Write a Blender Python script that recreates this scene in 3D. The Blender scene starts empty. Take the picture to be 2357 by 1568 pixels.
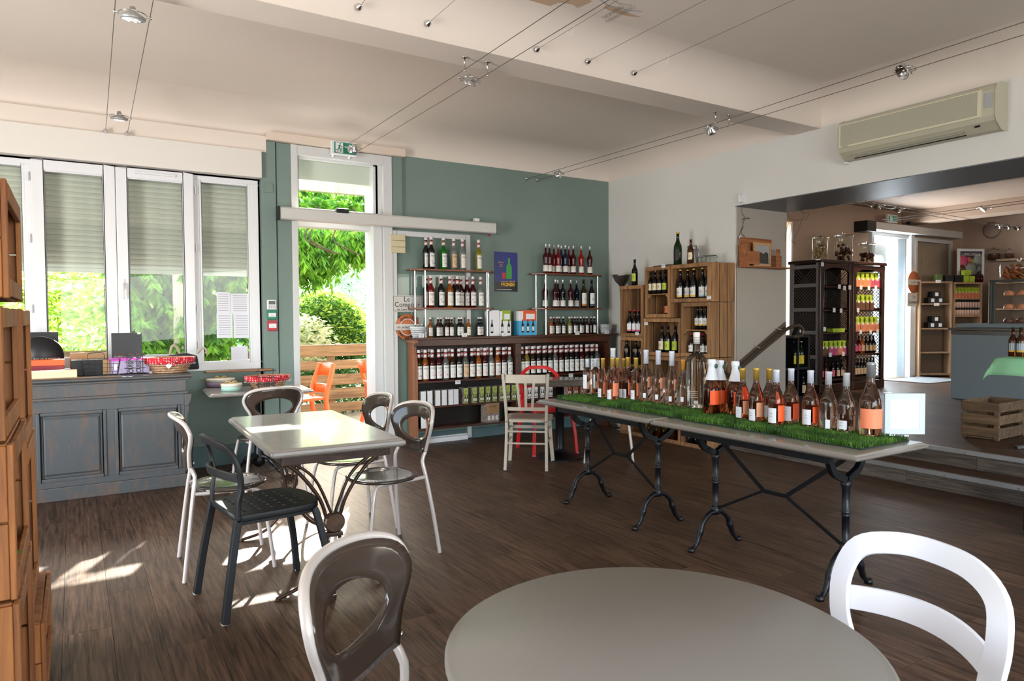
import bpy, bmesh, math, random
from mathutils import Vector, Matrix
random.seed(7)
PI = math.pi
SC = bpy.context.scene
COL = SC.collection

# ------------------------------------------------------------------ camera
CAMH = 1.36
FPX, YAW, PITCH, ROLL = 1605.7, 0.56040494, 0.03349759, -0.00551978
cy, sy, cp, sp = math.cos(YAW), math.sin(YAW), math.cos(PITCH), math.sin(PITCH)
FW = Vector((sy*cp, cy*cp, -sp)); r0 = Vector((cy, -sy, 0)); u0 = r0.cross(FW)
RT = r0*math.cos(ROLL) + u0*math.sin(ROLL); UP = u0*math.cos(ROLL) - r0*math.sin(ROLL)
CAMP = Vector((0, 0, CAMH))
cam_data = bpy.data.cameras.new('camera'); cam = bpy.data.objects.new('camera', cam_data); COL.objects.link(cam)
m = Matrix((RT, UP, -FW)).transposed().to_4x4(); m.translation = CAMP
cam.matrix_world = m
cam_data.sensor_width = 36; cam_data.lens = FPX/2357*36; cam_data.clip_start = 0.05; cam_data.clip_end = 300
cam_data.dof.use_dof = True; cam_data.dof.focus_distance = 4.4; cam_data.dof.aperture_fstop = 11
SC.camera = cam
# measuring helpers used while laying the room out
def ray(px, py): return FW + RT*((px-1178.5)/FPX) - UP*((py-784)/FPX)
def onz(px, py, z): d = ray(px, py); return CAMP + d*((z-CAMH)/d.z)
def ony(px, py, y): d = ray(px, py); return CAMP + d*(y/d.y)
def onx(px, py, x): d = ray(px, py); return CAMP + d*(x/d.x)
def hgt(px, py, p):          # height of what shows at px,py standing over floor point p
    d = ray(px, py); return CAMH + d.z*(Vector((p[0], p[1])).length/Vector((d.x, d.y)).length)

# ------------------------------------------------------------------ world, sun, lights, exposure
w = bpy.data.worlds.new('world'); SC.world = w; w.use_nodes = True
nt = w.node_tree; bg = nt.nodes['Background']
sky = nt.nodes.new('ShaderNodeTexSky'); sky.sky_type = 'NISHITA'; sky.sun_disc = False
sky.sun_elevation = math.radians(30); sky.sun_rotation = math.radians(25); sky.dust_density = 3.0; sky.ozone_density = 1.0
nt.links.new(sky.outputs[0], bg.inputs[0]); bg.inputs[1].default_value = 1.15
sun_d = bpy.data.lights.new('sun', 'SUN'); sun_d.energy = 27; sun_d.angle = math.radians(0.6); sun_d.color = (1, .95, .86)
sun = bpy.data.objects.new('sun', sun_d); COL.objects.link(sun)
sun.rotation_euler = Vector((-.43, -1, -.62)).to_track_quat('-Z', 'Y').to_euler(); sun.location = (3, 12, 8)
def area(name, loc, direction, sx, sy_, power, color=(.86, .93, 1)):
    d = bpy.data.lights.new(name, 'AREA'); d.shape = 'RECTANGLE'; d.size = sx; d.size_y = sy_; d.energy = power; d.color = color
    o = bpy.data.objects.new(name, d); COL.objects.link(o); o.location = loc
    o.rotation_euler = Vector(direction).to_track_quat('-Z', 'Z').to_euler(); return o
# interior fill: area lamps in unseen windows, and daylight at the back-room door
area('left_window_fill', (-2.92, 3.0, 1.55), (1, .1, .32), 4.6, 1.5, 290, (.98, .97, .95))
area('rear_window_fill', (1.4, -2.92, 1.6), (.1, 1, .42), 5.0, 1.5, 165, (.97, .97, .97))
area('daylight_back_room_door', (11.45, 6.95, 1.5), (-.25, -1, -.1), 1.0, 2.0, 110)
area('back_room_fill', (8.5, -2.9, 1.8), (0.1, 1, 0.3), 3.0, 1.5, 60, (1, .9, .8))  # lamp added to brighten the second room from out of view
SC.view_settings.view_transform = 'Standard'; SC.view_settings.look = 'None'
SC.view_settings.exposure = 0.68; SC.view_settings.gamma = 1; SC.view_settings.use_curve_mapping = False
cyc = SC.cycles
cyc.max_bounces = 9; cyc.diffuse_bounces = 4; cyc.glossy_bounces = 4; cyc.transmission_bounces = 8; cyc.transparent_max_bounces = 14
cyc.use_denoising = True; cyc.sample_clamp_indirect = 6; cyc.caustics_refractive = False; cyc.caustics_reflective = False; cyc.blur_glossy = 0.5

# ------------------------------------------------------------------ materials
def lin(c):
    if isinstance(c, str):
        c = c.lstrip('#'); c = [int(c[i:i+2], 16)/255 for i in (0, 2, 4)]
        return tuple((x/12.92 if x <= .04045 else ((x+.055)/1.055)**2.4) for x in c)
    return tuple(c)
MATS = {}
def pm(name, color, rough=.5, metal=0, trans=0, ior=1.45, alpha=1, spec=.5, coat=0, noise=None, bump=None, emit=None):
    """principled material; noise=(scale, amount) varies the tone, bump=(scale, strength)"""
    if name in MATS: return MATS[name]
    m = bpy.data.materials.new(name); m.use_nodes = True; nt = m.node_tree; b = nt.nodes['Principled BSDF']
    c = lin(color); b.inputs['Base Color'].default_value = (*c, 1); b.inputs['Roughness'].default_value = rough
    b.inputs['Metallic'].default_value = metal; b.inputs['IOR'].default_value = ior
    b.inputs['Transmission Weight'].default_value = trans; b.inputs['Specular IOR Level'].default_value = spec
    b.inputs['Coat Weight'].default_value = coat; b.inputs['Coat Roughness'].default_value = .08
    if emit: b.inputs['Emission Color'].default_value = (*lin(emit[0]), 1); b.inputs['Emission Strength'].default_value = emit[1]
    if noise or bump:
        tc = nt.nodes.new('ShaderNodeTexCoord')
    if noise:
        n = nt.nodes.new('ShaderNodeTexNoise'); n.inputs['Scale'].default_value = noise[0]; n.inputs['Detail'].default_value = 5
        nt.links.new(tc.outputs['Object'], n.inputs['Vector'])
        r = nt.nodes.new('ShaderNodeValToRGB'); a = noise[1]
        r.color_ramp.elements[0].position = .3; r.color_ramp.elements[1].position = .7
        r.color_ramp.elements[0].color = (*[x*(1-a) for x in c], 1); r.color_ramp.elements[1].color = (*[min(1, x*(1+a)) for x in c], 1)
        nt.links.new(n.outputs['Fac'], r.inputs[0]); nt.links.new(r.outputs[0], b.inputs['Base Color'])
    if bump:
        n = nt.nodes.new('ShaderNodeTexNoise'); n.inputs['Scale'].default_value = bump[0]; n.inputs['Detail'].default_value = 4
        nt.links.new(tc.outputs['Object'], n.inputs['Vector'])
        q = nt.nodes.new('ShaderNodeBump'); q.inputs['Strength'].default_value = bump[1]; q.inputs['Distance'].default_value = .01
        nt.links.new(n.outputs['Fac'], q.inputs['Height']); nt.links.new(q.outputs[0], b.inputs['Normal'])
    MATS[name] = m; return m
def wood(name, dark, light, grain=(26, 1.6), rough=.5, vary=.25, axis='Y', coat=0, knots=True, bumps=.15):
    """streaky wood grain along one object axis; each object gets its own tone"""
    if name in MATS: return MATS[name]
    m = bpy.data.materials.new(name); m.use_nodes = True; nt = m.node_tree; b = nt.nodes['Principled BSDF']; L = nt.links.new
    N = nt.nodes.new
    tc = N('ShaderNodeTexCoord'); oi = N('ShaderNodeObjectInfo')
    mp = N('ShaderNodeMapping'); q_, a_ = grain; s = {'X': (a_, q_, q_), 'Y': (q_, a_, q_), 'Z': (q_, q_, a_)}[axis]
    mp.inputs['Scale'].default_value = s
    add = N('ShaderNodeVectorMath'); add.operation = 'ADD'
    comb = N('ShaderNodeVectorMath'); comb.operation = 'SCALE'; comb.inputs[0].default_value = (17, 9, 23)
    L(oi.outputs['Random'], comb.inputs['Scale']); L(tc.outputs['Object'], add.inputs[0]); L(comb.outputs[0], add.inputs[1])
    L(add.outputs[0], mp.inputs[0])
    n1 = N('ShaderNodeTexNoise'); n1.inputs['Scale'].default_value = 1.0; n1.inputs['Detail'].default_value = 8; n1.inputs['Roughness'].default_value = .65; n1.inputs['Distortion'].default_value = .6
    L(mp.outputs[0], n1.inputs['Vector'])
    n2 = N('ShaderNodeTexNoise'); n2.inputs['Scale'].default_value = 2.2; n2.inputs['Detail'].default_value = 3; L(add.outputs[0], n2.inputs['Vector'])
    r = N('ShaderNodeValToRGB'); e = r.color_ramp.elements; e[0].position = .32; e[1].position = .68
    e[0].color = (*lin(dark), 1); e[1].color = (*lin(light), 1)
    L(n1.outputs['Fac'], r.inputs[0])
    hs = N('ShaderNodeHueSaturation'); L(r.outputs[0], hs.inputs['Color'])
    mr = N('ShaderNodeMapRange'); mr.inputs['To Min'].default_value = 1-vary; mr.inputs['To Max'].default_value = 1+vary
    L(oi.outputs['Random'], mr.inputs['Value'])
    mu = N('ShaderNodeMath'); mu.operation = 'MULTIPLY'
    mr2 = N('ShaderNodeMapRange'); mr2.inputs['To Min'].default_value = .75; mr2.inputs['To Max'].default_value = 1.25; L(n2.outputs['Fac'], mr2.inputs['Value'])
    L(mr.outputs[0], mu.inputs[0]); L(mr2.outputs[0], mu.inputs[1]); L(mu.outputs[0], hs.inputs['Value'])
    L(hs.outputs[0], b.inputs['Base Color'])
    b.inputs['Roughness'].default_value = rough; b.inputs['Coat Weight'].default_value = coat; b.inputs['Coat Roughness'].default_value = .1
    q = N('ShaderNodeBump'); q.inputs['Strength'].default_value = bumps; q.inputs['Distance'].default_value = .004
    L(n1.outputs['Fac'], q.inputs['Height']); L(q.outputs[0], b.inputs['Normal'])
    MATS[name] = m; return m
def worn_paint(name, paint, under, scuff, rough=.45):
    if name in MATS: return MATS[name]
    m = bpy.data.materials.new(name); m.use_nodes = True; nt = m.node_tree; b = nt.nodes['Principled BSDF']; L = nt.links.new; N = nt.nodes.new
    tc = N('ShaderNodeTexCoord')
    def layer(scl, lo, hi, seed):
        mp = N('ShaderNodeMapping'); mp.inputs['Scale'].default_value = scl; mp.inputs['Location'].default_value = (seed, seed*2, seed*3)
        n = N('ShaderNodeTexNoise'); n.inputs['Scale'].default_value = 1; n.inputs['Detail'].default_value = 9; n.inputs['Roughness'].default_value = .7
        L(tc.outputs['Object'], mp.inputs[0]); L(mp.outputs[0], n.inputs['Vector'])
        r = N('ShaderNodeMapRange'); r.inputs['From Min'].default_value = lo; r.inputs['From Max'].default_value = hi; L(n.outputs['Fac'], r.inputs['Value']); return r.outputs[0], n.outputs['Fac']
    a, af = layer((7, 7, 3), .50, .74, 3); c, cf = layer((60, 60, 9), .66, .74, 7); d, df = layer((6, 6, 55), .66, .76, 13)
    m1 = N('ShaderNodeMix'); m1.data_type = 'RGBA'; m1.inputs[6].default_value = (*lin(paint), 1); m1.inputs[7].default_value = (*lin(under), 1)
    L(a, m1.inputs[0])
    m2 = N('ShaderNodeMix'); m2.data_type = 'RGBA'; L(m1.outputs[2], m2.inputs[6]); m2.inputs[7].default_value = (*lin(scuff), 1); L(c, m2.inputs[0])
    m3 = N('ShaderNodeMix'); m3.data_type = 'RGBA'; L(m2.outputs[2], m3.inputs[6]); m3.inputs[7].default_value = (*lin(scuff), 1); L(d, m3.inputs[0])
    L(m3.outputs[2], b.inputs['Base Color']); b.inputs['Roughness'].default_value = rough
    q = N('ShaderNodeBump'); q.inputs['Strength'].default_value = .2; q.inputs['Distance'].default_value = .004; L(cf, q.inputs['Height']); L(q.outputs[0], b.inputs['Normal'])
    MATS[name] = m; return m
def pane_glass(name='window_glass', tint=(.96, .98, .97), refl=.07):
    """thin clear sheet: straight-through plus a weak mirror reflection"""
    if name in MATS: return MATS[name]
    m = bpy.data.materials.new(name); m.use_nodes = True; nt = m.node_tree; nt.nodes.remove(nt.nodes['Principled BSDF']); L = nt.links.new
    out = nt.nodes['Material Output']; t = nt.nodes.new('ShaderNodeBsdfTransparent'); t.inputs[0].default_value = (*tint, 1)
    g = nt.nodes.new('ShaderNodeBsdfGlossy'); g.inputs['Roughness'].default_value = 0.0
    f = nt.nodes.new('ShaderNodeFresnel'); f.inputs[0].default_value = 1.42
    mx = nt.nodes.new('ShaderNodeMixShader'); gm = nt.nodes.new('ShaderNodeNewGeometry'); iv = nt.nodes.new('ShaderNodeMath'); iv.operation = 'SUBTRACT'; iv.inputs[0].default_value = 1; L(gm.outputs['Backfacing'], iv.inputs[1])
    mu = nt.nodes.new('ShaderNodeMath'); mu.operation = 'MULTIPLY'; L(f.outputs[0], mu.inputs[0]); L(iv.outputs[0], mu.inputs[1]); L(mu.outputs[0], mx.inputs[0]); L(t.outputs[0], mx.inputs[1]); L(g.outputs[0], mx.inputs[2]); L(mx.outputs[0], out.inputs[0])
    MATS[name] = m; return m
def leaf_mat(name, c1, c2, trans=.5):
    if name in MATS: return MATS[name]
    m = bpy.data.materials.new(name); m.use_nodes = True; nt = m.node_tree; L = nt.links.new; b = nt.nodes['Principled BSDF']; N = nt.nodes.new
    tc = N('ShaderNodeTexCoord'); n = N('ShaderNodeTexNoise'); n.inputs['Scale'].default_value = 7; n.inputs['Detail'].default_value = 4
    L(tc.outputs['Object'], n.inputs['Vector'])
    r = N('ShaderNodeValToRGB'); r.color_ramp.elements[0].position = .35; r.color_ramp.elements[1].position = .65
    r.color_ramp.elements[0].color = (*lin(c1), 1); r.color_ramp.elements[1].color = (*lin(c2), 1); L(n.outputs['Fac'], r.inputs[0])
    L(r.outputs[0], b.inputs['Base Color']); b.inputs['Roughness'].default_value = .45
    t = N('ShaderNodeBsdfTranslucent'); L(r.outputs[0], t.inputs[0]); mx = N('ShaderNodeMixShader'); mx.inputs[0].default_value = trans
    L(b.outputs[0], mx.inputs[1]); L(t.outputs[0], mx.inputs[2]); L(mx.outputs[0], nt.nodes['Material Output'].inputs[0])
    MATS[name] = m; return m

# ------------------------------------------------------------------ object plumbing
def tag(o, label=None, cat=None, group=None, kind=None):
    if label: o['label'] = label
    if cat: o['category'] = cat
    if group: o['group'] = group
    if kind: o['kind'] = kind
    return o
def thing(name, label, cat, loc=(0, 0, 0), rz=0, group=None):
    o = bpy.data.objects.new(name, None); COL.objects.link(o); o.empty_display_size = .05
    o.location = loc; o.rotation_euler = (0, 0, rz); return tag(o, label, cat, group)
def link(name, mesh, mat=None, parent=None, loc=None, rot=None, kind=None, label=None):
    o = bpy.data.objects.new(name, mesh); COL.objects.link(o)
    if mat is not None:
        if len(mesh.materials) == 0: mesh.materials.append(mat)
        elif mesh.materials[0] != mat:
            o.material_slots[0].link = 'OBJECT'; o.material_slots[0].material = mat
    if parent: o.parent = parent
    if loc is not None: o.location = loc
    if rot is not None: o.rotation_euler = rot
    if kind: o['kind'] = kind
    if label: o['label'] = label
    return o
KIDS = {}
def copy_tree(o, parent=None):
    c = o.copy(); COL.objects.link(c)
    if parent: c.parent = parent
    for ch in o.children: copy_tree(ch, c)
    return c
class MB:
    def __init__(s): s.v = []; s.f = []; s.sm = []
    def add(s, vs, fs, smooth=False):
        k = len(s.v); s.v += [tuple(v) for v in vs]; s.f += [tuple(i+k for i in f) for f in fs]; s.sm += [smooth]*len(fs); return s
    def box(s, x0, x1, y0, y1, z0, z1):
        return s.add([(x, y, z) for x in (x0, x1) for y in (y0, y1) for z in (z0, z1)],
                     [(0, 1, 3, 2), (4, 6, 7, 5), (0, 4, 5, 1), (2, 3, 7, 6), (0, 2, 6, 4), (1, 5, 7, 3)])
    def bar(s, p0, p1, w, t, up=(0, 0, 1)):
        p0 = Vector(p0); p1 = Vector(p1); d = (p1-p0).normalized(); up = Vector(up)
        if abs(d.dot(up)) > .98: up = Vector((0, 1, 0))
        a = d.cross(up).normalized(); b = a.cross(d)
        vs = [p + a*(w/2*i) + b*(t/2*j) for p in (p0, p1) for i, j in ((-1, -1), (1, -1), (1, 1), (-1, 1))]
        return s.add(vs, [(3, 2, 1, 0), (4, 5, 6, 7), (0, 1, 5, 4), (1, 2, 6, 5), (2, 3, 7, 6), (3, 0, 4, 7)])
    def sweep(s, pts, sec, smooth=True, closed=False, up=None, caps=True):
        """sweep a cross-section (list of (a,b) or a function i->list) along pts"""
        pts = [Vector(p) for p in pts]; n = len(pts); vs = []; prev = None; k = None
        for i, p in enumerate(pts):
            if closed: d = pts[(i+1) % n]-pts[i-1]
            else: d = pts[min(i+1, n-1)]-pts[max(i-1, 0)]
            d = d.normalized() if d.length > 1e-9 else Vector((0, 0, 1))
            if up is not None: a = Vector(up).cross(d)
            elif prev is None: a = d.cross(Vector((0, 0, 1)) if abs(d.z) < .9 else Vector((1, 0, 0)))
            else: a = prev - d*prev.dot(d)
            if a.length < 1e-6: a = d.orthogonal()
            a.normalize(); prev = a; b = d.cross(a)
            ss = sec(i) if callable(sec) else sec; k = len(ss)
            vs += [p + a*q[0] + b*q[1] for q in ss]
        fs = []
        for i in range(n if closed else n-1):
            j = (i+1) % n
            for q in range(k): fs.append((i*k+q, i*k+(q+1) % k, j*k+(q+1) % k, j*k+q))
        s.add(vs, fs, smooth)
        if caps and not closed: s.add([vs[q] for q in range(k)], [tuple(range(k))[::-1]]); s.add([vs[(n-1)*k+q] for q in range(k)], [tuple(range(k))])
        return s
    def tube(s, pts, r, n=8, closed=False):
        if callable(r): sec = lambda i: [(r(i)*math.cos(2*PI*q/n), r(i)*math.sin(2*PI*q/n)) for q in range(n)]
        elif isinstance(r, (list, tuple)): sec = lambda i: [(r[i]*math.cos(2*PI*q/n), r[i]*math.sin(2*PI*q/n)) for q in range(n)]
        else: sec = [(r*math.cos(2*PI*q/n), r*math.sin(2*PI*q/n)) for q in range(n)]
        return s.sweep(pts, sec, True, closed)
    def lathe(s, prof, n=20, c=(0, 0, 0), smooth=True, ax=None):
        vs = []; idx = []
        for r, z in prof:
            if r < 1e-6: idx.append([len(vs)]); vs.append((0, 0, z))
            else:
                idx.append(list(range(len(vs), len(vs)+n))); vs += [(r*math.cos(2*PI*q/n), r*math.sin(2*PI*q/n), z) for q in range(n)]
        fs = []
        for a, b in zip(idx[:-1], idx[1:]):
            for q in range(n):
                p = (q+1) % n
                if len(a) == 1 and len(b) == 1: continue
                if len(a) == 1: fs.append((a[0], b[p], b[q]))
                elif len(b) == 1: fs.append((a[q], a[p], b[0]))
                else: fs.append((a[q], a[p], b[p], b[q]))
        M = ax if ax else Matrix.Identity(3)
        return s.add([Vector(c)+M @ Vector(v) for v in vs], fs, smooth)
    def prism(s, poly, h0, h1, plane='xy', smooth=False):
        """extrude a 2-D outline; plane says which axes the outline uses"""
        n = len(poly)
        def P(a, b, h): return {'xy': (a, b, h), 'xz': (a, h, b), 'yz': (h, a, b)}[plane]
        vs = [P(a, b, h0) for a, b in poly] + [P(a, b, h1) for a, b in poly]
        s.add(vs, [tuple(range(n))[::-1], tuple(range(n, 2*n))])
        return s.add(vs, [(i, (i+1) % n, n+(i+1) % n, n+i) for i in range(n)], smooth)
    def patch(s, r, a0, a1, z0, z1, n=10, c=(0, 0)):
        """piece of a cylinder wall, angles in degrees, -90 faces -Y"""
        vs = []
        for i in range(n+1):
            a = math.radians(a0+(a1-a0)*i/n)
            for z in (z0, z1): vs.append((c[0]+r*math.cos(a), c[1]+r*math.sin(a), z))
        return s.add(vs, [(2*i, 2*i+2, 2*i+3, 2*i+1) for i in range(n)], True)
    def mesh(s, name, bevel=0, segs=2):
        me = bpy.data.meshes.new(name); me.from_pydata(s.v, [], s.f)
        for p, k in zip(me.polygons, s.sm): p.use_smooth = k
        bm = bmesh.new(); bm.from_mesh(me)
        bmesh.ops.recalc_face_normals(bm, faces=bm.faces[:]) if not getattr(s, 'noflip', False) else None
        if bevel:
            bmesh.ops.remove_doubles(bm, verts=bm.verts[:], dist=1e-5)
            es = [e for e in bm.edges if len(e.link_faces) == 2 and e.calc_face_angle(0) > .5]
            bmesh.ops.bevel(bm, geom=es, offset=bevel, segments=segs, affect='EDGES', profile=.6, clamp_overlap=True)
            for f in bm.faces: f.smooth = f.smooth
        bm.to_mesh(me); bm.free(); return me
    def build(s, name, mat, parent=None, bevel=0, loc=None, rot=None, kind=None, label=None, segs=2):
        return link(name, s.mesh(name, bevel, segs), mat, parent, loc, rot, kind, label)
def box(name, mat, parent, x0, x1, y0, y1, z0, z1, bevel=0, kind=None, label=None):
    """a box part placed by its own centre so its material has its own coordinates"""
    c = Vector(((x0+x1)/2, (y0+y1)/2, (z0+z1)/2)); a, b, d = (x1-x0)/2, (y1-y0)/2, (z1-z0)/2
    return MB().box(-a, a, -b, b, -d, d).build(name, mat, parent, bevel, loc=c, kind=kind, label=label)
BOXM = {}
def sbox(name, mat, parent, c, size, bevel=0, rot=None, label=None, kind=None):
    """box sharing one mesh between alike pieces"""
    key = tuple(round(x, 4) for x in size)+(bevel,)
    if key not in BOXM:
        a, b, d = [x/2 for x in size]; BOXM[key] = MB().box(-a, a, -b, b, -d, d).mesh('board', bevel, 1); BOXM[key].materials.append(mat)
    return link(name, BOXM[key], mat, parent, c, rot, kind, label)
def catmull(pts, n=6, closed=False):
    P = [Vector(p) for p in pts]; out = []; N = len(P)
    rng = range(N) if closed else range(N-1)
    for i in rng:
        p0 = P[(i-1) % N] if closed or i > 0 else P[0]; p1 = P[i]; p2 = P[(i+1) % N]; p3 = P[(i+2) % N] if closed or i+2 < N else P[-1]
        for k in range(n):
            t = k/n; out.append(.5*((2*p1)+(-p0+p2)*t+(2*p0-5*p1+4*p2-p3)*t*t+(-p0+3*p1-3*p2+p3)*t**3))
    if not closed: out.append(P[-1])
    return out
TXT = {}
def text_mesh(s, size=1, ext=0.0, italic=0, bend=None, width=None, bold=0.0, align='CENTER'):
    """lettering as a mesh standing in the XZ plane, facing -Y; bend wraps it round a cylinder"""
    key = (s, size, ext, italic, bend, width, bold, align)
    if key in TXT: return TXT[key]
    cu = bpy.data.curves.new('lettering', 'FONT'); cu.body = s; cu.size = size; cu.align_x = align; cu.align_y = 'CENTER'
    cu.extrude = ext; cu.shear = italic; cu.resolution_u = 2; cu.offset = bold
    o = bpy.data.objects.new('t', cu); COL.objects.link(o); bpy.context.view_layer.update()
    me = bpy.data.meshes.new_from_object(o.evaluated_get(bpy.context.evaluated_depsgraph_get())); bpy.data.objects.remove(o)
    xs = [v.co.x for v in me.vertices] or [0]; wd = max(xs)-min(xs); k = (width/wd) if width else 1
    for v in me.vertices:
        x, y, z = v.co.x*k, v.co.y, v.co.z
        if bend:
            a = -PI/2 + x/bend; rr = bend+z; v.co = (rr*math.cos(a), rr*math.sin(a), y)
        else: v.co = (x, -z, y)
    me.materials.clear(); TXT[key] = me; return me
def text(s, size, mat, parent, loc, rz=0, name='lettering', **kw):
    return link(name, text_mesh(s, size, **kw), mat, parent, loc, (0, 0, rz))
ORD = ['zeroth', 'first', 'second', 'third', 'fourth', 'fifth', 'sixth', 'seventh', 'eighth', 'ninth', 'tenth', 'eleventh', 'twelfth', 'thirteenth', 'fourteenth', 'fifteenth', 'sixteenth', 'seventeenth', 'eighteenth', 'nineteenth', 'twentieth']
def od(i, n=None): return 'rightmost' if n and i == n else ('leftmost' if i == 1 else ORD[i])

# common materials
M_WHITE = pm('white_wall_paint', '#d6d4cf', .7, noise=(1.3, .03), bump=(60, .05))
M_CEIL = pm('ceiling_paint', '#dfd3c7', .7, noise=(.8, .03))
M_GREEN = pm('sage_green_paint', '#74867e', .55, noise=(2, .04), bump=(50, .05))
M_PVC = pm('white_window_plastic', '#dfe0e2', .35)
M_GREYW = pm('grey_wall_paint', '#8a857f', .7, noise=(2, .03))
M_CHROME = pm('polished_chrome', '#d8d8da', .12, 1)
M_STEEL = pm('brushed_steel', '#9c9c9a', .3, 1)
M_DARKSTEEL = pm('dark_wire', '#6b6a66', .4, .8)
M_BLACK = pm('black_plastic', '#16171a', .4)
M_IRON = pm('black_cast_iron', '#0f1115', .35, .2, bump=(90, .15))
M_PAPER = pm('white_paper', '#e4e3e6', .7)
M_INK = pm('black_ink', '#17161a', .6)
M_GLASS = pane_glass()
M_PLANK = wood('floor_plank_vinyl', '#20160f', '#68503f', grain=(62, 3.2), rough=.46, vary=.16, axis='Y', bumps=.2)
M_PLANK.node_tree.nodes['Principled BSDF'].inputs['Specular IOR Level'].default_value = .17
M_PLANKX = wood('riser_plank_vinyl', '#332c27', '#756a61', grain=(55, 3), rough=.42, vary=.2, axis='Y', bumps=.15)
M_CRATE = wood('crate_wood', '#6b4a30', '#a87c50', rough=.7, vary=.2, axis='Z')
M_OLD = wood('weathered_crate_wood', '#4a3a2a', '#7d6246', rough=.8, vary=.2, axis='X')
M_CRATE2 = wood('warm_crate_wood', '#6b3c1a', '#a86a32', rough=.65, vary=.15, axis='Z')
M_DKWOOD = wood('dark_red_brown_wood', '#2c1610', '#57301d', rough=.35, vary=.1, axis='X', coat=.2)
M_DKWOODZ = wood('red_brown_wood_upright', '#7a4a33', '#a36a4a', rough=.4, vary=.08, axis='Z', coat=.2)
# ================================================================== room shell
YB, XW, ZC = 6.90, 5.79, 3.32
def struct(name, mb, mat, **k):
    o = mb.build(name, mat, **k); o['kind'] = 'structure'; return o
# floor with planks
fl = struct('floor', MB().box(-3, 5.66, -3, 7.15, -.12, -.012), pm('plank_joint', '#1c1612', .7))
random.seed(3)
x = -.62; ci = 0; npl = 0
while x < 5.66:
    wd = .183; x1 = min(x+wd, 5.659); y = -.2 + (ci*.43) % 1.22 - 1.22
    while y < 6.9:
        ya, yb2 = max(y, .25), min(y+1.22, 6.89)
        if yb2-ya > .05 and (yb2 > .9 or x > .2):
            if x1-x > .18 and yb2-ya > 1.2: sbox('plank', M_PLANK, fl, ((x+x1)/2, (ya+yb2)/2, -.006), (wd-.0015, 1.22-.0015, .012))
            else: sbox('plank', M_PLANK, fl, ((x+x1)/2, (ya+yb2)/2, -.006), (x1-x-.0015, yb2-ya-.0015, .012))
            npl += 1
        y += 1.22
    x += wd; ci += 1
# the part of the floor behind and left of the camera
struct('floor', MB().box(-3, -.62, -3, 6.9, -.012, 0).box(-.62, 5.66, -3, .25, -.012, 0), M_PLANK)
# raised floor of the second room
fu = struct('floor', MB().box(5.98, 14.2, -3, 6.65, .1, .268), pm('plank_joint', '#1c1612', .7))
x = 5.985; ci = 0
while x < 14.2:
    y = .6 + (ci*.47) % 1.3; y = max(.6, y-1.3)
    while y < 6.6:
        y1 = min(y+1.3 if y > .6 else .6+(ci*.47) % 1.3+.05, 6.64)
        if y1-y > .06 and x < 14.0: sbox('plank', M_PLANK, fu, (x+.15, (y+y1)/2, .274), (.298 if x+.3 < 14.2 else .19, y1-y-.0015, .012))
        y = y1 if y1 > y else y+1.3
    x += .3; ci += 1
# steps
st = struct('stair_steps', MB().box(5.672, 6.0, -3, 4.89, -.1, .128).box(5.98, 6.2, -3, 4.89, -.1, .268), pm('step_core', '#2a2420', .8))
for (xf, z0, z1) in ((5.66, 0, .112), (5.97, .14, .252)):
    y = 4.888; k = 0
    while y > -1:
        ln = (.62 if k == 0 and xf < 5.8 else 1.0 if k == 0 else 1.22)
        box('riser_board', M_PLANKX, st, xf, xf+.012, y-ln+.002, y, z0+.001, z1); y -= ln; k += 1
for xf, z in ((5.655, .14), (5.965, .28)):
    box('aluminium_nosing', pm('step_aluminium', '#b9bcc0', .35, .9), st, xf-.006, xf+.028, -1.5, 4.885, z-.002, z+.004, .001, label='pale aluminium stair edging')
    box('aluminium_nosing', pm('step_aluminium', '#b9bcc0', .35, .9), st, xf-.008, xf-.001, -1.5, 4.885, z-.03, z+.004, .001, label='pale aluminium stair edging')
    for yy in (2.75, 2.25, 3.4, 1.6):
        MB().lathe([(0, 0), (.007, 0), (.006, .003), (0, .003)], 10).build('screw', M_STEEL, st, loc=(xf-.009, yy, z-.016), rot=(0, -PI/2, 0))
for k in range(4):
    box('tread_board', M_PLANK, st, 5.69, 5.969, 4.885-(k+1)*1.3, 4.883-k*1.3, .128, .14)

# walls
wb = struct('wall_back', MB().box(-3, -1.0, YB, 7.15, 0, 3.4).box(-1.0, 1.52, YB, 7.15, 0, .885).box(-1.0, 1.52, YB, 7.15, 2.66, 3.4).box(1.50, 1.80, YB, 7.15, 0, 3.4)
       .box(1.80, 2.80, YB, 7.15, 3.035, 3.4).box(2.80, 5.79, YB, 7.15, 0, 3.4), M_GREEN)
box('pilaster_panel', M_GREEN, wb, 1.52, 1.655, 6.845, 6.90, 0, 3.035, .004)
box('pilaster_panel', M_GREEN, wb, 1.665, 1.80, 6.86, 6.90, 0, 3.035, .004)
box('pilaster_panel', M_GREEN, wb, 2.84, 2.955, 6.895, 6.91, 0, 3.055, .004)
box('pilaster_panel', M_GREEN, wb, 2.84, 2.955, 6.86, 6.90, 2.43, 3.055, .004)
box('switch_cover', M_GREEN, wb, 1.545, 1.625, 6.835, 6.846, 2.55, 2.64, .003)
struct('baseboard_back', MB().box(2.96, 5.78, 6.875, 6.898, 0, .11).box(.8, 1.51, 6.88, 6.898, 0, .19), pm('teal_skirting', '#51686a', .45), bevel=.003)
struct('wall_right', MB().box(XW, 6.61, 4.893, 7.15, -.1, 3.4).box(XW, 6.61, -3, 4.893, 2.492, 3.4), M_WHITE)
struct('trim_1', MB().box(XW+.002, 6.612, -3, 4.893, 2.484, 2.4915), pm('grey_gloss_soffit', '#6a6d72', .42))
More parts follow.
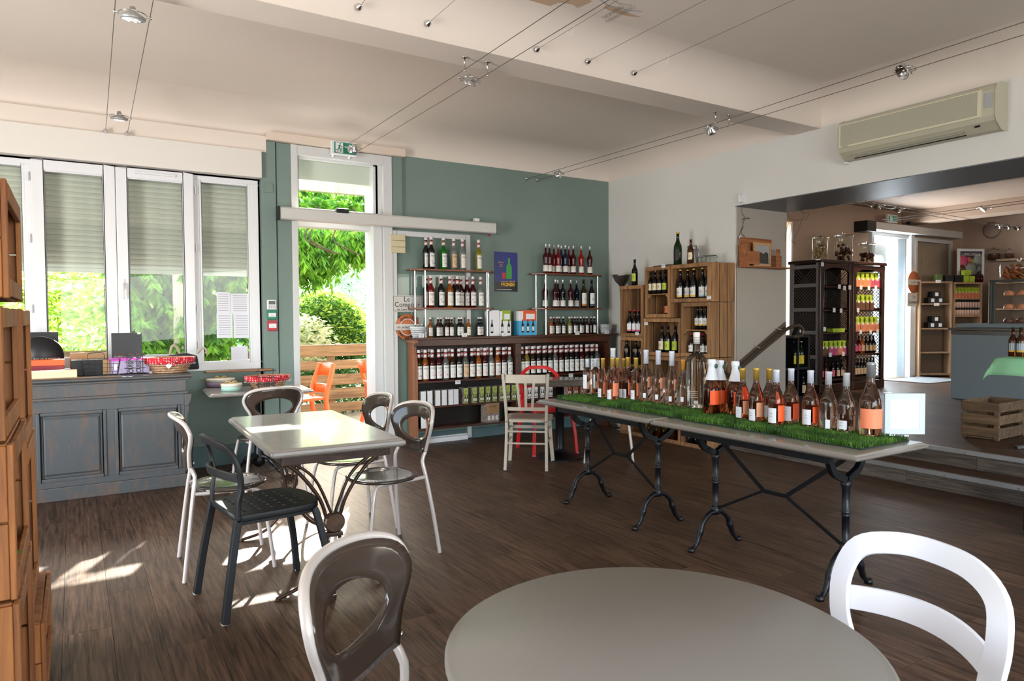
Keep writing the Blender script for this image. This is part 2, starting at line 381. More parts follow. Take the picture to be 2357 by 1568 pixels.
struct('return_wall_shade', MB().box(5.81, 6.612, 4.884, 4.8925, .0, 2.483), pm('shaded_return_wall', '#a59d93', .6, noise=(2, .03)))  # thin sheet over the white wall, its shade put into the colour
struct('wall_left', MB().box(-3.2, -3, -3, 7.15, -.1, .8).box(-3.2, -3, -3, 7.15, 2.4, 3.4).box(-3.2, -3, 5.4, 7.15, .8, 2.4).box(-3.2, -3, -3, .6, .8, 2.4), M_WHITE)
struct('wall_rear', MB().box(-3.2, 14.4, -3.2, -3, -.1, .8).box(-3.2, 14.4, -3.2, -3, 2.5, 3.4).box(-3.2, -1.2, -3.2, -3, .8, 2.5).box(4.0, 6.8, -3.2, -3, .8, 2.5).box(10.2, 14.4, -3.2, -3, .8, 2.5), M_WHITE)
M_BEIGE = pm('second_room_paint', '#b59c88', .7, noise=(1.2, .03))
struct('wall_second_room_back', MB().box(6.61, 8.97, 6.65, 6.9, -.1, 3.4).box(8.97, 9.16, 6.65, 6.9, -.1, 1.0).box(8.97, 9.16, 6.65, 6.9, 2.76, 3.4).box(9.16, 11.14, 6.65, 6.9, -.1, 3.4)
       .box(11.14, 12.28, 6.65, 6.9, 2.76, 3.4).box(11.14, 12.28, 6.65, 6.9, -.1, .28).box(12.30, 14.4, 6.65, 6.9, -.1, 3.4), M_BEIGE)
struct('wall_second_room_far', MB().box(14.2, 14.4, -3.2, 6.65, -.1, 3.4), M_BEIGE)
# ceiling with coved edges; the cove runs along both walls and the beam
def cove_profile(n=8, a=.42, h=.25):   # from wall (0, -h) up to ceiling (a, 0)
    return [(a*(1-math.cos(PI/2*i/n)), -h+h*math.sin(PI/2*i/n)) for i in range(n+1)]
def cove(mb, p0, p1, inward, z=ZC, a=.42, h=.25):
    pr = cove_profile(a=a, h=h); inw = Vector(inward); vs = []
    for p in (p0, p1):
        for (d, dz) in pr: vs.append(Vector((p[0], p[1], z+dz))+inw*d)
    n = len(pr); mb.add(vs, [(i, i+1, n+i+1, n+i) for i in range(n-1)], True)
cm = MB().box(-3.2, 6.0, -3.2, 7.15, ZC, ZC+.15)
ce = struct('ceiling', cm, M_CEIL)
k = MB(); cove(k, (-3, YB), (XW, YB), (0, -1, 0)); cove(k, (XW, 4.21), (XW, YB), (-1, 0, 0)); cove(k, (XW, -3), (XW, 3.925), (-1, 0, 0)); cove(k, (-3, 3.925), (XW, 3.925), (0, -1, 0), a=.3, h=.26)
cove(k, (-3, 4.21), (XW, 4.21), (0, 1, 0), a=.3, h=.26)
k.noflip = True; k.build('cove', M_CEIL, ce)
box('beam', M_CEIL, ce, -3, XW-.002, 3.925, 4.21, 3.06, ZC, .006)
c2 = struct('ceiling', MB().box(6.61, 14.4, -3.2, 6.9, 3.13, 3.3), M_BEIGE)
box('beam', M_BEIGE, c2, 12.1, 12.5, -3, 6.64, 2.925, 3.13, .005); box('beam', M_BEIGE, c2, 9.3, 9.6, -3, 6.64, 2.98, 3.13, .005)
# trim board above the doorway
struct('trim_3', MB().box(1.57, 2.97, 6.80, 6.90, 3.04, 3.115), pm('cream_trim', '#dccbbb', .6), bevel=.004)

# ------------------------------------------------------------------ window
wn = tag(bpy.data.objects.new('window_1', None), kind='structure'); COL.objects.link(wn)
def frame_rect(name, mat, parent, x0, x1, z0, z1, y0, y1, w, bevel=.004, plane='y'):
    """four-sided frame as one mesh"""
    mb = MB()
    for a in ((x0, x0+w, z0, z1), (x1-w, x1, z0, z1), (x0+w, x1-w, z0, z0+w), (x0+w, x1-w, z1-w, z1)):
        mb.box(a[0], a[1], y0, y1, a[2], a[3])
    return mb.build(name, mat, parent, bevel)
mb = MB()
for a in ((-1.0, 1.52, .885, .95), (-1.0, 1.52, 2.62, 2.70), (-.315, -.235, .95, 2.62), (.915, .985, .95, 2.62), (1.425, 1.52, .95, 2.62)):
    mb.box(a[0], a[1], 6.90, 6.98, a[2], a[3])
mb.build('frame', M_PVC, wn, .004)
for (a, b) in ((-.27, .322), (.326, .935)):
    s = frame_rect('sash', M_PVC, wn, a, b, .955, 2.66, 6.855, 6.925, .082, .006)
    frame_rect('glazing_bead', M_PVC, s, a+.078, b-.078, 1.033, 2.582, 6.862, 6.90, .014, .003)
for (a, b, z0, z1, yy) in ((-.19, .242, 1.04, 2.575, 6.895), (.406, .855, 1.04, 2.575, 6.895), (.985, 1.425, .95, 2.62, 6.94), (-1.0, -.315, .95, 2.62, 6.94)):
    MB().box(a, b, yy, yy+.006, z0, z1).build('pane', M_GLASS, wn)
for (a, b) in ((-1.0, -.315), (.985, 1.425)): frame_rect('glazing_bead', M_PVC, wn, a, b, .95, 2.62, 6.905, 6.945, .018, .003)
hb = MB().box(-.012, .012, -.012, 0, -.045, .045).tube([(0, -.012, .0), (0, -.04, .0), (0, -.045, -.02), (0, -.045, -.13)], .009, 8)
hb.build('window_handle', M_PVC, wn, loc=(.362, 6.855, 1.66), rot=(0, 0, 0))
for px, pz in ((-.29, 2.52), (-.29, 2.02), (-.29, 1.45), (.955, 2.52), (.955, 2.0), (.955, 1.45), (.955, 1.12)):
    MB().tube([(0, 0, -.035), (0, 0, .035)], .008, 8).build('hinge', M_PVC, wn, loc=(px, 6.882, pz))
box('door_closer_rail', M_PVC, wn, .47, .79, 6.835, 6.855, 2.615, 2.632, .003)
M_SHUT = leaf_mat('shutter_slat_plastic', '#b4b5ab', '#c2c2b6', .12)
for (a, b, off) in ((-1.0, -.28, 0), (-.262, .935, 0), (.952, 1.46, .0)):
    z = 1.80; i = 0
    while z < 2.64:
        w_ = b-a; pr = [(.0, -.0235), (.004, -.021), (.009, 0), (.004, .021), (0, .0227), (-.004, .020), (-.001, 0), (-.004, -.020)]
        key = ('slat', round(w_, 3))
        if key not in TXT: TXT[key] = MB().prism([(-p, q) for p, q in pr], -w_/2, w_/2, 'yz').mesh('slat')
        link('shutter_slat', TXT[key], M_SHUT, wn, ((a+b)/2, 7.03, z+.022)); z += .046; i += 1
    box('shutter_bottom_bar', M_SHUT, wn, a, b, 7.02, 7.04, 1.762, 1.80, .003)
for xx in (-.262, .935, .952, 1.46, -.28): box('shutter_guide', M_PVC, wn, xx-.006, xx+.006, 7.0, 7.06, .9, 2.64)
# shutter casing above the window
struct('trim_4', MB().box(-3, 1.52, 6.80, 6.898, 2.675, 2.925), pm('ivory_casing', '#ddd8d0', .4), bevel=.006)
box('cove_base', M_CEIL, ce, -3, 1.57, 6.84, 6.899, 2.925, 3.075)
struct('trim_5', MB().box(1.0, 1.58, 6.80, 6.87, .868, .885), wood('sill_wood', '#8a5a34', '#b98150', axis='X'), bevel=.003)

# ------------------------------------------------------------------ sliding door
dr = tag(bpy.data.objects.new('door_1', None), kind='structure'); COL.objects.link(dr)
M_ALU = pm('door_white_metal', '#cfd0cf', .35)
mb = MB().box(1.80, 1.86, 6.845, 7.15, 0, 3.035).box(2.74, 2.835, 6.85, 7.15, 0, 3.035).box(1.86, 2.74, 6.85, 7.15, 2.94, 3.035)
mb.build('door_frame', M_ALU, dr, .004)
box('inner_jamb', M_ALU, dr, 2.645, 2.74, 6.90, 7.15, 0, 2.94, .004)
box('transom_bar', M_ALU, dr, 1.86, 2.74, 6.98, 7.12, 2.27, 2.43, .003)
frame_rect('transom_frame', M_ALU, dr, 1.86, 2.70, 2.42, 2.94, 6.90, 6.94, .022)
MB().box(1.88, 2.68, 6.915, 6.921, 2.44, 2.92).build('pane', M_GLASS, dr)
box('roller_blind_box', pm('blind_box_paint', '#c9ccc0', .5), dr, 1.86, 2.70, 7.0, 7.09, 2.735, 2.94, .006)

# moving leaf parked against the wall
leaf = frame_rect('sliding_leaf', M_ALU, dr, 2.83, 3.765, .01, 2.275, 6.862, 6.892, .055)
MB().box(2.885, 3.71, 6.875, 6.880, .065, 2.22).build('pane', M_GLASS, leaf)
hd = MB().prism([(6.74, 2.305), (6.74, 2.40), (6.755, 2.415), (6.845, 2.415), (6.845, 2.30), (6.76, 2.295)], 1.665, 4.03, 'yz').build('header_box', pm('header_cover', '#c9c7c2', .4), dr, .003, label='long white sliding-door motor cover')
MB().prism([(6.735, 2.30), (6.735, 2.405), (6.75, 2.42), (6.848, 2.42), (6.848, 2.295), (6.755, 2.29)], 1.652, 1.666, 'yz').build('end_cap', M_BLACK, hd)
MB().prism([(6.735, 2.30), (6.735, 2.405), (6.75, 2.42), (6.848, 2.42), (6.848, 2.295), (6.755, 2.29)], 4.03, 4.036, 'yz').build('end_cap', M_BLACK, hd)
box('motion_sensor', M_BLACK, hd, 2.20, 2.33, 6.725, 6.78, 2.395, 2.44, .012, label='black motion sensor on the cover')
box('socket_block', M_PVC, hd, 3.79, 3.85, 6.80, 6.85, 2.425, 2.46, .004)
MB().lathe([(0, -.012), (.012, -.01), (.012, .01), (0, .012)], 10).build('release_button', pm('red_button', '#a3181c', .4), hd, loc=(3.97, 6.79, 2.28), rot=(0, PI/2, 0))

# ------------------------------------------------------------------ second-room door
d2 = tag(bpy.data.objects.new('door_2', None), kind='structure'); COL.objects.link(d2)
MB().box(11.13, 11.2, 6.6, 6.91, .28, 2.74).box(12.255, 12.36, 6.56, 6.65, .28, 2.74).box(11.2, 12.255, 6.62, 6.91, 2.68, 2.77).build('door_frame', M_ALU, d2, .004)
box('header_box', pm('header_cover', '#c9c7c2', .4), d2, 10.95, 13.7, 6.42, 6.64, 2.74, 2.86, .006)
box('end_cap', M_BLACK, d2, 10.70, 10.95, 6.42, 6.64, 2.70, 2.87, .004)
l2 = frame_rect('sliding_leaf', M_ALU, d2, 12.36, 13.6, .30, 2.70, 6.54, 6.58, .06)
MB().box(12.42, 13.54, 6.555, 6.561, .36, 2.64).build('pane', M_GLASS, l2)
box('motion_sensor', M_BLACK, d2, 11.9, 12.05, 6.40, 6.46, 2.88, 2.93, .01)
box('panelled_reveal', leaf_mat('translucent_white_panel', '#c3d0da', '#cdd8e0', .7), d2, 12.25, 12.254, 6.66, 7.6, .28, 2.68); box('bright_sky_pane', MATS['translucent_white_panel'], d2, 11.2, 12.25, 7.02, 7.024, .28, 2.15)  # translucent so sun behind brightens them; the pane stands in for sky
MB().box(11.2, 11.75, 7.0, 7.05, 2.15, 2.72).box(12.19, 12.25, 7.0, 7.05, 2.15, 2.72).box(11.75, 12.19, 7.0, 7.05, 2.42, 2.72).box(11.75, 12.19, 7.0, 7.05, 2.15, 2.2).build('porch_panel', pm('outdoor_grey_panel', '#9aa0a0', .5), d2)
wn2 = struct('window_2', MB().box(8.97, 9.0, 6.66, 6.74, 1.0, 2.76).box(9.13, 9.16, 6.66, 6.74, 1.0, 2.76), M_PVC)
MB().box(9.0, 9.13, 6.70, 6.706, 1.0, 2.76).build('pane', M_GLASS, wn2)

# ================================================================== outdoors
struct('ground', MB().box(-20, 30, 7.15, 40, -.3, -.05), pm('garden_soil', '#6b7350', .9, noise=(.7, .3)))
struct('terrace', MB().box(-6, 10, 7.15, 10.4, -.05, -.02), wood('terrace_boards', '#8a7a68', '#b5a48e', axis='X', rough=.7))
M_FENCE = wood('fence_wood', '#5e4632', '#a5825c', rough=.75, vary=.12, axis='X')
fence = thing('terrace_fence', 'weathered horizontal board fence at the edge of the terrace', 'fence', (0, 9.4, 0))
FY = 9.4
rows = [(793, 820), (829, 850), (862, 886), (894, 919), (927, 948)]
for i, (a, b) in enumerate(rows):
    z1 = ony(770, a, FY).z; z0 = ony(770, b, FY).z
    for j, xx in enumerate((-4.5, -1.6, 1.3, 4.2)): sbox('board', M_FENCE, fence, (xx+1.45, 0, (z0+z1)/2), (2.895, .035, round(z1-z0, 3)), .004)
z0 = 0
for xx in (-1.6, 1.3, onz(758, 900, .2).x*0+ony(762, 860, FY+.06).x, 4.2, 7.1): sbox('fence_post', M_FENCE, fence, (xx, .06, .4), (.09, .08, .95), .004)
pg = thing('wooden_pergola', 'grey timber pergola posts and beams carrying the climbing vine', 'pergola', (0, 8.6, 0))
M_POST = wood('pergola_wood', '#8f8a74', '#c9c3aa', rough=.8, vary=.05, axis='Z')
pxx = ony(409, 700, 8.6).x
for xx in (pxx, pxx+4.2, pxx-3.4): sbox('post', M_POST, pg, (xx, 0, 1.5), (.105, .105, 3.04), .006)
sbox('beam', M_POST, pg, (2.0, 0, 3.03), (9.5, .09, .23), .006)  # beam height and depth shaped to block a band of sun

def leaves(name, n, gen, mat, size, parent=None, droop=.6, label=None, cat=None, seed=1, asp=.36):
    """a mass of single folded leaves; gen() gives each leaf's position"""
    rnd = random.Random(seed); vs = []; fs = []
    for i in range(n):
        p = Vector(gen(rnd)); s = size*(.6+.8*rnd.random()); a = rnd.random()*2*PI
        d = Vector((math.cos(a), math.sin(a), -droop*1.6+rnd.random()*1.2)).normalized()
        q = d.orthogonal().normalized(); q.rotate(Matrix.Rotation(rnd.random()*2*PI, 3, d)); u = d.cross(q)*.18
        k = len(vs); vs += [p, p+d*s*.45+q*s*asp*.5+u*s*.3, p+d*s, p+d*s*.45-q*s*asp*.5+u*s*.3]
        fs += [(k, k+1, k+2), (k, k+2, k+3)]
    me = bpy.data.meshes.new(name); me.from_pydata([tuple(v) for v in vs], [], fs)
    o = link(name, me, mat, parent, kind='stuff'); tag(o, label, cat); return o
LG = leaf_mat('bright_leaves', '#6f9a2c', '#c6dd63', .55)
LM = leaf_mat('vine_leaves', '#3c7a1e', '#98c93e', .5)
LD = leaf_mat('shrub_leaves', '#234d1b', '#5d8f35', .35)
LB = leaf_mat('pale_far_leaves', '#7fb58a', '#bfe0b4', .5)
LV = leaf_mat('variegated_leaves', '#b7bd8a', '#f0efcf', .4)
# wisteria hanging over the doorway: sprays of leaflets strung on drooping stems
def sprays(y0, y1, x0, x1, ztop, zlow, n, seed):
    rnd = random.Random(seed); S = []
    for i in range(n):
        a = rnd.uniform(x0, x1); S.append((a, rnd.uniform(y0, y1), rnd.uniform(zlow(a)+.05, ztop), rnd.uniform(.18, .4), rnd.random()*2*PI))
    def g(r):
        s = S[r.randrange(len(S))]; t = r.random()
        return (s[0]+math.cos(s[4])*t*s[3]*.6+r.gauss(0, .012), s[1]+math.sin(s[4])*t*s[3]*.5+r.gauss(0, .012), s[2]-t*t*s[3]*.8+.05)
    return g
# hanging edge of the foliage seen through the doorway follows the photo: low on the left, high on the right
zl = lambda x: 1.72+max(0, (x-2.3))*.5 + .10*math.sin(x*9)
vine = thing('wisteria_vine', 'leafy green wisteria hanging over the open doorway', 'vine', (2.6, 8.6, 2.5))
def loc_gen(g, o): return lambda r: (Vector(g(r))-Vector(o))
leaves('leaf_curtain', 30000, loc_gen(sprays(8.65, 9.0, 1.5, 4.9, 2.5, zl, 620, 5), (2.6, 8.6, 2.5)), LM, .10, vine, droop=1.3, asp=.27)
leaves('sun_screen_leaves', 14000, lambda r: (r.uniform(-5.5, 4.0), r.uniform(1.2, 2.7), r.uniform(.40, .55)), LM, .16, vine, asp=.55)  # leaf layer added outdoors to keep low sun off the floor
leaves('leaf_curtain', 15000, loc_gen(sprays(10.3, 11.2, 2.0, 5.4, 3.6, lambda a: 2.45, 420, 9), (2.6, 8.6, 2.5)), LM, .12, vine, droop=1.3, asp=.27)
mb = MB()
for i in range(9):
    a = random.uniform(1.6, 4.2); mb.tube(catmull([(a, 8.6, 2.75), (a+.2, 8.5, 2.5), (a+.15, 8.4, 2.3), (a+.5, 8.45, 2.15)], 4), .009, 5)
for v in range(len(mb.v)): mb.v[v] = tuple(Vector(mb.v[v])-Vector((2.6, 8.6, 2.5)))
mb.build('stem', pm('vine_bark', '#4b3b2a', .8), vine)
vine2 = thing('climbing_vine', 'dense dark green climber around the timber post outside the window', 'vine', (1.3, 8.8, 1.5))
zz = lambda x: .95+.1*math.sin(x*5)
leaves('leaf_curtain', 26000, loc_gen(sprays(8.5, 9.25, .42, 1.62, 2.25, zz, 300, 6), (1.3, 8.8, 1.5)), LM, .105, vine2, droop=1.1, asp=.34)
mb = MB()
for i in range(7):
    a = random.uniform(.7, 1.1)-1.3; mb.tube(catmull([(a, .1, -1.5), (a+.1, 0, -.8), (a-.1, .1, 0), (a+.15, -.05, .9)], 5), .014, 5)
mb.build('stem', pm('vine_bark', '#4b3b2a', .8), vine2)
vine3 = thing('sunlit_hedge', 'overexposed yellow-green hedge beyond the left window panes', 'hedge', (-.4, 10.4, 1.2))
leaves('leaf_mass', 16000, lambda r: (r.uniform(-3.2, 1.35), r.uniform(-.5, .5), r.gauss(.1, .75)), LG, .12, vine3)
bush = thing('round_shrub', 'rounded dark green shrub behind the fence, centred in the doorway', 'shrub', tuple(ony(748, 790, 11.0)))
def ball(rx, ry, rz, low=-.4):
    def g(r):
        v = Vector((r.gauss(0, 1), r.gauss(0, 1), r.gauss(0, 1))).normalized()*(r.random()**.25); return (v.x*rx, v.y*ry, max(low, v.z)*rz)
    return g
leaves('leaf_mass', 11000, ball(.72, .7, .78, -.9), LD, .085, bush)
leaves('leaf_mass', 2600, lambda r: (lambda v: (v.x*.72, v.y*.7, abs(v.z)*.82+.02))(Vector((r.gauss(0, 1), r.gauss(0, 1), r.gauss(0, 1))).normalized()), LG, .085, bush)
b2 = thing('variegated_shrub', 'cream variegated shrub in front of the round shrub', 'shrub', tuple(ony(705, 790, 10.2)))
leaves('leaf_mass', 1300, ball(.42, .3, .42, -.9), LV, .10, b2)
b3 = thing('low_hedge', 'low dark hedge running behind the terrace fence', 'hedge', (2.5, 10.0, .2))
leaves('leaf_mass', 12000, lambda r: (r.uniform(-3, 4.5), r.uniform(-.3, .4), r.uniform(-.4, .42+.15*r.random())), LD, .09, b3)
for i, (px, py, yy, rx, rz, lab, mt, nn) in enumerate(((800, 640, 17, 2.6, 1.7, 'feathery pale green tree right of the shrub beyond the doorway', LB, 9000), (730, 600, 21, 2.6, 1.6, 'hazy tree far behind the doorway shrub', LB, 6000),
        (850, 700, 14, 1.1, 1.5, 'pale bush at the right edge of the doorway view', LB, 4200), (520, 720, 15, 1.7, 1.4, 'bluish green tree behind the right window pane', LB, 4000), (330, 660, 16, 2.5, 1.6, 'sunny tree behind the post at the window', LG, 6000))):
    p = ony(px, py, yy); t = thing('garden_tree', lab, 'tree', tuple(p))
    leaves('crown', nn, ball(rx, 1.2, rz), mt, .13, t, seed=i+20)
    MB().tube([(0, 0, -p.z-.1), (.1, 0, -.8), (0, 0, .2)], .09, 6).build('trunk', pm('vine_bark', '#4b3b2a', .8), t)
# ================================================================== furniture
M_TOP = pm('greige_table_top', '#857f78', .2, noise=(3, .04), coat=.12)
M_TOP2 = pm('taupe_round_top', '#716d67', .5, noise=(3, .03))
def slab(w, d, t, prof=None, n_r=1):
    """table top with a moulded edge: stacked rectangular loops"""
    prof = prof or [(-.03, 0), (-.012, .002), (-.002, .010), (0, .018), (-.003, t-.012), (-.012, t-.009), (-.016, t-.002), (-.022, t)]
    vs = []; L = []
    for off, z in prof:
        r = .012; a, b = w/2+off, d/2+off; k = len(vs)
        for cx_, cy_, a0 in ((a-r, b-r, 0), (-a+r, b-r, 90), (-a+r, -b+r, 180), (a-r, -b+r, 270)):
            for q in range(4):
                an = math.radians(a0+q*30); vs.append((cx_+r*math.cos(an), cy_+r*math.sin(an), z))
        L.append(range(k, len(vs)))
    fs = [tuple(L[0])[::-1], tuple(L[-1])]
    for p, q in zip(L[:-1], L[1:]):
        for i in range(16): fs.append((p[i], p[(i+1) % 16], q[(i+1) % 16], q[i]))
    return MB().add(vs, fs)
def round_top(R, t, n=72, lip=.02):
    return MB().lathe([(0, 0), (R-.02, 0), (R-.004, .004), (R, .014), (R, t-.014), (R-.008, t-.009), (R-lip, t-.008), (R-lip-.006, t), (0, t)], n)
# ---- two long bottle tables on black cast-iron trestles
def trestle(parent, y):
    """fork, column and two curved feet of one cast-iron end, lying in the XZ plane"""
    mb = MB()
    def rib(pts, w, n=5): mb.sweep(catmull(pts, n), lambda i: [(-w/2, -.013), (-w/2, .013), (w/2, .013), (w/2, -.013)], False, up=(0, 1, 0))
    rib([(-.14, 0, .70), (-.135, 0, .655), (-.10, 0, .60), (-.03, 0, .565), (0, 0, .55)], .034)
    rib([(.14, 0, .70), (.135, 0, .655), (.10, 0, .60), (.03, 0, .565), (0, 0, .55)], .034)
    mb.lathe([(.0, .56), (.022, .555), (.026, .53), (.019, .51), (.019, .40), (.024, .395), (.019, .39), (.018, .385), (.024, .38), (.019, .375), (.017, .25), (.023, .245), (.018, .24), (.024, .232), (.03, .21), (.022, .19), (0, .185)], 10)
    for s in (-1, 1):
        P = catmull([(0, 0, .205), (s*.05, 0, .20), (s*.105, 0, .155), (s*.13, 0, .10), (s*.155, 0, .045), (s*.185, 0, .018), (s*.215, 0, .016)], 6)
        mb.tube(P, lambda i: .015+.006*math.exp(-((i-17)/2.0)**2)+.004*(i < 5)-.003*(i > 24), 8)
        mb.lathe([(0, 0), (.02, 0), (.022, .012), (.013, .026), (0, .028)], 8, (s*.20, 0, 0))
    mb.box(-.20, .20, -.02, .02, .695, .715)
    return mb.build('cast_iron_trestle', M_IRON, parent, loc=(0, y, 0))
def long_table(cx_, y0, y1, rz, label):
    ln = y1-y0; t = thing('trestle_table', label, 'table', (cx_, (y0+y1)/2, 0), rz)
    slab(.605, ln, .032).build('table_top', M_TOP, t, loc=(0, 0, .712))
    MB().box(-.20, .20, -ln/2+.22, -ln/2+.26, .69, .71).box(-.20, .20, ln/2-.26, ln/2-.22, .69, .71).box(-.225, -.205, -ln/2+.18, ln/2-.18, .668, .711).box(.205, .225, -ln/2+.18, ln/2-.18, .668, .711).build('under_frame', M_IRON, t)
    a = ln/2-.24
    trestle(t, -a); trestle(t, a)
    mb = MB()
    for s in (-1, 1):
        mb.bar((0, s*a, .66), (0, s*.07, .40), .022, .006, (1, 0, 0)); mb.bar((0, s*a, .22), (0, s*.07, .40), .014, .012, (1, 0, 0))
    mb.bar((0, -.07, .40), (0, .07, .40), .022, .007, (1, 0, 0)); mb.build('cross_brace', M_IRON, t)
    return t
long_table(3.185, 1.765, 3.065, 0, 'nearer grey trestle table carrying pink wine bottles on green mat')
long_table(3.20, 3.075, 4.30, -.012, 'farther grey trestle table beside the cream wooden chair')
# ---- wrought-iron table in the middle
sq = thing('iron_dining_table', 'rectangular grey table on curved brown wrought-iron legs', 'table', (1.105, 3.925, 0), -.035)
slab(.665, 1.31, .042).build('table_top', M_TOP, sq, loc=(0, 0, .708))
M_RUST = pm('rust_brown_iron', '#3b2a20', .4, .4, noise=(20, .3))
MB().box(-.27, .27, -.58, -.555, .66, .707).box(-.27, .27, .555, .58, .66, .707).box(-.27, -.245, -.58, .58, .66, .707).box(.245, .27, -.58, .58, .66, .707).build('apron', M_RUST, sq, .002)
for s in (-1, 1):
    for q in (-1, 1):
        P = catmull([(q*.26, s*.50, .67), (q*.17, s*.49, .60), (q*.07, s*.485, .46), (q*.03, s*.48, .33), (q*.03, s*.48, .26), (q*.06, s*.48, .15), (q*.15, s*.50, .05), (q*.29, s*.52, .008)], 7)
        MB().tube(P, lambda i: .0095, 8).lathe([(0, 0), (.015, 0), (.012, .008), (0, .01)], 8, (q*.285, s*.52, 0)).build('curved_leg', M_RUST, sq)
    MB().lathe([(0, -.022), (.045, -.022), (.052, -.012), (.052, .012), (.045, .022), (.03, .019), (.027, .024), (.012, .022), (.009, .028), (0, .028)], 24, smooth=False, ax=Matrix.Rotation(-s*-PI/2, 3, 'X')).build('medallion', pm('aged_bronze', '#5b4636', .35, .6, noise=(30, .3)), sq, loc=(0, s*.50, .335))
    box('clamp_bar', M_RUST, sq, -.042, .042, s*.49-.02, s*.49+.02, .262, .282, .003)
    MB().tube(catmull([(-.22, s*.48, .665), (-.09, s*.48, .56), (0, s*.48, .35)], 6), .008, 6).tube(catmull([(.22, s*.48, .665), (.09, s*.48, .56), (0, s*.48, .35)], 6), .008, 6).build('curved_stay', M_RUST, sq)
MB().tube(catmull([(0, -.5, .30), (0, 0, .24), (0, .5, .30)], 6), .009, 8).build('stretcher', M_RUST, sq)
# ---- front round table
rt = thing('round_table', 'taupe round table cut off by the bottom edge of the photo', 'table', (.925, .955, 0))
round_top(.405, .036).build('table_top', M_TOP2, rt, loc=(0, 0, .714))
MB().lathe([(0, 0), (.20, 0), (.20, .012), (.05, .03), (.032, .05), (.032, .69), (.09, .705), (.09, .714), (0, .714)], 28).build('pedestal', M_BLACK, rt)
# ---- bistro table
bt = thing('bistro_table', 'dark round bistro table on a black ribbed pedestal in front of syrup shelves', 'table', (3.96, 5.45, 0))
round_top(.40, .03, 56, .012).build('table_top', pm('dark_speckled_top', '#5b5650', .22, noise=(60, .2), coat=.3), bt, loc=(0, 0, .72))
MB().lathe([(0, .0), (.225, 0), (.225, .008), (.20, .02), (.195, .014), (.17, .03), (.165, .024), (.14, .042), (.135, .036), (.11, .055), (.105, .048), (.075, .07), (.045, .08), (.042, .10), (.042, .70), (.12, .715), (.12, .72), (0, .72)], 40).build('pedestal', M_IRON, bt)
# ---- small table against the wall
wt = thing('side_table', 'narrow grey table against the green wall below the window', 'table', (1.335, 6.275, 0), -.06)
slab(.84, .585, .03).build('table_top', M_TOP, wt, loc=(0, 0, .722))
mb = MB().lathe([(0, .722), (.11, .72), (.1, .70), (.025, .68), (.024, .5), (.03, .47), (.026, .44), (.022, .42), (.022, .34), (.03, .32), (.034, .28), (.04, .2), (.05, .15), (.06, .11), (.03, .08), (0, .07)], 14)
for k_ in range(4):
    a = PI/4+k_*PI/2; c, s = math.cos(a), math.sin(a)
    mb.tube(catmull([(c*.03, s*.03, .17), (c*.10, s*.10, .15), (c*.19, s*.19, .07), (c*.24, s*.24, .03), (c*.29, s*.29, .02)], 5), lambda i: .024-.0007*i+.006*math.sin(i*1.2), 8)
    mb.lathe([(0, 0), (.028, 0), (.028, .02), (.016, .035), (0, .038)], 10, (c*.28, s*.28, 0))
mb.build('ornate_pedestal', M_IRON, wt)

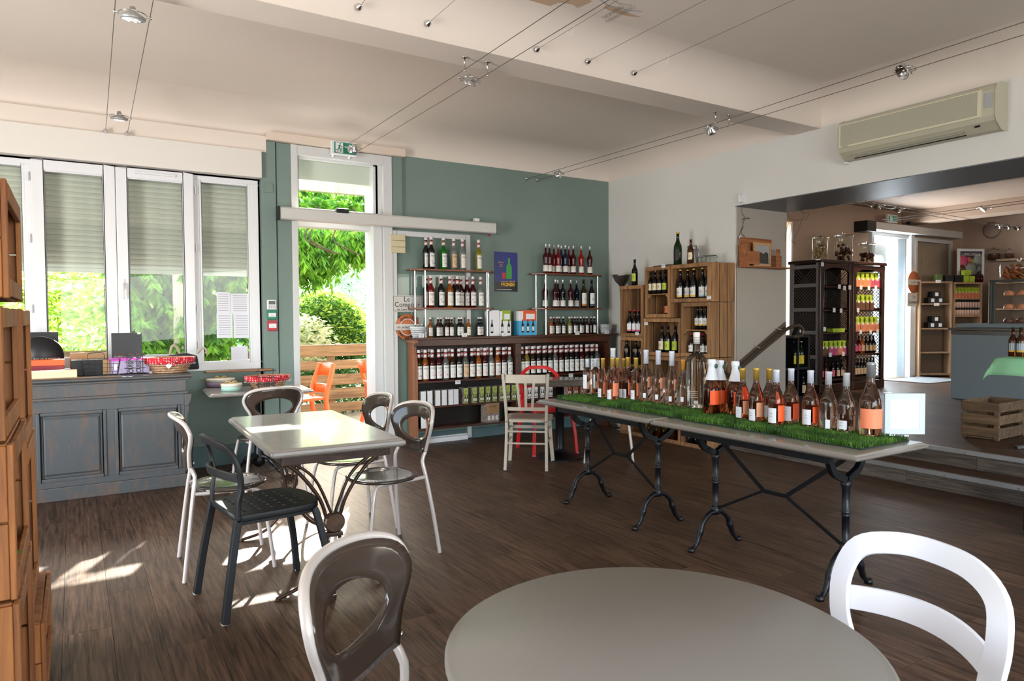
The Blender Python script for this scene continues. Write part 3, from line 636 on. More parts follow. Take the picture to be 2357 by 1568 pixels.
# ---- oval-back chair: pale tube frame, glossy brown plastic seat and pierced back
M_TUBE = pm('pale_grey_tube', '#bab1ab', .28, .15)
M_SEAT = pm('glossy_brown_plastic', '#3c322b', .14, coat=.4, spec=.35)
def oval_chair(label, x, y, face, group='oval-backed chairs', back=True):
    """face = direction (dx,dy) the sitter looks"""
    t = thing('oval_back_chair', label, 'chair', (x, y, 0), math.atan2(-face[0], face[1]), group)
    if KIDS.get('oval'):
        for c in KIDS['oval'].children: copy_tree(c, t)
        return t
    KIDS['oval'] = t
    # side view: seat round in the middle, back at -Y
    def bow(xx): return .10*(xx/.2)**2*.55        # back curls forward at its sides
    def by(z): return -.185-(z-.45)*.20          # and leans backwards
    out = [(-.145, .575), (-.155, .61), (-.175, .66), (-.208, .72), (-.215, .765), (-.19, .81), (-.12, .835), (0, .843)]
    out = out + [(-a, b) for a, b in out[-2::-1]]
    O = catmull([(a, b, 0) for a, b in out], 4)
    # frame tube: floor -> seat -> arch -> floor
    pts = [(-.225, -.235, .0), (-.20, -.205, .25), (-.168, -.18, .45), (-.150, by(.53)+bow(.15), .53)]
    pts += [(p.x, by(p.y)+bow(p.x)-.012, p.y+.004) for p in O]
    pts += [(.150, by(.53)+bow(.15), .53), (.168, -.18, .45), (.20, -.205, .25), (.225, -.235, 0)]
    MB().tube(catmull(pts, 2), .0115, 10).build('back_frame', M_TUBE, t)
    for s in (-1, 1):
        P = catmull([(s*.212, .215, 0), (s*.195, .185, .25), (s*.175, .155, .40), (s*.165, .12, .432), (s*.16, .04, .436), (s*.165, -.10, .436), (s*.168, -.18, .44)], 5)
        MB().tube(P, .0105, 10).build('front_leg', M_TUBE, t)
    MB().tube([(-.16, .06, .436), (.16, .06, .436)], .009, 8).tube([(-.165, -.11, .436), (.165, -.11, .436)], .009, 8).build('seat_rail', M_TUBE, t)
    # pierced back plate
    inner = []
    n = len(O)
    tot = 0; 
    for i in range(n):
        pass
    m = 56; vs = []; fs = []
    # resample outer loop (closed by bottom edge)
    loop = [Vector((p.x, p.y)) for p in O] + [Vector((.07, .562)), Vector((0, .556)), Vector((-.07, .562))]
    cumul = [0]
    for i in range(len(loop)): cumul.append(cumul[-1]+(loop[(i+1) % len(loop)]-loop[i]).length)
    def at(s):
        s = s % cumul[-1]
        for i in range(len(loop)):
            if s <= cumul[i+1]: return loop[i].lerp(loop[(i+1) % len(loop)], (s-cumul[i])/max(1e-9, cumul[i+1]-cumul[i]))
    for th in (0, 1):
        for r in range(5):
            f = r/4
            for i in range(m):
                o_ = at(cumul[-1]*i/m); c = Vector((0, .705)); an = math.atan2((o_-c).y/.075, (o_-c).x/.135)
                inn = c+Vector((.135*math.cos(an), .066*math.sin(an) if math.sin(an) < 0 else .062*math.sin(an)))
                p = o_.lerp(inn, f); thk = .004 if 0 < r < 4 else .002
                yy = by(p.y)+bow(p.x)+(thk if th else -thk)+.002
                vs.append((p.x, yy, p.y))
    def id_(th, r, i): return th*5*m+r*m+(i % m)
    for i in range(m):
        for r in range(4):
            fs.append((id_(0, r, i), id_(0, r, i+1), id_(0, r+1, i+1), id_(0, r+1, i))); fs.append((id_(1, r, i), id_(1, r+1, i), id_(1, r+1, i+1), id_(1, r, i+1)))
        fs.append((id_(0, 0, i), id_(1, 0, i), id_(1, 0, i+1), id_(0, 0, i+1))); fs.append((id_(0, 4, i), id_(0, 4, i+1), id_(1, 4, i+1), id_(1, 4, i)))
    MB().add(vs, fs, True).build('backrest', M_SEAT, t)
    # seat: rounded disc, slightly dished
    vs = []; fs = []; N = 40; prof = [(0, .447), (.5, .446), (.82, .449), (.95, .455), (1, .450), (.985, .438), (.9, .433), (0, .435)]
    for r, z in prof:
        for q in range(N):
            a = 2*PI*q/N; cx_ = math.cos(a); sy_ = math.sin(a)
            e = .205*r; vs.append((e*(abs(cx_)**.92)*(1 if cx_ > 0 else -1), (.20*r)*(abs(sy_)**.92)*(1 if sy_ > 0 else -1)+.012, z+.002))
    for k_ in range(len(prof)-1):
        for q in range(N): fs.append((k_*N+q, k_*N+(q+1) % N, (k_+1)*N+(q+1) % N, (k_+1)*N+q))
    s_ = MB().add(vs, fs, True).build('seat', M_SEAT, t)
    for a, b in ((-.12, .11), (.12, .11), (-.12, -.09), (.12, -.09)):
        MB().lathe([(.006, .0), (.008, .002), (.011, .002), (.013, 0)], 10, (a, b+.012, .450)).build('rivet', M_CHROME, s_)
    for q in (-1, 1): MB().lathe([(0, 0), (.006, 0), (.006, .004), (0, .005)], 8).build('screw', M_CHROME, t, loc=(q*.148, by(.60)+bow(.15)+.008, .60), rot=(-PI/2, 0, 0))
    return t
oval_chair('oval-backed chair at the bottom edge beside the round table', .655, 1.315, (.66, -.75))
oval_chair('oval-backed chair with its pale frame toward us, left of the iron table', .70, 4.12, (1, -.06))
oval_chair('oval-backed chair at the narrow side table, its back toward the iron table', 1.24, 5.55, (-.06, 1))
oval_chair('nearer shiny oval-backed chair on the right side of the iron table', 1.50, 3.80, (-.98, -.14))
oval_chair('farther shiny oval-backed chair on the right side of the iron table', 1.50, 4.40, (-1, -.03))
oval_chair('oval-backed chair mostly hidden behind the farther bottle table', 4.29, 5.12, (-.75, .66))

# ---- one-piece plastic chair: hoop back with a lower band
def hoop_chair(name, label, x, y, face, mat, slots=True, H=.80, group=None, bwid=.036):
    t = thing(name, label, 'chair', (x, y, 0), math.atan2(-face[0], face[1]), group)
    def fy(z): return -.20-(z-.45)*.22
    def leg(pts, w): return MB().sweep(catmull(pts, 4), lambda i: [(-w/2, -w/2), (w/2, -w/2), (w/2, w/2), (-w/2, w/2)], False, up=(1, 0, 0))
    for s in (-1, 1):
        leg([(s*.225, .245, 0), (s*.215, .225, .2), (s*.195, .185, .40), (s*.19, .17, .44)], .030).build('front_leg', mat, t, .004)
        leg([(s*.225, -.265, 0), (s*.215, -.235, .2), (s*.198, -.20, .40), (s*.195, -.19, .45)], .032).build('rear_leg', mat, t, .004)
    def bw(xx): return .055*(abs(xx)/.2)**2
    pts = [(-.195, -.19, .44), (-.195, fy(.5)+.02, .52), (-.205, fy(.60)+bw(.2), .60), (-.212, fy(.69)+bw(.21), .69), (-.185, fy(.76)+bw(.185), .765), (-.10, fy(.79)+bw(.1), H-.005), (0, fy(.8), H)]
    pts += [(-a, b, c) for a, b, c in pts[-2::-1]]
    P = catmull(pts, 5)
    # flat strap section, wide side across the back plane
    nrm = []
    vs = []; fs = []; n = len(P); w, th = bwid, .016
    for i, p in enumerate(P):
        d = (P[min(i+1, n-1)]-P[max(i-1, 0)]).normalized(); fwd = Vector((-p.x*.5, 1, .22)).normalized(); side = d.cross(fwd).normalized(); fwd = side.cross(d)
        vs += [p+side*(a*w/2)+fwd*(b*th/2) for a, b in ((-1, -.6), (-.92, -1), (.92, -1), (1, -.6), (1, .6), (.92, 1), (-.92, 1), (-1, .6))]
    for i in range(n-1):
        for q in range(8): fs.append((i*8+q, i*8+(q+1) % 8, (i+1)*8+(q+1) % 8, (i+1)*8+q))
    fs += [tuple(range(8))[::-1], tuple((n-1)*8+q for q in range(8))]
    MB().add(vs, fs, True).build('back_hoop', mat, t).modifiers.new('flat_faces', 'WEIGHTED_NORMAL')
    B = [(-.20+.40*i/16, 0, 0) for i in range(17)]; vs = []; fs = []
    for (xx, _, _) in B:
        zc = .635+.015*(1-(xx/.2)**2); yy = fy(zc)+bw(xx)-.008*(1-(xx/.2)**2)
        for a, b in ((-bwid*.55, -.006), (bwid*.55, -.006), (bwid*.55, .006), (-bwid*.55, .006)): vs.append((xx, yy+b-a*.2, zc+a))
    for i in range(16):
        for q in range(4): fs.append((i*4+q, i*4+(q+1) % 4, (i+1)*4+(q+1) % 4, (i+1)*4+q))
    fs += [(3, 2, 1, 0), (64, 65, 66, 67)]
    MB().add(vs, fs, True).build('back_band', mat, t, .002).modifiers.new('flat_faces', 'WEIGHTED_NORMAL')
    # seat outline
    o = [(-.205, -.195), (-.21, 0), (-.205, .12), (-.175, .19), (-.09, .222), (0, .228)]; o += [(-a, b) for a, b in o[-2::-1]]
    ol = [(p.x, p.y) for p in catmull([(a, b, 0) for a, b in o], 4)]
    cu = bpy.data.curves.new('seat', 'CURVE'); cu.dimensions = '2D'; cu.fill_mode = 'BOTH'; cu.extrude = .012; cu.bevel_depth = .004; cu.bevel_resolution = 1; cu.resolution_u = 1
    def spl(pp):
        s = cu.splines.new('POLY'); s.points.add(len(pp)-1); s.use_cyclic_u = True
        for q, (a, b) in zip(s.points, pp): q.co = (a, b, 0, 1)
    spl(ol)
    if slots:
        for r in range(6):
            for c in range(6):
                cx_ = -.1375+c*.055; cyy = -.14+r*.058; ang = 0
                if abs(cx_) > .12 and r == 5: continue
                spl([(cx_+.019*math.cos(2*PI*k/12), cyy+.013*math.sin(2*PI*k/12)) for k in range(12)])
    tmp = bpy.data.objects.new('tmp', cu); COL.objects.link(tmp); bpy.context.view_layer.update()
    me = bpy.data.meshes.new_from_object(tmp.evaluated_get(bpy.context.evaluated_depsgraph_get())); bpy.data.objects.remove(tmp); me.materials.clear()
    link('seat', me, mat, t, (0, 0, .452))
    mb = MB(); n = len(ol)
    for i in range(n-1): mb.bar((ol[i][0]*.975, ol[i][1]*.975, .437), (ol[i+1][0]*.975, ol[i+1][1]*.975, .437), .008, .03)
    mb.build('seat_rim', mat, t)
    for s in (-1, 1):
        for yy in (.245, -.265): sbox('foot_cap', pm('white_foot_cap', '#c9c6c0', .5), t, (s*.225, yy, .004), (.03, .03, .008))
    return t
hoop_chair('plastic_chair', 'matt black plastic chair with slotted seat at the iron table corner', .775, 3.53, (.99, .12), pm('matt_black_plastic', '#121416', .5), True)
hoop_chair('plastic_chair', 'white plastic hoop-backed chair at the right of the front round table', 1.44, .91, (-.966, .26), pm('white_plastic', '#dadde6', .35), True, bwid=.054)
hoop_chair('metal_chair', 'red hoop-backed chair on the far side of the bistro table', 4.05, 5.80, (-.25, -1), pm('red_lacquer', '#c41a1c', .35), False, H=.83)

# ---- cream wooden bistro chair
wc = thing('bistro_chair', 'cream painted wooden chair with three splats left of the long tables', 'chair', (3.50, 5.30, 0), math.atan2(-.62, .78)-.03)
M_CREAM = pm('cream_painted_wood', '#b3a898', .45, noise=(14, .06))
def post(P, w, d, nm): return MB().sweep(catmull(P, 5), lambda i: [(-w/2, -d/2), (w/2, -d/2), (w/2, d/2), (-w/2, d/2)], False, up=(1, 0, 0)).build(nm, M_CREAM, wc, .003)
for s in (-1, 1):
    post([(s*.185, -.225, 0), (s*.18, -.185, .2), (s*.178, -.165, .42), (s*.185, -.185, .62), (s*.20, -.225, .86)], .034, .026, 'rear_post')
    post([(s*.205, .215, 0), (s*.19, .18, .2), (s*.178, .155, .42), (s*.176, .15, .43)], .036, .032, 'front_leg')
    for zz in (.34, .235): MB().tube([(s*.178, -.17, zz), (s*.185, .165, zz)], .009, 8).build('side_stretcher', M_CREAM, wc)
    MB().lathe([(0, 0), (.008, 0), (.007, .004), (0, .005)], 10).build('bolt', M_STEEL, wc, loc=(s*.178, -.183, .43), rot=(PI/2, 0, 0))
def rail(z, h, n, nm, dep=.02, hw=.18, y0=-.20, cv=.02):
    mb = MB(); vs = []; fs = []
    for i in range(11):
        xx = -hw+2*hw*i/10; yy = y0-cv*(1-(xx/hw)**2)
        vs += [(xx, yy+a, z+b) for a, b in ((-dep/2, -h/2), (dep/2, -h/2), (dep/2, h/2), (-dep/2, h/2))]
    for i in range(10):
        for q in range(4): fs.append((i*4+q, i*4+(q+1) % 4, i*4+4+(q+1) % 4, i*4+4+q))
    fs += [(3, 2, 1, 0), (40, 41, 42, 43)]
    mb.add(vs, fs).build(nm, M_CREAM, wc)
rail(.815, .075, 10, 'top_rail', y0=-.212); rail(.545, .03, 10, 'lower_rail', y0=-.175, hw=.172)
for xx in (-.075, 0, .075): MB().bar((xx*.75, -.19, .555), (xx, -.228, .79), .024, .010, (0, 1, 0)).build('back_splat', M_CREAM, wc, .002)
MB().tube([(-.178, -.175, .34), (.178, -.175, .34)], .0095, 8).build('rear_stretcher', M_CREAM, wc); MB().tube([(-.178, -.183, .235), (.178, -.183, .235)], .0095, 8).build('rear_stretcher', M_CREAM, wc)
MB().box(-.185, .185, .162, .18, .315, .345).build('front_stretcher', M_CREAM, wc, .003)
so = catmull([(-.16, -.165, 0), (-.20, .0, 0), (-.21, .12, 0), (-.17, .195, 0), (0, .205, 0), (.17, .195, 0), (.21, .12, 0), (.20, 0, 0), (.16, -.165, 0), (0, -.18, 0)], 4, closed=True)
MB().prism([(p.x, p.y) for p in so], .425, .452).build('seat', M_CREAM, wc, .006)
MB().prism([(p.x*.82, p.y*.82+.005) for p in so], .4521, .454).build('seat_panel', pm('brown_seat_panel', '#8b7a6c', .4), wc, .001)

# ---- orange terrace chairs and table
M_OR = pm('orange_plastic', '#f26c34', .4)
def orange_chair(label, x, y, rz):
    t = thing('terrace_chair', label, 'chair', (x, y, -.02), rz, 'orange terrace chairs')
    def sec(w, d): return lambda i: [(-w/2, -d/2), (w/2, -d/2), (w/2, d/2), (-w/2, d/2)]
    for s in (-1, 1):
        MB().sweep(catmull([(s*.20, -.28, 0), (s*.20, -.22, .25), (s*.2, -.19, .45), (s*.2, -.24, .65), (s*.17, -.30, .84)], 5), sec(.045, .035), True, up=(1, 0, 0)).build('rear_leg', M_OR, t)
        MB().sweep(catmull([(s*.21, .24, 0), (s*.2, .21, .25), (s*.19, .19, .45)], 5), sec(.04, .035), True, up=(1, 0, 0)).build('front_leg', M_OR, t)
    MB().prism([(p.x, p.y) for p in catmull([(-.2, -.19, 0), (-.22, 0, 0), (-.2, .2, 0), (0, .23, 0), (.2, .2, 0), (.22, 0, 0), (.2, -.19, 0)], 4)], .435, .465).build('seat', M_OR, t, .006)
    mb = MB()
    for (z0, z1) in ((.70, .85), (.50, .60)):
        vs = []; fs = []
        for i in range(9):
            xx = -.19+.38*i/8
            for z in (z0, z1):
                yy = -.20-(z-.45)*.26-.03*(1-(xx/.19)**2); vs += [(xx, yy-.006, z-(.03*(abs(xx)/.19)**3 if z > .84 else 0)), (xx, yy+.006, z-(.03*(abs(xx)/.19)**3 if z > .84 else 0))]
        for i in range(8):
            k = i*4; fs += [(k, k+4, k+6, k+2), (k+1, k+3, k+7, k+5), (k, k+1, k+5, k+4), (k+2, k+6, k+7, k+3)]
        fs += [(0, 2, 3, 1), (32, 33, 35, 34)]; mb.add(vs, fs, True)
    mb.build('backrest', M_OR, t); return t
oc = ony(752, 950, 8.1)
orange_chair('orange plastic terrace chair left of centre seen through the doorway', 2.24, 8.15, PI/2+.15)
orange_chair('orange plastic terrace chair at the right edge of the doorway view', ony(850, 830, 8.3).x+.21, 8.3, -PI/2-.15)
tt = thing('terrace_table', 'pale terrace table whose edge shows through the doorway', 'table', (1.72, 8.2, -.02))
slab(.55, .7, .03).build('table_top', pm('pale_table_top', '#d9d7d2', .3), tt, loc=(0, 0, .72))
MB().lathe([(0, 0), (.22, 0), (.2, .02), (.03, .04), (.03, .72), (0, .72)], 16).build('pedestal', M_STEEL, tt)

# ================================================================== counter with worn blue paint
ct = thing('shop_counter', 'old wooden counter with worn blue-grey paint under the window', 'counter', (0, 6.21, 0))
M_BLUE = worn_paint('worn_blue_paint', '#474a4c', '#6b5240', '#9a9a92')
def cb(n, *a, **k): return box(n, M_BLUE, ct, *a, **k)
cb('plinth', -1.3, .77, -.015, .5, 0, .10, .006); cb('carcass', -1.3, .745, .012, .5, .10, .86)
cb('bottom_rail', -1.3, .745, -.004, .014, .10, .15, .003); cb('top_rail', -1.3, .745, -.004, .014, .665, .755, .003)
for a, b in ((-1.3, -.255), (.195, .25), (.717, .745)): cb('stile', a, b, -.004, .014, .15, .665, .002)
for a, b in ((-.255, .195), (.25, .717)):
    p = frame_rect('raised_moulding', M_BLUE, ct, a, b, .15, .665, -.012, .012, .022, .005)
    frame_rect('inner_moulding', M_BLUE, p, a+.03, b-.03, .18, .635, .0, .013, .010, .003)
    vs = [(a+.055, -.004, .205), (b-.055, -.004, .205), (b-.055, -.004, .61), (a+.055, -.004, .61), (a+.028, .011, .178), (b-.028, .011, .178), (b-.028, .011, .637), (a+.028, .011, .637)]
    MB().add(vs, [(0, 1, 2, 3), (0, 4, 5, 1), (1, 5, 6, 2), (2, 6, 7, 3), (3, 7, 4, 0)]).build('field_panel', M_BLUE, p)
cb('lower_cornice', -1.3, .775, -.022, .5, .752, .775, .008); cb('frieze', -1.3, .76, -.008, .5, .775, .868, .003)
cb('upper_cornice', -1.3, .785, -.018, .5, .866, .885, .006)
MB().prism([(-.03, .884), (-.045, .895), (-.045, .905), (-.03, .915), (.50, .915), (.50, .884)], -1.3, .80, 'yz').build('worktop', M_BLUE, ct, .003)
box('worktop_board', wood('worktop_wood', '#6a5138', '#9a7c58', axis='X'), ct, -1.3, .30, -.03, .46, .915, .921, .002)
for zc, h_, w_ in ((.70, .10, .055), (.60, .10, .035), (.50, .10, .022)):
    MB().prism([(0, zc+h_/2), (w_, zc+h_/2), (w_*1.02, zc+h_*.2), (w_*.75, zc-h_*.25), (w_*.5, zc-h_/2), (0, zc-h_/2)], .0, .055, 'xz').build('corbel', M_BLUE, ct, .004, loc=(.746, -.004, 0))
MB().box(.745, .765, .0, .055, .12, .46).build('corner_strip', M_BLUE, ct, .003)
# ================================================================== bottles
def liquid(name, hexc, rough=.02, tr=.9, ior=1.36):
    return pm(name, hexc, rough, 0, tr, ior, spec=.6)
G = {'black': pm('near_black_glass', '#0d0c0e', .06), 'darkred': pm('dark_red_syrup', '#4a0d12', .06, trans=.5, ior=1.36), 'red': pm('red_syrup', '#a3161a', .06, trans=.7, ior=1.36),
     'brightred': pm('bright_red_syrup', '#d0221c', .06, trans=.7, ior=1.36), 'green': pm('green_syrup', '#128a1e', .06, trans=.6, ior=1.36), 'clear': pm('clear_syrup', '#dfe2dc', .04, trans=.9, ior=1.36),
     'yellow': pm('yellow_syrup', '#cfc04a', .05, trans=.8, ior=1.36), 'orange': pm('orange_syrup', '#b8621a', .06, trans=.6, ior=1.36), 'brown': pm('brown_syrup', '#3a2410', .06, trans=.5, ior=1.36),
     'blue': pm('dark_blue_liqueur', '#10213f', .06, trans=.5, ior=1.36), 'amber': pm('amber_glass', '#5a2c0c', .06, trans=.7, ior=1.4), 'darkgreen': pm('dark_green_glass', '#17300f', .06, trans=.6, ior=1.4),
     'rose': pm('pink_wine', '#fac3a6', .01, trans=1, ior=1.33), 'paler': pm('pale_pink_wine', '#f6dccd', .01, trans=1, ior=1.33), 'sparkle': pm('orange_pink_wine', '#f59a6e', .01, trans=1, ior=1.33), 'glass': pm('clear_bottle_glass', '#f2efe6', .01, trans=1, ior=1.3)}
M_LABEL = pm('white_label', '#dcdbd6', .6); M_LBEIGE = pm('beige_label', '#cfae8a', .6); M_REDB = pm('red_band', '#b8202a', .5)
M_CAPW = pm('white_cap', '#dccfd0', .4); M_CAPP = pm('pink_cap_top', '#c87a80', .4); M_SILVER = pm('silver_capsule', '#b9b9bb', .35, .5); M_GOLD = pm('gold_capsule', '#c9a24a', .35, .5); M_CAPB = pm('bluish_white_capsule', '#c9cdda', .4)
FRUIT = {n: pm('print_'+n, c, .6) for n, c in dict(darkred='#5e1a2c', red='#c0392b', orange='#e08a2c', yellow='#d8c040', green='#5d8a2c', purple='#3a3266', pink='#d85a78', brown='#7a4a2c', black='#262628', grey='#8a9088').items()}
ME = {}
def mesh_once(key, fn):
    if key not in ME: ME[key] = fn()
    return ME[key]
def prof_syrup(H, R): return [(0, 0), (R*.9, 0), (R, H*.012), (R, H*.50), (R*1.02, H*.52), (R*1.0, H*.555), (R*.93, H*.60), (R*.72, H*.655), (R*.5, H*.70), (R*.42, H*.74), (R*.40, H*.90), (R*.46, H*.905), (R*.46, H*.925), (0, H*.925)]
def prof_liq(H, R): return [(0, 0), (R*.82, 0), (R*.92, H*.02), (R*.95, H*.06), (R*.78, H*.30), (R*.78, H*.36), (R*.98, H*.50), (R, H*.56), (R*.9, H*.62), (R*.5, H*.68), (R*.34, H*.73), (R*.31, H*.93), (0, H*.93)]
def prof_burg(H, R): return [(0, H*.05), (R*.35, H*.04), (R*.62, .0), (R*.9, 0), (R, H*.02), (R, H*.42), (R*.94, H*.50), (R*.70, H*.60), (R*.48, H*.68), (R*.37, H*.75), (R*.34, H*.82), (R*.34, H*.985), (0, H*.985)]
def prof_bord(H, R): return [(0, H*.04), (R*.6, .0), (R*.9, 0), (R, H*.02), (R, H*.62), (R*.93, H*.68), (R*.6, H*.735), (R*.38, H*.77), (R*.35, H*.82), (R*.35, H*.985), (0, H*.985)]
def prof_beer(H, R): return [(0, 0), (R*.88, 0), (R, H*.03), (R, H*.52), (R*.92, H*.60), (R*.55, H*.70), (R*.38, H*.78), (R*.35, H*.95), (R*.42, H*.955), (R*.42, H*.975), (0, H*.975)]
PROF = dict(syrup=prof_syrup, liqueur=prof_liq, burgundy=prof_burg, bordeaux=prof_bord, beer=prof_beer)
def body(kind, H, R, mat, t, n=16):
    H = round(H, 2); R = round(R, 3)
    return link('glass_body', mesh_once((kind, H, R, n, 'b', mat.name), lambda: MB().lathe(PROF[kind](H, R), n).mesh('glass_body')), mat, t)
def lath(name, key, prof, mat, t, n=14): return link(name, mesh_once((name, key), lambda: MB().lathe(prof, n).mesh(name)), mat, t)
def patch(name, key, r, a0, a1, z0, z1, mat, t, n=8, lab=None):
    return link(name, mesh_once((name, key), lambda: MB().patch(r, a0, a1, z0, z1, n).mesh(name)), mat, t, label=lab)
def syrup(x, y, z, col, fruit, label, group, H=.325, R=.0365, face=-90, lab=None, neck=True, detail=True):
    t = thing('syrup_bottle', label, 'bottle', (x, y, z), math.radians(face+90), group)
    k = (round(H, 2), R); body('syrup', H, R, G[col], t); H = k[0]
    lath('cap', k, [(0, H), (R*.44, H), (R*.47, H*.985), (R*.47, H*.945), (R*.53, H*.935), (R*.53, H*.905), (0, H*.905)], M_CAPW, t)
    lath('cap_top', k, [(0, H*1.004), (R*.42, H*1.004), (R*.45, H*.985)], M_CAPP, t, 12)
    if neck:
        q = link('neck_band', mesh_once(('nb', k), lambda: MB().lathe([(R*.42, H*.755), (R*.52, H*.745), (R*.46, H*.80), (R*.43, H*.87), (R*.41, H*.87)], 14).mesh('neck_band')), M_LABEL, t)
        def stripe():
            mb = MB()
            for zc, w in ((.86, .016), (.765, .008)):
                vs = []
                for i in range(13):
                    a = math.radians(-180+180*i/12); zz = H*(zc+.02*math.sin(math.radians(-90+180*i/12))); rr = R*(.455 if zc > .8 else .53)
                    for dz in (-w, w): vs.append((rr*math.cos(a), rr*math.sin(a), zz+dz*H))
                mb.add(vs, [(2*i, 2*i+2, 2*i+3, 2*i+1) for i in range(12)], True)
            return mb.mesh('stripe')
        link('red_stripe', mesh_once(('stripe', k), stripe), M_REDB, q)
    lb = patch('paper_label', k, R*1.012, -150, -30, H*.065, H*.485, lab or M_LABEL, t)
    if detail:
        txt = text_mesh('MONIN', H*.075, bend=R*1.03, width=R*1.5)
        link('lettering', txt, M_INK, lb, (0, 0, H*.40))
        def blob():
            mb = MB()
            for (a, zz, s) in ((-100, .19, .36), (-72, .17, .30), (-118, .26, .16), (-84, .30, .10)):
                pts = []
                for i in range(9): 
                    an = 2*PI*i/9; aa = math.radians(a)+s*math.cos(an); pts.append((R*1.02*math.cos(aa), R*1.02*math.sin(aa), H*zz+R*s*.8*math.sin(an)))
                mb.add(pts, [tuple(range(9))])
            return mb.mesh('fruit_print')
        link('fruit_print', mesh_once(('blob', k), blob), FRUIT[fruit], lb)
    return t
def small_syrup(x, y, z, col, fruit, label, group, H=.215, R=.0265):
    return syrup(x, y, z, col, fruit, label, group, H, R, neck=False, detail=True)
def liqueur(x, y, z, col, label, group, H=.34, R=.036, fruit='orange'):
    t = thing('liqueur_bottle', label, 'bottle', (x, y, z), 0, group); k = ('l', H, R)
    body('liqueur', H, R, G[col], t)
    lath('capsule', k, [(0, H), (R*.36, H), (R*.38, H*.985), (R*.36, H*.95), (R*.36, H*.86), (R*.32, H*.86)], M_SILVER, t)
    lb = link('paper_label', mesh_once(('ll', k), lambda: MB().lathe([(R*.955, H*.055), (R*.965, H*.06), (R*.83, H*.27), (R*.82, H*.27)], 16).mesh('paper_label')), M_LABEL, t)
    link('fruit_print', mesh_once(('lf', k), lambda: MB().add([((R*.93-.1*R*(h/.2))*math.cos(math.radians(a)), (R*.93-.1*R*(h/.2))*math.sin(math.radians(a))-.001, H*h+.02) for a, h in ((-85, .04), (-65, .05), (-55, .10), (-62, .15), (-80, .15), (-92, .10))], [tuple(range(6))]).mesh('fp')), FRUIT[fruit], lb)
    return t
def beer(x, y, z, label, group, H=.29, R=.036, glass='black', lab=None, band=None, face=-90, cap='black', lz=(.16, .46), name='beer_bottle', top=None):
    t = thing(name, label, 'bottle', (x, y, z), math.radians(face+90), group); k = ('be', H, R)
    body('beer', H, R, G[glass], t, 14)
    lath('crown_cap', k, [(0, H), (R*.40, H), (R*.46, H*.98), (R*.47, H*.955), (R*.38, H*.95)], {'black': M_BLACK, 'gold': M_GOLD, 'red': M_REDB, 'silver': M_SILVER}[cap], t, 10)
    if lab:
        l = patch('paper_label', (k, lz), R*1.015, -155, -25, H*lz[0], H*lz[1], lab, t, 7)
        if band: patch('label_band', (k, lz), R*1.025, -155, -25, H*(lz[0]+.005), H*(lz[0]+.06), band, l, 7)
        if top:
            def fig():
                mb = MB(); pts = []
                for i in range(8): an = 2*PI*i/8; aa = math.radians(-90)+.42*math.cos(an); pts.append((R*1.03*math.cos(aa), R*1.03*math.sin(aa), H*(lz[0]+lz[1])/2+R*.5*math.sin(an)))
                return mb.add(pts, [tuple(range(8))]).mesh('emblem')
            link('emblem', mesh_once(('emb', k, lz), fig), top, l)
    return t

# ================================================================== syrup cabinet
cab = thing('syrup_cabinet', 'long dark wood open cabinet full of syrup bottles against the green wall', 'cabinet', (2.99, 6.655, 0))
def cw(n, x0, x1, y0, y1, z0, z1, mat=M_DKWOOD, b=.004, **k): return box(n, mat, cab, x0, x1, y0, y1, z0, z1, b, **k)
CW = 2.62
MB().prism([(0, 0), (.0, .9), (.03, 1.0), (.03, 1.08), (0, 1.09), (0, 1.11), (.19, 1.11), (.19, 0)], 0, .028, 'yz').build('side_panel', M_DKWOODZ, cab, .003)
MB().prism([(0, 0), (.0, 1.11), (.19, 1.11), (.19, 0)], CW-.04, CW-.012, 'yz').build('side_panel', M_DKWOOD, cab, .003)
cw('back_panel', .028, CW-.04, .186, .198, .14, 1.11, pm('very_dark_wood', '#160d09', .5), .0)
cw('divider', 1.235, 1.31, .0, .186, .14, 1.11)
for zt in (.692, .425, .195): cw('shelf', .028, 1.235, .005, .186, zt-.024, zt); 
for zt in (.692, .425, .195): cw('shelf', 1.31, CW-.04, .005, .186, zt-.024, zt)
cw('top_board', -.03, CW+.10, -.03, .20, 1.125, 1.152, b=.006); cw('frieze', .0, CW-.01, -.008, .186, 1.06, 1.127)
cw('end_block', -.02, .02, -.03, .20, 1.095, 1.127, M_DKWOODZ)
SZ = .692
FR = 6.655+.045
cols = [('brown', 'darkred'), ('orange', 'yellow'), ('darkred', 'pink'), ('darkred', 'pink'), ('clear', 'red'), ('brown', 'orange'), ('black', 'purple'), ('clear', 'brown'), ('black', 'red'), ('orange', 'orange'), ('darkred', 'orange'), ('clear', 'grey'), ('orange', 'pink'), ('darkred', 'grey'), ('clear', 'brown')]
cname = dict(black='near-black', darkred='dark red', red='red', clear='colourless', brown='brown', orange='amber', yellow='yellow', green='green', blue='dark blue', brightred='bright red', amber='amber')
xs = [500, 620, 745, 863, 990, 1110, 1228, 1350, 1463, 1580, 1695, 1812, 1925, 2035, 2145]
for i, (px, (c, f)) in enumerate(zip(xs, cols)):
    p = ony(900+px/7.857, 840, FR)
    syrup(p.x, FR, SZ, c, f, f'{cname[c]} syrup bottle, {od(i+1, 15)} in the front row of the left cabinet bay', 'syrup bottles in the cabinet', lab=M_LBEIGE if i == 7 else None)
xs = [565, 690, 930, 1050, 1285, 1515, 1635, 1740, 1955, 2080]
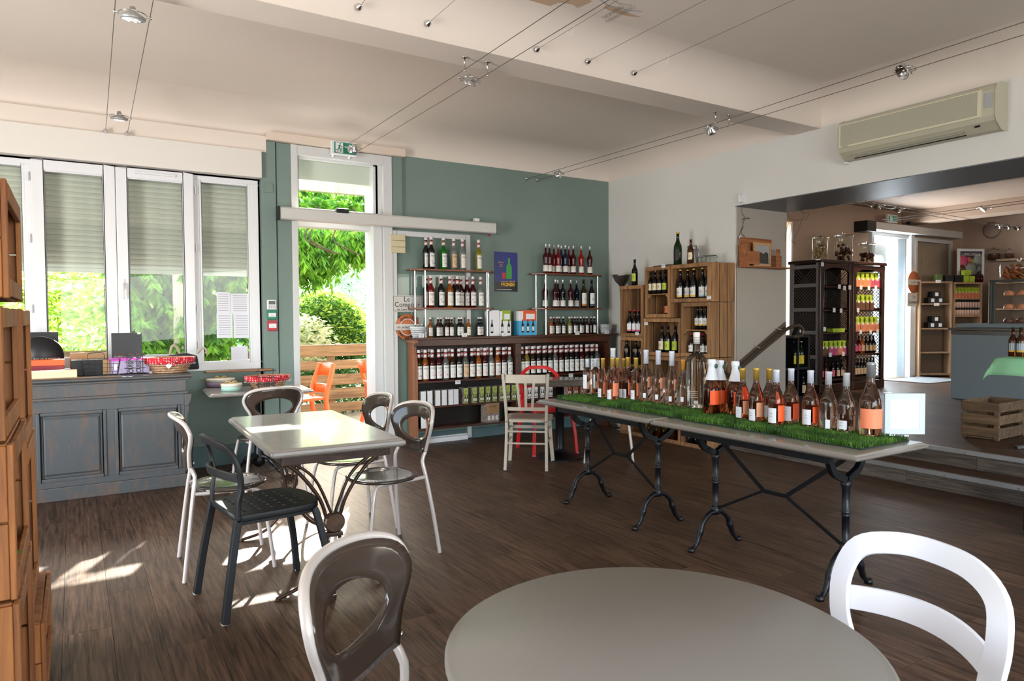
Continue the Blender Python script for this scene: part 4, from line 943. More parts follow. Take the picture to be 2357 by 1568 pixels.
for i, px in enumerate(xs):
    p = ony(900+px/7.857, 815, FR+.078)
    c = ['black', 'brown', 'darkred', 'orange', 'brown', 'black', 'darkred', 'brown', 'darkred', 'brown'][i]
    syrup(p.x, FR+.078, SZ, c, 'red', f'{cname[c]} syrup bottle, {od(i+1, 10)} in the rear row of the left cabinet bay', 'syrup bottles in the cabinet', detail=False)
xs = [100, 190, 310, 425, 540, 655, 765, 875, 985, 1085, 1190, 1290, 1395, 1500, 1600]
cols = ['brown', 'yellow', 'brown', 'black', 'black', 'black', 'clear', 'darkred', 'black', 'black', 'black', 'darkred', 'brown', 'black', 'clear']
fr = ['grey', 'yellow', 'green', 'purple', 'green', 'darkred', 'grey', 'darkred', 'darkred', 'black', 'green', 'red', 'black', 'black', 'brown']
for i, px in enumerate(xs):
    p = ony(1190+px/8.712, 820, FR)
    syrup(min(p.x, 5.53), FR, SZ, cols[i], fr[i], f'{cname[cols[i]]} syrup bottle, {od(i+1, 15)} in the front row of the right cabinet bay', 'syrup bottles in the cabinet')
for i, px in enumerate([240, 350, 460, 575, 685, 800, 915, 1020, 1125, 1215, 1440, 1535]):
    p = ony(1190+px/8.712, 800, FR+.078)
    syrup(min(p.x, 5.52), FR+.078, SZ, ['brown', 'darkred', 'black'][i % 3], 'red', f'{["brown", "dark red", "near-black"][i % 3]} syrup bottle, {od(i+1, 12)} in the rear row of the right cabinet bay', 'syrup bottles in the cabinet', detail=False)
# boxes on the lower shelves
M_PATT = pm('bottle_print_card', '#8d8176', .6, noise=(60, .8)); M_LIME = pm('lime_card', '#9fb05c', .6, noise=(30, .5)); M_BROWNC = pm('brown_card', '#a5815c', .7)
def gift_box(x, y, z, w, d, h, front, side, label, group, name='gift_box', prints=True):
    t = thing(name, label, 'box', (x, y, z), 0, group)
    sbox('card_body', side, t, (0, 0, h/2), (w, d, h), .001)
    sbox('front_face', front, t, (0, -d/2-.0006, h/2), (w*.98, .001, h*.98))
    if prints:
        for k_ in (-1, 1):
            link('bottle_print', mesh_once(('bp',), lambda: MB().prism([(-.008, 0), (.008, 0), (.008, .05), (.003, .065), (.003, .085), (-.003, .085), (-.003, .065), (-.008, .05)], 0, .001, 'xz').mesh('bp')), M_INK, t, (k_*w*.25, -d/2-.0025, h*.08))
            sbox('small_label', M_LABEL, t, (k_*w*.25, -d/2-.003, h*.08+.025), (.014, .001, .03))
    return t
for i, px in enumerate([970, 985, 1003, 1018, 1033, 1045]):
    p = ony(px, 920, 6.70)
    gift_box(p.x, 6.71, .425, .058, .12, .165, M_PAPER, M_PATT, f'small patterned gift box with white front, {od(i+1, 6)} on the cabinet\'s middle shelf', 'patterned gift boxes', prints=False)
for i, px in enumerate([1068, 1088, 1104, 1119, 1134, 1150, 1164, 1178, 1189]):
    p = ony(px, 915, 6.70)
    gift_box(p.x, 6.71, .425, .052, .12, .17, M_LIME, M_PATT, f'lime green gift box, {od(i+1, 9)} on the cabinet\'s middle shelf', 'lime green gift boxes')
p = ony(1129, 950, 6.70)
cf = gift_box(p.x, 6.71, .195, .17, .12, .21, M_BROWNC, M_PATT, 'brown hamper box with bottle windows on the cabinet\'s lowest shelf', None)
text('COFFRET', .03, M_INK, cf, (0, -.063, .175), width=.10); sbox('window_cutout', M_PATT, cf, (0, -.0625, .05), (.165, .001, .10))
for k_ in (-1, 0, 1): sbox('bottle_label', M_LABEL, cf, (k_*.05, -.064, .05), (.035, .001, .05))
p = ony(968, 970, 6.70); gift_box(p.x+.02, 6.72, .195, .06, .1, .15, M_PAPER, M_BLACK, 'small black box at the left end of the lowest cabinet shelf', None, prints=False)
for i, px in enumerate([1213, 1228, 1243, 1262]):
    p = ony(px, 900, 6.70); gift_box(p.x, 6.71, .425, .055, .12, .165, M_PAPER, M_PATT, f'patterned gift box, {od(i+1, 4)} in the right cabinet bay behind the bistro table', 'gift boxes of the right bay')
for i, px in enumerate([1305, 1320, 1337, 1352, 1366]):
    p = ony(px, 900, 6.70); gift_box(p.x, 6.71, .425, .058, .12, .165, pm('orange_card', '#c9643a', .6, noise=(40, .5)), M_PATT, f'orange and white gift box, {od(i+1, 5)} behind the bistro table', 'gift boxes of the right bay')
# price tickets
def ticket(p, label, w=.062, h=.04, rz=0, txt='4.90'):
    t = thing('price_ticket', label, 'price tag', tuple(p), rz, 'price tickets on shelf edges')
    sbox('card', M_PAPER, t, (0, 0, 0), (w, .002, h)); sbox('printed_line', M_INK, t, (0, -.0015, h*.2), (w*.7, .001, .003)); text(txt, .014, M_INK, t, (0, -.0015, -h*.18))
    return t
for px, py, yy, l in ((970, 773, 6.61, 'at the left end of the cabinet top'), (1069, 771, 6.61, 'under the small bottles on the cabinet top'), (1161, 770, 6.61, 'below the white carton on the cabinet top'), (1329, 767, 6.61, 'below the right bottle rack on the cabinet top'), (1397, 765, 6.61, 'at the right end of the cabinet top'), (1054, 880, 6.645, 'on the cabinet\'s upper shelf edge'), (1314, 864, 6.645, 'on the right bay shelf edge')):
    ticket(ony(px, py, yy), 'white price ticket '+l, txt='6.90')

# ================================================================== two bottle racks
def rack(x0, x1, label):
    t = thing('bottle_rack', label, 'rack', ((x0+x1)/2, 6.77, 1.152)); hw = (x1-x0)/2
    wdm = wood('rack_board_wood', '#4a2415', '#8a4e2c', axis='X', rough=.35)
    for zt in (.315, .722): MB().prism([(-hw, .03), (-hw+.1, -.085), (hw-.1, -.085), (hw, .03), (hw, .09), (-hw, .09)], zt-.018, zt).build('shelf_board', wdm, t, .003)
    for sx in (-1, 1):
        for (a, b) in ((hw-.065, .04), (hw-.14, -.055)): MB().tube([(sx*a, b, 0), (sx*a, b, .704)], .0105, 12).build('chrome_pole', pm('pole_metal', '#c9c9cc', .25, .7), t)
    return t
rack(3.0, 4.03, 'left wood and chrome bottle rack on the cabinet'); rack(4.545, 5.60, 'right wood and chrome bottle rack on the cabinet')
Z1, Z2, Z3 = 1.152, 1.467, 1.874
for i, (px, c, f, yy) in enumerate(((370, 'black', 'black', 6.79), (480, 'black', 'purple', 6.72), (735, 'green', 'green', 6.72), (945, 'clear', 'brown', 6.72), (1130, 'clear', 'yellow', 6.73), (1465, 'yellow', 'yellow', 6.74))):
    p = ony(940+px/9.065, 600, yy); n_ = ['near-black syrup bottle at the back left', 'near-black syrup bottle with violet fruit print', 'bright green syrup bottle', 'colourless syrup bottle with a beige label', 'colourless syrup bottle with a white label', 'pale yellow syrup bottle'][i]
    syrup(p.x, yy, Z3, c, f, n_+' on top of the left rack', 'syrup bottles on the left rack', H=.335, face=-78, lab=M_LBEIGE if i == 3 else None)
mids = [(512, 'black', 'black', 6.80), (570, 'red', 'red', 6.72), (703, 'black', 'black', 6.72), (815, 'orange', 'orange', 6.72), (868, 'black', 'grey', 6.80), (912, 'black', 'green', 6.72), (957, 'darkred', 'red', 6.80), (1038, 'darkred', 'darkred', 6.79), (1112, 'darkred', 'brown', 6.72), (1210, 'clear', 'grey', 6.73)]
for i, (px, c, f, yy) in enumerate(mids):
    p = ony(890+px/5.6, 680, yy); syrup(p.x, yy, Z2, c, f, f'{cname[c]} syrup bottle, {od(i+1, 10)} on the middle board of the left rack', 'syrup bottles on the left rack', H=.335)
lows = [(562, 'orange', 'red', 0), (663, 'brown', 'brown', 0), (697, 'brown', 'brown', 1), (772, 'brown', 'red', 0), (805, 'brown', 'red', 1), (835, 'brown', 'red', 0), (930, 'black', 'black', 0), (962, 'black', 'black', 0), (1055, 'orange', 'green', 0), (1188, 'black', 'red', 0), (1218, 'black', 'red', 1)]
for i, (px, c, f, b) in enumerate(lows):
    yy = 6.71+.06*b; p = ony(890+px/5.6, 745, yy); small_syrup(p.x, yy, Z1, c, f, f'small {cname[c]} syrup bottle, {od(i+1, 11)} under the left rack', 'small syrup bottles')
for i, (px, c, b) in enumerate(((875, 'darkred', 0), (922, 'darkred', 0), (980, 'red', 1), (1037, 'red', 0), (1075, 'blue', 1), (1128, 'blue', 0), (1172, 'red', 1), (1230, 'darkred', 0), (1332, 'brightred', 0), (1442, 'darkred', 0))):
    yy = 6.72+.075*b; p = ony(1100+px/5.6, 600, yy); liqueur(p.x, yy, Z3, c, f'{cname[c]} liqueur bottle, {od(i+1, 10)} on top of the right rack', 'liqueur bottles on the right rack', fruit=['orange', 'red', 'brown'][i % 3])
for i, (px, c, b) in enumerate(((868, 'darkred', 1), (1000, 'darkred', 0), (1032, 'black', 1), (1095, 'black', 0), (1197, 'darkred', 0), (1272, 'blue', 1))):
    yy = 6.72+.07*b; p = ony(1100+px/5.6, 680, yy); liqueur(p.x, yy, Z2, c, f'{cname[c]} liqueur bottle, {od(i+1, 6)} on the middle board of the right rack', 'liqueur bottles on the right rack', H=.335)
for px, gl, bd, l in ((1362, 'brown', pm('orange_print', '#c9742c', .6), 'brown bottle with orange and white label on the middle board of the right rack'), (1467, 'black', pm('blue_print', '#3a4658', .6), 'black bottle with silver-white label on the middle board of the right rack')):
    p = ony(1100+px/5.6, 680, 6.72); beer(p.x, 6.72, Z2, l, None, .345, .038, gl, M_LABEL, bd, lz=(.08, .52), name='liqueur_bottle', top=bd)
for i, (px, c, b) in enumerate(((940, 'orange', 0), (982, 'darkred', 1), (1020, 'brown', 0), (1052, 'brown', 1), (1100, 'black', 0), (1180, 'yellow', 0), (1212, 'brown', 1), (1250, 'black', 0), (1283, 'black', 1), (1325, 'black', 0), (1367, 'brown', 1), (1402, 'black', 0), (1460, 'darkred', 1), (1500, 'black', 0))):
    yy = 6.71+.06*b; p = ony(1100+px/5.6, 745, yy); small_syrup(p.x, yy, Z1, c, ['red', 'brown', 'black'][i % 3], f'small {cname[c]} syrup bottle, {od(i+1, 14)} under the right rack', 'small syrup bottles')
# cartons between the racks
def carton(px0, px1, label, top, low, pk):
    p0 = ony(px0, 765, 6.70); p1 = ony(px1, 765, 6.70); w_ = p1.x-p0.x; t = thing('bottle_carton', label, 'box', ((p0.x+p1.x)/2, 6.76, Z1)); h_ = .285
    sbox('card_body', low, t, (0, 0, h_*.29), (w_, .12, h_*.58)); sbox('card_top', top, t, (w_*.12, 0, h_*.79), (w_*.76, .12, h_*.42), .003); sbox('card_flap', M_PAPER, t, (-w_*.38, 0, h_*.77), (w_*.24, .12, h_*.40), .003)
    sbox('printed_panel', M_PAPER, t, (w_*.14, -.061, h_*.75), (w_*.5, .001, h_*.22))
    for k_ in range(pk):
        q = link('bottle_window', mesh_once(('bwin',), lambda: MB().prism([(-.016, 0), (.016, 0), (.016, .09), (.006, .115), (.006, .15), (-.006, .15), (-.006, .115), (-.016, .09)], 0, .001, 'xz').mesh('bwin')), M_INK, t, (-w_*.3+k_*w_*.6/max(1, pk-1), -.0615, .03))
        sbox('bottle_label', M_LABEL, q, (0, -.001, .045), (.026, .001, .05))
carton(1128, 1150, 'white bottle carton left of the lime one between the racks', M_PAPER, M_PAPER, 1)
carton(1151, 1176, 'white and lime bottle carton between the racks', pm('lime_top_card', '#8fae2c', .5), M_PAPER, 2)
carton(1195, 1235, 'blue and orange bottle carton beside the right rack', pm('orange_top_card', '#e05a30', .5), pm('sky_blue_card', '#4aa3cf', .5), 3)
# baskets at both cabinet ends
def basket(name, label, loc, R1, R2, h, mat, cat='basket', n=22, rows=5, sx=1, sy_=1, rz=0, open_=True):
    t = thing(name, label, cat, loc, rz); mb = MB()
    for r in range(rows+1):
        f = r/rows; rr = R1+(R2-R1)*f
        pts = [((rr+(.004 if (q+r) % 2 else -.004))*math.cos(2*PI*q/(2*n))*sx, (rr+(.004 if (q+r) % 2 else -.004))*math.sin(2*PI*q/(2*n))*sy_, h*f+.004) for q in range(2*n)]
        mb.tube(pts, h/rows*.42, 5, closed=True)
    w1 = mb.build('woven_side', mat, t)
    mb = MB()
    for q in range(n): 
        a = 2*PI*q/n; mb.tube([(R1*math.cos(a)*sx, R1*math.sin(a)*sy_, 0), (R2*math.cos(a)*sx, R2*math.sin(a)*sy_, h)], .003, 5)
    mb.build('stake', mat, t); MB().lathe([(0, .002), (R1, .002), (R1, .008), (0, .008)], 20).build('bottom', mat, t).scale = (sx, sy_, 1)
    return t
M_WWIRE = pm('white_painted_wicker', '#c9cbcd', .5)
p = ony(961, 765, 6.70); bk = basket('small_basket', 'small white basket of miniature bottles at the left end of the cabinet', (p.x+.02, 6.72, Z1), .055, .085, .10, M_WWIRE, sy_=.8)
MB().lathe([(.08, .092), (.095, .10), (.09, .115), (.075, .11)], 24).build('cloth_rim', pm('white_cloth', '#d0d4d8', .8), bk).scale = (1, .8, 1)
for q in range(6):
    tt_ = thing('miniature_bottle', f'tiny glass bottle, {od(q+1, 6)} in the white basket on the cabinet', 'bottle', (p.x-.03+.02*q, 6.70+.02*(q % 2), Z1+.05), 0, 'miniature bottles'); lath('glass_body', 'mini', [(0, 0), (.012, 0), (.012, .05), (.005, .065), (.005, .08), (0, .08)], G['glass'], tt_, 8); lath('cap', 'mini', [(0, .09), (.006, .09), (.006, .077), (0, .077)], M_LABEL, tt_, 8)
p = ony(1400, 760, 6.70); basket('small_basket', 'small empty white basket at the right end of the cabinet', (p.x-.01, 6.74, Z1), .06, .09, .10, M_WWIRE, sy_=.8)
# conduit on floor under the cabinet
tag(MB().box(3.03, 3.70, 6.83, 6.87, 0, .05).build('cable_duct', M_PVC, None, .003), 'white cable duct on the floor below the syrup cabinet', 'duct')

# ================================================================== signs and poster
po = thing('wall_poster', 'dark blue advertising poster between the two bottle racks', 'poster', tuple(ony(1165, 626, 6.895)))
sbox('sheet', pm('blue_poster_print', '#1a2a78', .3), po, (0, 0, 0), (.31, .003, .455)); sbox('dark_foot', pm('dark_poster_print', '#10131f', .3), po, (0, -.002, -.17), (.308, .001, .11))
M_YL = pm('yellow_print', '#e0b23c', .4)
text('MONIN', .055, M_YL, po, (0.02, -.004, -.148), width=.18, bold=.002); text('c\'est du SIROP', .028, M_YL, po, (.02, -.004, -.112), width=.20, italic=.2); text('Ayons', .03, M_YL, po, (-.075, -.004, .11), italic=.4); text('que', .024, M_YL, po, (-.07, -.004, .085), italic=.4); text('bois..!', .026, M_YL, po, (-.068, -.004, .062), italic=.4)
sbox('small_print', M_LABEL, po, (-.03, -.004, -.205), (.20, .001, .004))
MB().prism([(.0, -.08), (.075, -.08), (.075, .06), (.05, .10), (.05, .16), (.025, .16), (.025, .10), (.0, .06)], -.003, -.002, 'xz').build('bottle_picture', pm('green_poster_ink', '#3c9a4a', .4), po); MB().prism([(-.05, -.08), (-.012, -.08), (-.005, -.01), (-.057, -.01)], -.003, -.002, 'xz').build('glass_picture', pm('red_poster_ink', '#c03a2c', .4), po)
sg = thing('enamel_sign', 'white rectangular shop sign hung on the parked sliding door', 'sign', tuple((ony(906, 682, 6.852)+ony(966, 716, 6.852))/2+Vector((.01, 0, 0))))
MB().prism([(-.17, -.085), (.17, -.085), (.17, .085), (-.17, .085)], -.003, .003, 'xz').build('plate', pm('sign_enamel', '#c9c6c0', .35), sg, .002)
frame_rect('border_line', M_INK, sg, -.163, .163, -.078, .078, -.0045, -.0032, .003, 0)
text('Le', .075, M_INK, sg, (-.01, -.005, .045)); text('Comptoir', .075, M_INK, sg, (-.005, -.005, -.012), width=.29); text('de Saint Germain', .035, M_INK, sg, (.0, -.005, -.06), width=.24)
for i in range(5):
    for j in range(4): sbox('check_square', pm('pale_blue_check', '#a8b4b8', .4), sg, (.05+.022*i, -.0038, .07-.02*j), (.010, .001, .010))
p = ony(936, 753, 6.852)
rs = thing('round_sign', 'round orange enamel sign with a white slogan strip on the sliding door', 'sign', (p.x+.01, 6.852, p.z))
M_ORS = pm('orange_enamel', '#b5683f', .35)
MB().lathe([(0, -.003), (.135, -.003), (.138, 0), (.135, .003), (0, .003)], 48, ax=Matrix.Rotation(PI/2, 3, 'X')).build('disc', M_ORS, rs)
MB().lathe([(.083, .0032), (.086, .0045), (.089, .0032)], 48, ax=Matrix.Rotation(PI/2, 3, 'X')).build('ring_line', M_PAPER, rs)
sbox('slogan_strip', pm('sign_enamel', '#c9c6c0', .35), rs, (.0, -.006, 0), (.31, .004, .065), .002)
text('le plaisir au', .036, M_INK, rs, (0, -.0095, 0), italic=.3, width=.25)
def arc_text(s, R, a0, da, size, flip=False):
    for i, c in enumerate(s):
        a = math.radians(a0-da*i) if not flip else math.radians(a0+da*i)
        o = link('lettering', text_mesh(c, size, bold=.001), M_INK, rs, (R*math.cos(a), -.0055, R*math.sin(a)), (0, -(a-PI/2) if not flip else -(a+PI/2), 0))
arc_text('QUALITE', .105, 135, 15, .038); arc_text('CONVIVIALITE', .11, 200, 12.5, .034, True)
# taped cream panel behind the parked door glass
tp = thing('ribbed_panel', 'small cream ribbed panel behind the top corner of the parked sliding door', 'panel', tuple((ony(900, 537, 6.85)+ony(932, 585, 6.85))/2))
for k_ in range(3): sbox('rib', pm('cream_panel', '#cfc3a0', .6), tp, (0, 0, .065-.065*k_), (.165, .012, .062), .004)
# wall devices left of the door
def device(px0, py0, px1, py1, y, name, label, mat, extra):
    a = ony(px0, py0, y); b = ony(px1, py1, y); c = (a+b)/2; t = thing(name, label, 'alarm' if 'alarm' in name else 'controller', tuple(c)); w_ = b.x-a.x; h_ = a.z-b.z
    sbox('housing', mat, t, (0, .012, 0), (w_, .03, h_), .006); extra(t, w_, h_); return t
def ex1(t, w_, h_):
    sbox('display', pm('lcd_grey_green', '#4b5240', .3), t, (0, -.004, h_*.2), (w_*.7, .003, h_*.35))
    for r in range(2):
        for k_ in range(4): sbox('button', pm('button_red', '#8a1f22', .5) if (k_ == 2 and r) else M_INK, t, (-w_*.3+k_*w_*.2, -.004, -h_*.15-r*h_*.18), (w_*.1, .003, h_*.07))
device(615, 690, 637, 713, 6.83, 'alarm_keypad', 'white keypad with a display on the green pilaster', M_PVC, ex1)
def ex2(t, w_, h_):
    sbox('white_face', M_PAPER, t, (0, -.004, 0), (w_*.75, .002, h_*.4)); link('lettering', text_mesh('...', .04), M_INK, t, (0, -.006, .004))
device(615, 714, 638, 736, 6.83, 'green_alarm_box', 'green break-glass box below the white keypad', pm('green_plastic', '#1f7a56', .4), ex2)
device(616, 738, 639, 762, 6.83, 'red_alarm_box', 'red fire alarm box under the green box', pm('red_plastic', '#b02a38', .4), ex2)
# exit sign
a = ony(762, 322, 6.76); b = ony(812, 358, 6.76); w_ = .26; h_ = .135
es = thing('exit_sign', 'green and white emergency exit sign above the doorway', 'sign', (a.x+w_/2, 6.76, a.z-h_/2))
sbox('housing', M_PVC, es, (0, .015, 0), (w_, .045, h_), .006); M_EXG = pm('exit_green', '#0f6a4c', .4, emit=('#0f6a4c', .25))
sbox('green_panel', M_EXG, es, (.01, -.009, 0), (w_*.86, .002, h_*.8)); sbox('pictogram_field', M_PAPER, es, (-.052, -.011, 0), (.075, .002, h_*.72))
mb = MB(); 
for p0, p1, w2 in (((-.045, .028), (-.055, .0), .012), ((-.055, 0), (-.035, -.018), .009), ((-.035, -.018), (-.04, -.04), .008), ((-.055, 0), (-.07, -.025), .009), ((-.07, -.025), (-.085, -.022), .008), ((-.047, .022), (-.025, .008), .006), ((-.05, .022), (-.07, .015), .006)):
    mb.bar((p0[0], -.0125, p0[1]), (p1[0], -.0125, p1[1]), .002, w2, (0, 0, 1) if abs(p0[0]-p1[0]) > abs(p0[1]-p1[1]) else (1, 0, 0))
mb.lathe([(0, 0), (.007, 0), (.007, .002), (0, .002)], 10, (-.042, -.0115, .038), ax=Matrix.Rotation(PI/2, 3, 'X')); mb.build('running_figure', M_EXG, es)
MB().prism([(.03, -.02), (.055, -.045), (.08, -.02), (.064, -.02), (.064, .04), (.046, .04), (.046, -.02)], -.0125, -.0105, 'xz').build('arrow', M_PAPER, es)
# ================================================================== on the long tables
ZT = .744
M_TURF = pm('turf_backing', '#1c2a22', .8); M_BLADE = leaf_mat('turf_blades', '#2a4d12', '#5c8c2c', .25)
def turf(name, y0, y1, x0, x1, label, seed):
    t = thing(name, label, 'mat', ((x0+x1)/2, (y0+y1)/2, ZT), 0, None); w_, l_ = (x1-x0), (y1-y0)
    MB().box(-w_/2-.004, w_/2+.004, -l_/2-.004, l_/2+.004, .0005, .006).build('backing', M_TURF, t, .001)
    rnd = random.Random(seed); vs = []; fs = []
    for i in range(int(26000*w_*l_/.5)):
        x_, y_ = rnd.uniform(-w_/2, w_/2), rnd.uniform(-l_/2, l_/2); a = rnd.random()*2*PI; h_ = .016+.012*rnd.random(); b = .0022
        k = len(vs); lx, ly = rnd.gauss(0, .008), rnd.gauss(0, .008)
        vs += [(x_-b*math.cos(a), y_-b*math.sin(a), .005), (x_+b*math.cos(a), y_+b*math.sin(a), .005), (x_+lx*.5+b*.7*math.cos(a), y_+ly*.5+b*.7*math.sin(a), .005+h_*.6), (x_+lx, y_+ly, .005+h_)]
        fs += [(k, k+1, k+2), (k, k+2, k+3)]
    me = bpy.data.meshes.new('blades'); me.from_pydata(vs, [], fs); link('grass_blades', me, M_BLADE, t, kind='stuff')
turf('grass_mat', 1.84, 2.95, 3.035, 3.43, 'artificial grass mat on the nearer trestle table', 1)
turf('grass_mat', 2.955, 4.26, 3.06, 3.45, 'artificial grass mat on the farther trestle table', 2)
ZB = ZT+.012
M_CORAL = pm('coral_label', '#ef8a63', .55); M_PEACH = pm('peach_label', '#f0a880', .55); M_ORLB = pm('bright_orange_label', '#ef5a22', .5); M_BACKL = pm('back_label', '#e3e6ee', .5)
def wine(px, py, pt, kind, wine_c, cap, label, front=None, back=None, R=.040, capz=.78, name='wine_bottle', foil=None, group=None):
    p = onz(px, py, ZB); k_ = min(1, (3.43-R)/p.x, 4.21/p.y); p = Vector((p.x*k_, p.y*k_, ZB)); H = hgt(px, pt, p)-ZB; H = round(H, 2); R = round(R*H/.31, 3) if kind != 'big' else R
    t = thing(name, label, 'bottle', (p.x, p.y, ZB), 0, group)
    n = 28; key = (kind, H, R)
    link('glass_body', mesh_once(('w', key), lambda: MB().lathe(PROF[kind](H, R), n).mesh('glass_body')), G[wine_c], t)
    if foil == 'sparkling':
        link('foil_capsule', mesh_once(('foil', key), lambda: MB().lathe([(0, H), (R*.44, H), (R*.5, H*.975), (R*.5, H*.93), (R*.44, H*.90), (R*.42, H*.86), (R*.55, H*.76), (R*.80, H*.635)], 16, smooth=False).mesh('foil')), cap, t)
        lath('neck_seal', key, [(0, 0), (R*.3, 0), (R*.3, .002), (0, .002)], pm('green_seal', '#3c5f4c', .5), t).matrix_local = Matrix.Translation((R*.25, -R*.42, H*.88)) @ Matrix.Rotation(PI/2, 4, 'X')
    else:
        lath('capsule', key, [(0, H), (R*.385, H), (R*.41, H*.985), (R*.41, H*.965), (R*.375, H*.955), (R*.395, H*capz), (R*.36, H*capz)], cap, t, 20)
    if front:
        q = patch('front_label', (key, front[1:]), R*1.012, front[3], front[4], H*front[1], H*front[2], front[0], t, 14)
    if back:
        q = patch('back_label', (key, back[1:]), R*1.016, back[3], back[4], H*back[1], H*back[2], back[0], t, 8)
        sbox('printed_lines', FRUIT['grey'], q, (-R*1.03, 0, H*(back[1]+back[2])/2+.01), (.0006, .018, .002)); sbox('printed_lines', FRUIT['grey'], q, (-R*1.03, 0, H*(back[1]+back[2])/2-.004), (.0006, .018, .002))
    return t
BL = (M_BACKL, .05, .26, 158, 212)
wine(1352, 898, 826, 'bordeaux', 'paler', M_CAPB, 'pale pink bottle with white capsule, tall barcode label, nearest the bistro table', None, (M_BACKL, .20, .58, 160, 225), .038)
wine(1371, 906, 827, 'bordeaux', 'rose', M_CAPB, 'pink bottle with white capsule, second from the far left end of the grass', (M_CORAL, .2, .6, -110, 40), (M_BACKL, .20, .58, 160, 225), .038)
wine(1411, 893, 801, 'burgundy', 'glass', pm('white_silver_capsule', '#c9ccce', .35), 'tall bottle with white capsule behind the gold-topped group', None, None, .042, .76)
FRT = (M_CORAL, .12, .42, -128, 50)
for px, py, pt, l in ((1388, 918, 824, 'gold-capped pink bottle, leftmost of the gold group'), (1422, 908, 824, 'gold-capped pink bottle at the rear, second of the gold group'), (1410, 923, 825, 'gold-capped pink bottle at the front, second of the gold group'),
                      (1445, 905, 822, 'gold-capped pink bottle at the rear, half hidden, fourth of the gold group'), (1437, 919, 825, 'gold-capped pink bottle with coral label at the middle of the gold group'), (1464, 916, 824, 'gold-capped pink bottle, rightmost of the gold group')):
    wine(px, py, pt, 'burgundy', 'rose', M_GOLD, l, FRT, BL, .040)
for px, py, pt, l in ((1487, 920, 805, 'silver-capped clear pink bottle, left of a row of three'), (1515, 926, 807, 'silver-capped clear pink bottle, middle of a row of three'), (1546, 933, 808, 'silver-capped clear pink bottle, right of a row of three')):
    wine(px, py, pt, 'burgundy', 'paler', M_CAPB, l, (M_PEACH, .30, .50, -118, -50), (M_BACKL, .10, .19, 200, 225), .0385, .74)
wine(1573, 926, 828, 'burgundy', 'glass', pm('cork_gold', '#c98a3a', .4), 'slim clear bottle with amber capsule left of the giant clear bottle', None, (M_BACKL, .14, .24, 200, 225), .042)
# giant clear bottle
p = onz(1603, 941, ZB); H = round(hgt(1603, 766, p)-ZB, 2); R = .066
t = thing('giant_bottle', 'giant clear display bottle with white striped stopper', 'bottle', (p.x, p.y, ZB))
MB().lathe([(0, H*.09), (R*.5, H*.05), (R*.8, 0), (R*.95, 0), (R, H*.02), (R, H*.60), (R*.93, H*.66), (R*.6, H*.715), (R*.33, H*.74), (R*.30, H*.76), (R*.30, H*.93), (0, H*.93)], 40).build('glass_body', G['glass'], t)
MB().lathe([(0, H), (R*.30, H), (R*.33, H*.985), (R*.33, H*.955), (R*.315, H*.945), (R*.315, H*.85), (R*.305, H*.85)], 20).build('stopper', M_CAPW, t)
for zz in (.93, .90, .87): MB().lathe([(R*.32, H*(zz-.008)), (R*.325, H*zz), (R*.32, H*(zz+.004))], 20).build('dark_ring', FRUIT['grey'], t)
pts = [(math.radians(-62)+.55*math.cos(a), H*.52+.045*math.sin(a)) for a in [2*PI*i/20 for i in range(20)]]
MB().add([(R*1.015*math.cos(a), R*1.015*math.sin(a), z) for a, z in pts], [tuple(range(20))]).build('oval_label', M_LBEIGE, t); MB().patch(R*1.015, -95, -45, H*.33, H*.42, 8).build('square_label', M_LBEIGE, t)
MB().patch(R*1.015, -150, -128, H*.08, H*.12, 5).build('barcode_label', M_BACKL, t)
for i in range(4): MB().patch(R*1.012, 175-i, 232, H*(.16+.025*i), H*(.164+.025*i), 8).build('printed_line', M_LABEL, t)
DI = (M_ORLB, .20, .45, -150, 60)
for px, py, pt, l in ((1638, 955, 829, 'sparkling bottle with white foil, front of the pair right of giant bottle'), (1657, 944, 828, 'sparkling bottle with white foil, behind another beside the giant bottle'), (1692, 951, 831, 'sparkling bottle with white foil, right of the foil pair')):
    q = wine(px, py, pt, 'burgundy', 'sparkle', pm('white_foil', '#dadde4', .4), l, DI, None, .046, foil='sparkling')
    MB().add([(-.047*math.cos(b)*1.0, -.047*math.sin(b)*1.0, .055+z) for b, z in ((-.45, 0), (0, -.035), (.5, 0), (.0, .035))], [(0, 1, 2, 3)]).build('diamond_label', M_BACKL, q)
SL = (M_PEACH, .12, .38, -138, 50)
wine(1709, 966, 848, 'burgundy', 'rose', M_GOLD, 'gold-capped bottle with peach label, first right of the foil-topped bottles', SL, BL, .042)
wine(1740, 973, 849, 'burgundy', 'rose', M_GOLD, 'gold-capped bottle with peach label, second right of the foil-topped bottles', SL, BL, .042)
wine(1770, 960, 847, 'burgundy', 'rose', M_GOLD, 'gold-capped bottle at the back between two white-capped ones', FRT, (M_BACKL, .08, .30, 158, 212), .042)
LG2 = (M_BACKL, .07, .33, 152, 218); FR2 = (M_ORLB, .10, .38, -130, 50)
wine(1786, 981, 851, 'burgundy', 'rose', M_CAPB, 'white-capped pink bottle with green leaf label, front left of its trio', FR2, LG2, .043)
wine(1820, 976, 850, 'burgundy', 'rose', M_CAPB, 'white-capped pink bottle, middle and rear of its trio', FR2, LG2, .043)
wine(1865, 985, 853, 'burgundy', 'rose', M_CAPB, 'white-capped pink bottle, right of its trio, standing apart', FR2, LG2, .043)
wine(1906, 991, 856, 'burgundy', 'paler', pm('light_grey_capsule', '#b9b9bd', .4), 'grey-capped pale bottle with only a small barcode label', None, (M_BACKL, .05, .20, 195, 225), .043)
wine(1947, 997, 859, 'burgundy', 'paler', pm('light_grey_capsule', '#b9b9bd', .4), 'grey-capped bottle with orange label left of the magnum', (M_PEACH, .12, .30, -95, 50), (M_BACKL, .08, .22, 158, 218), .043)
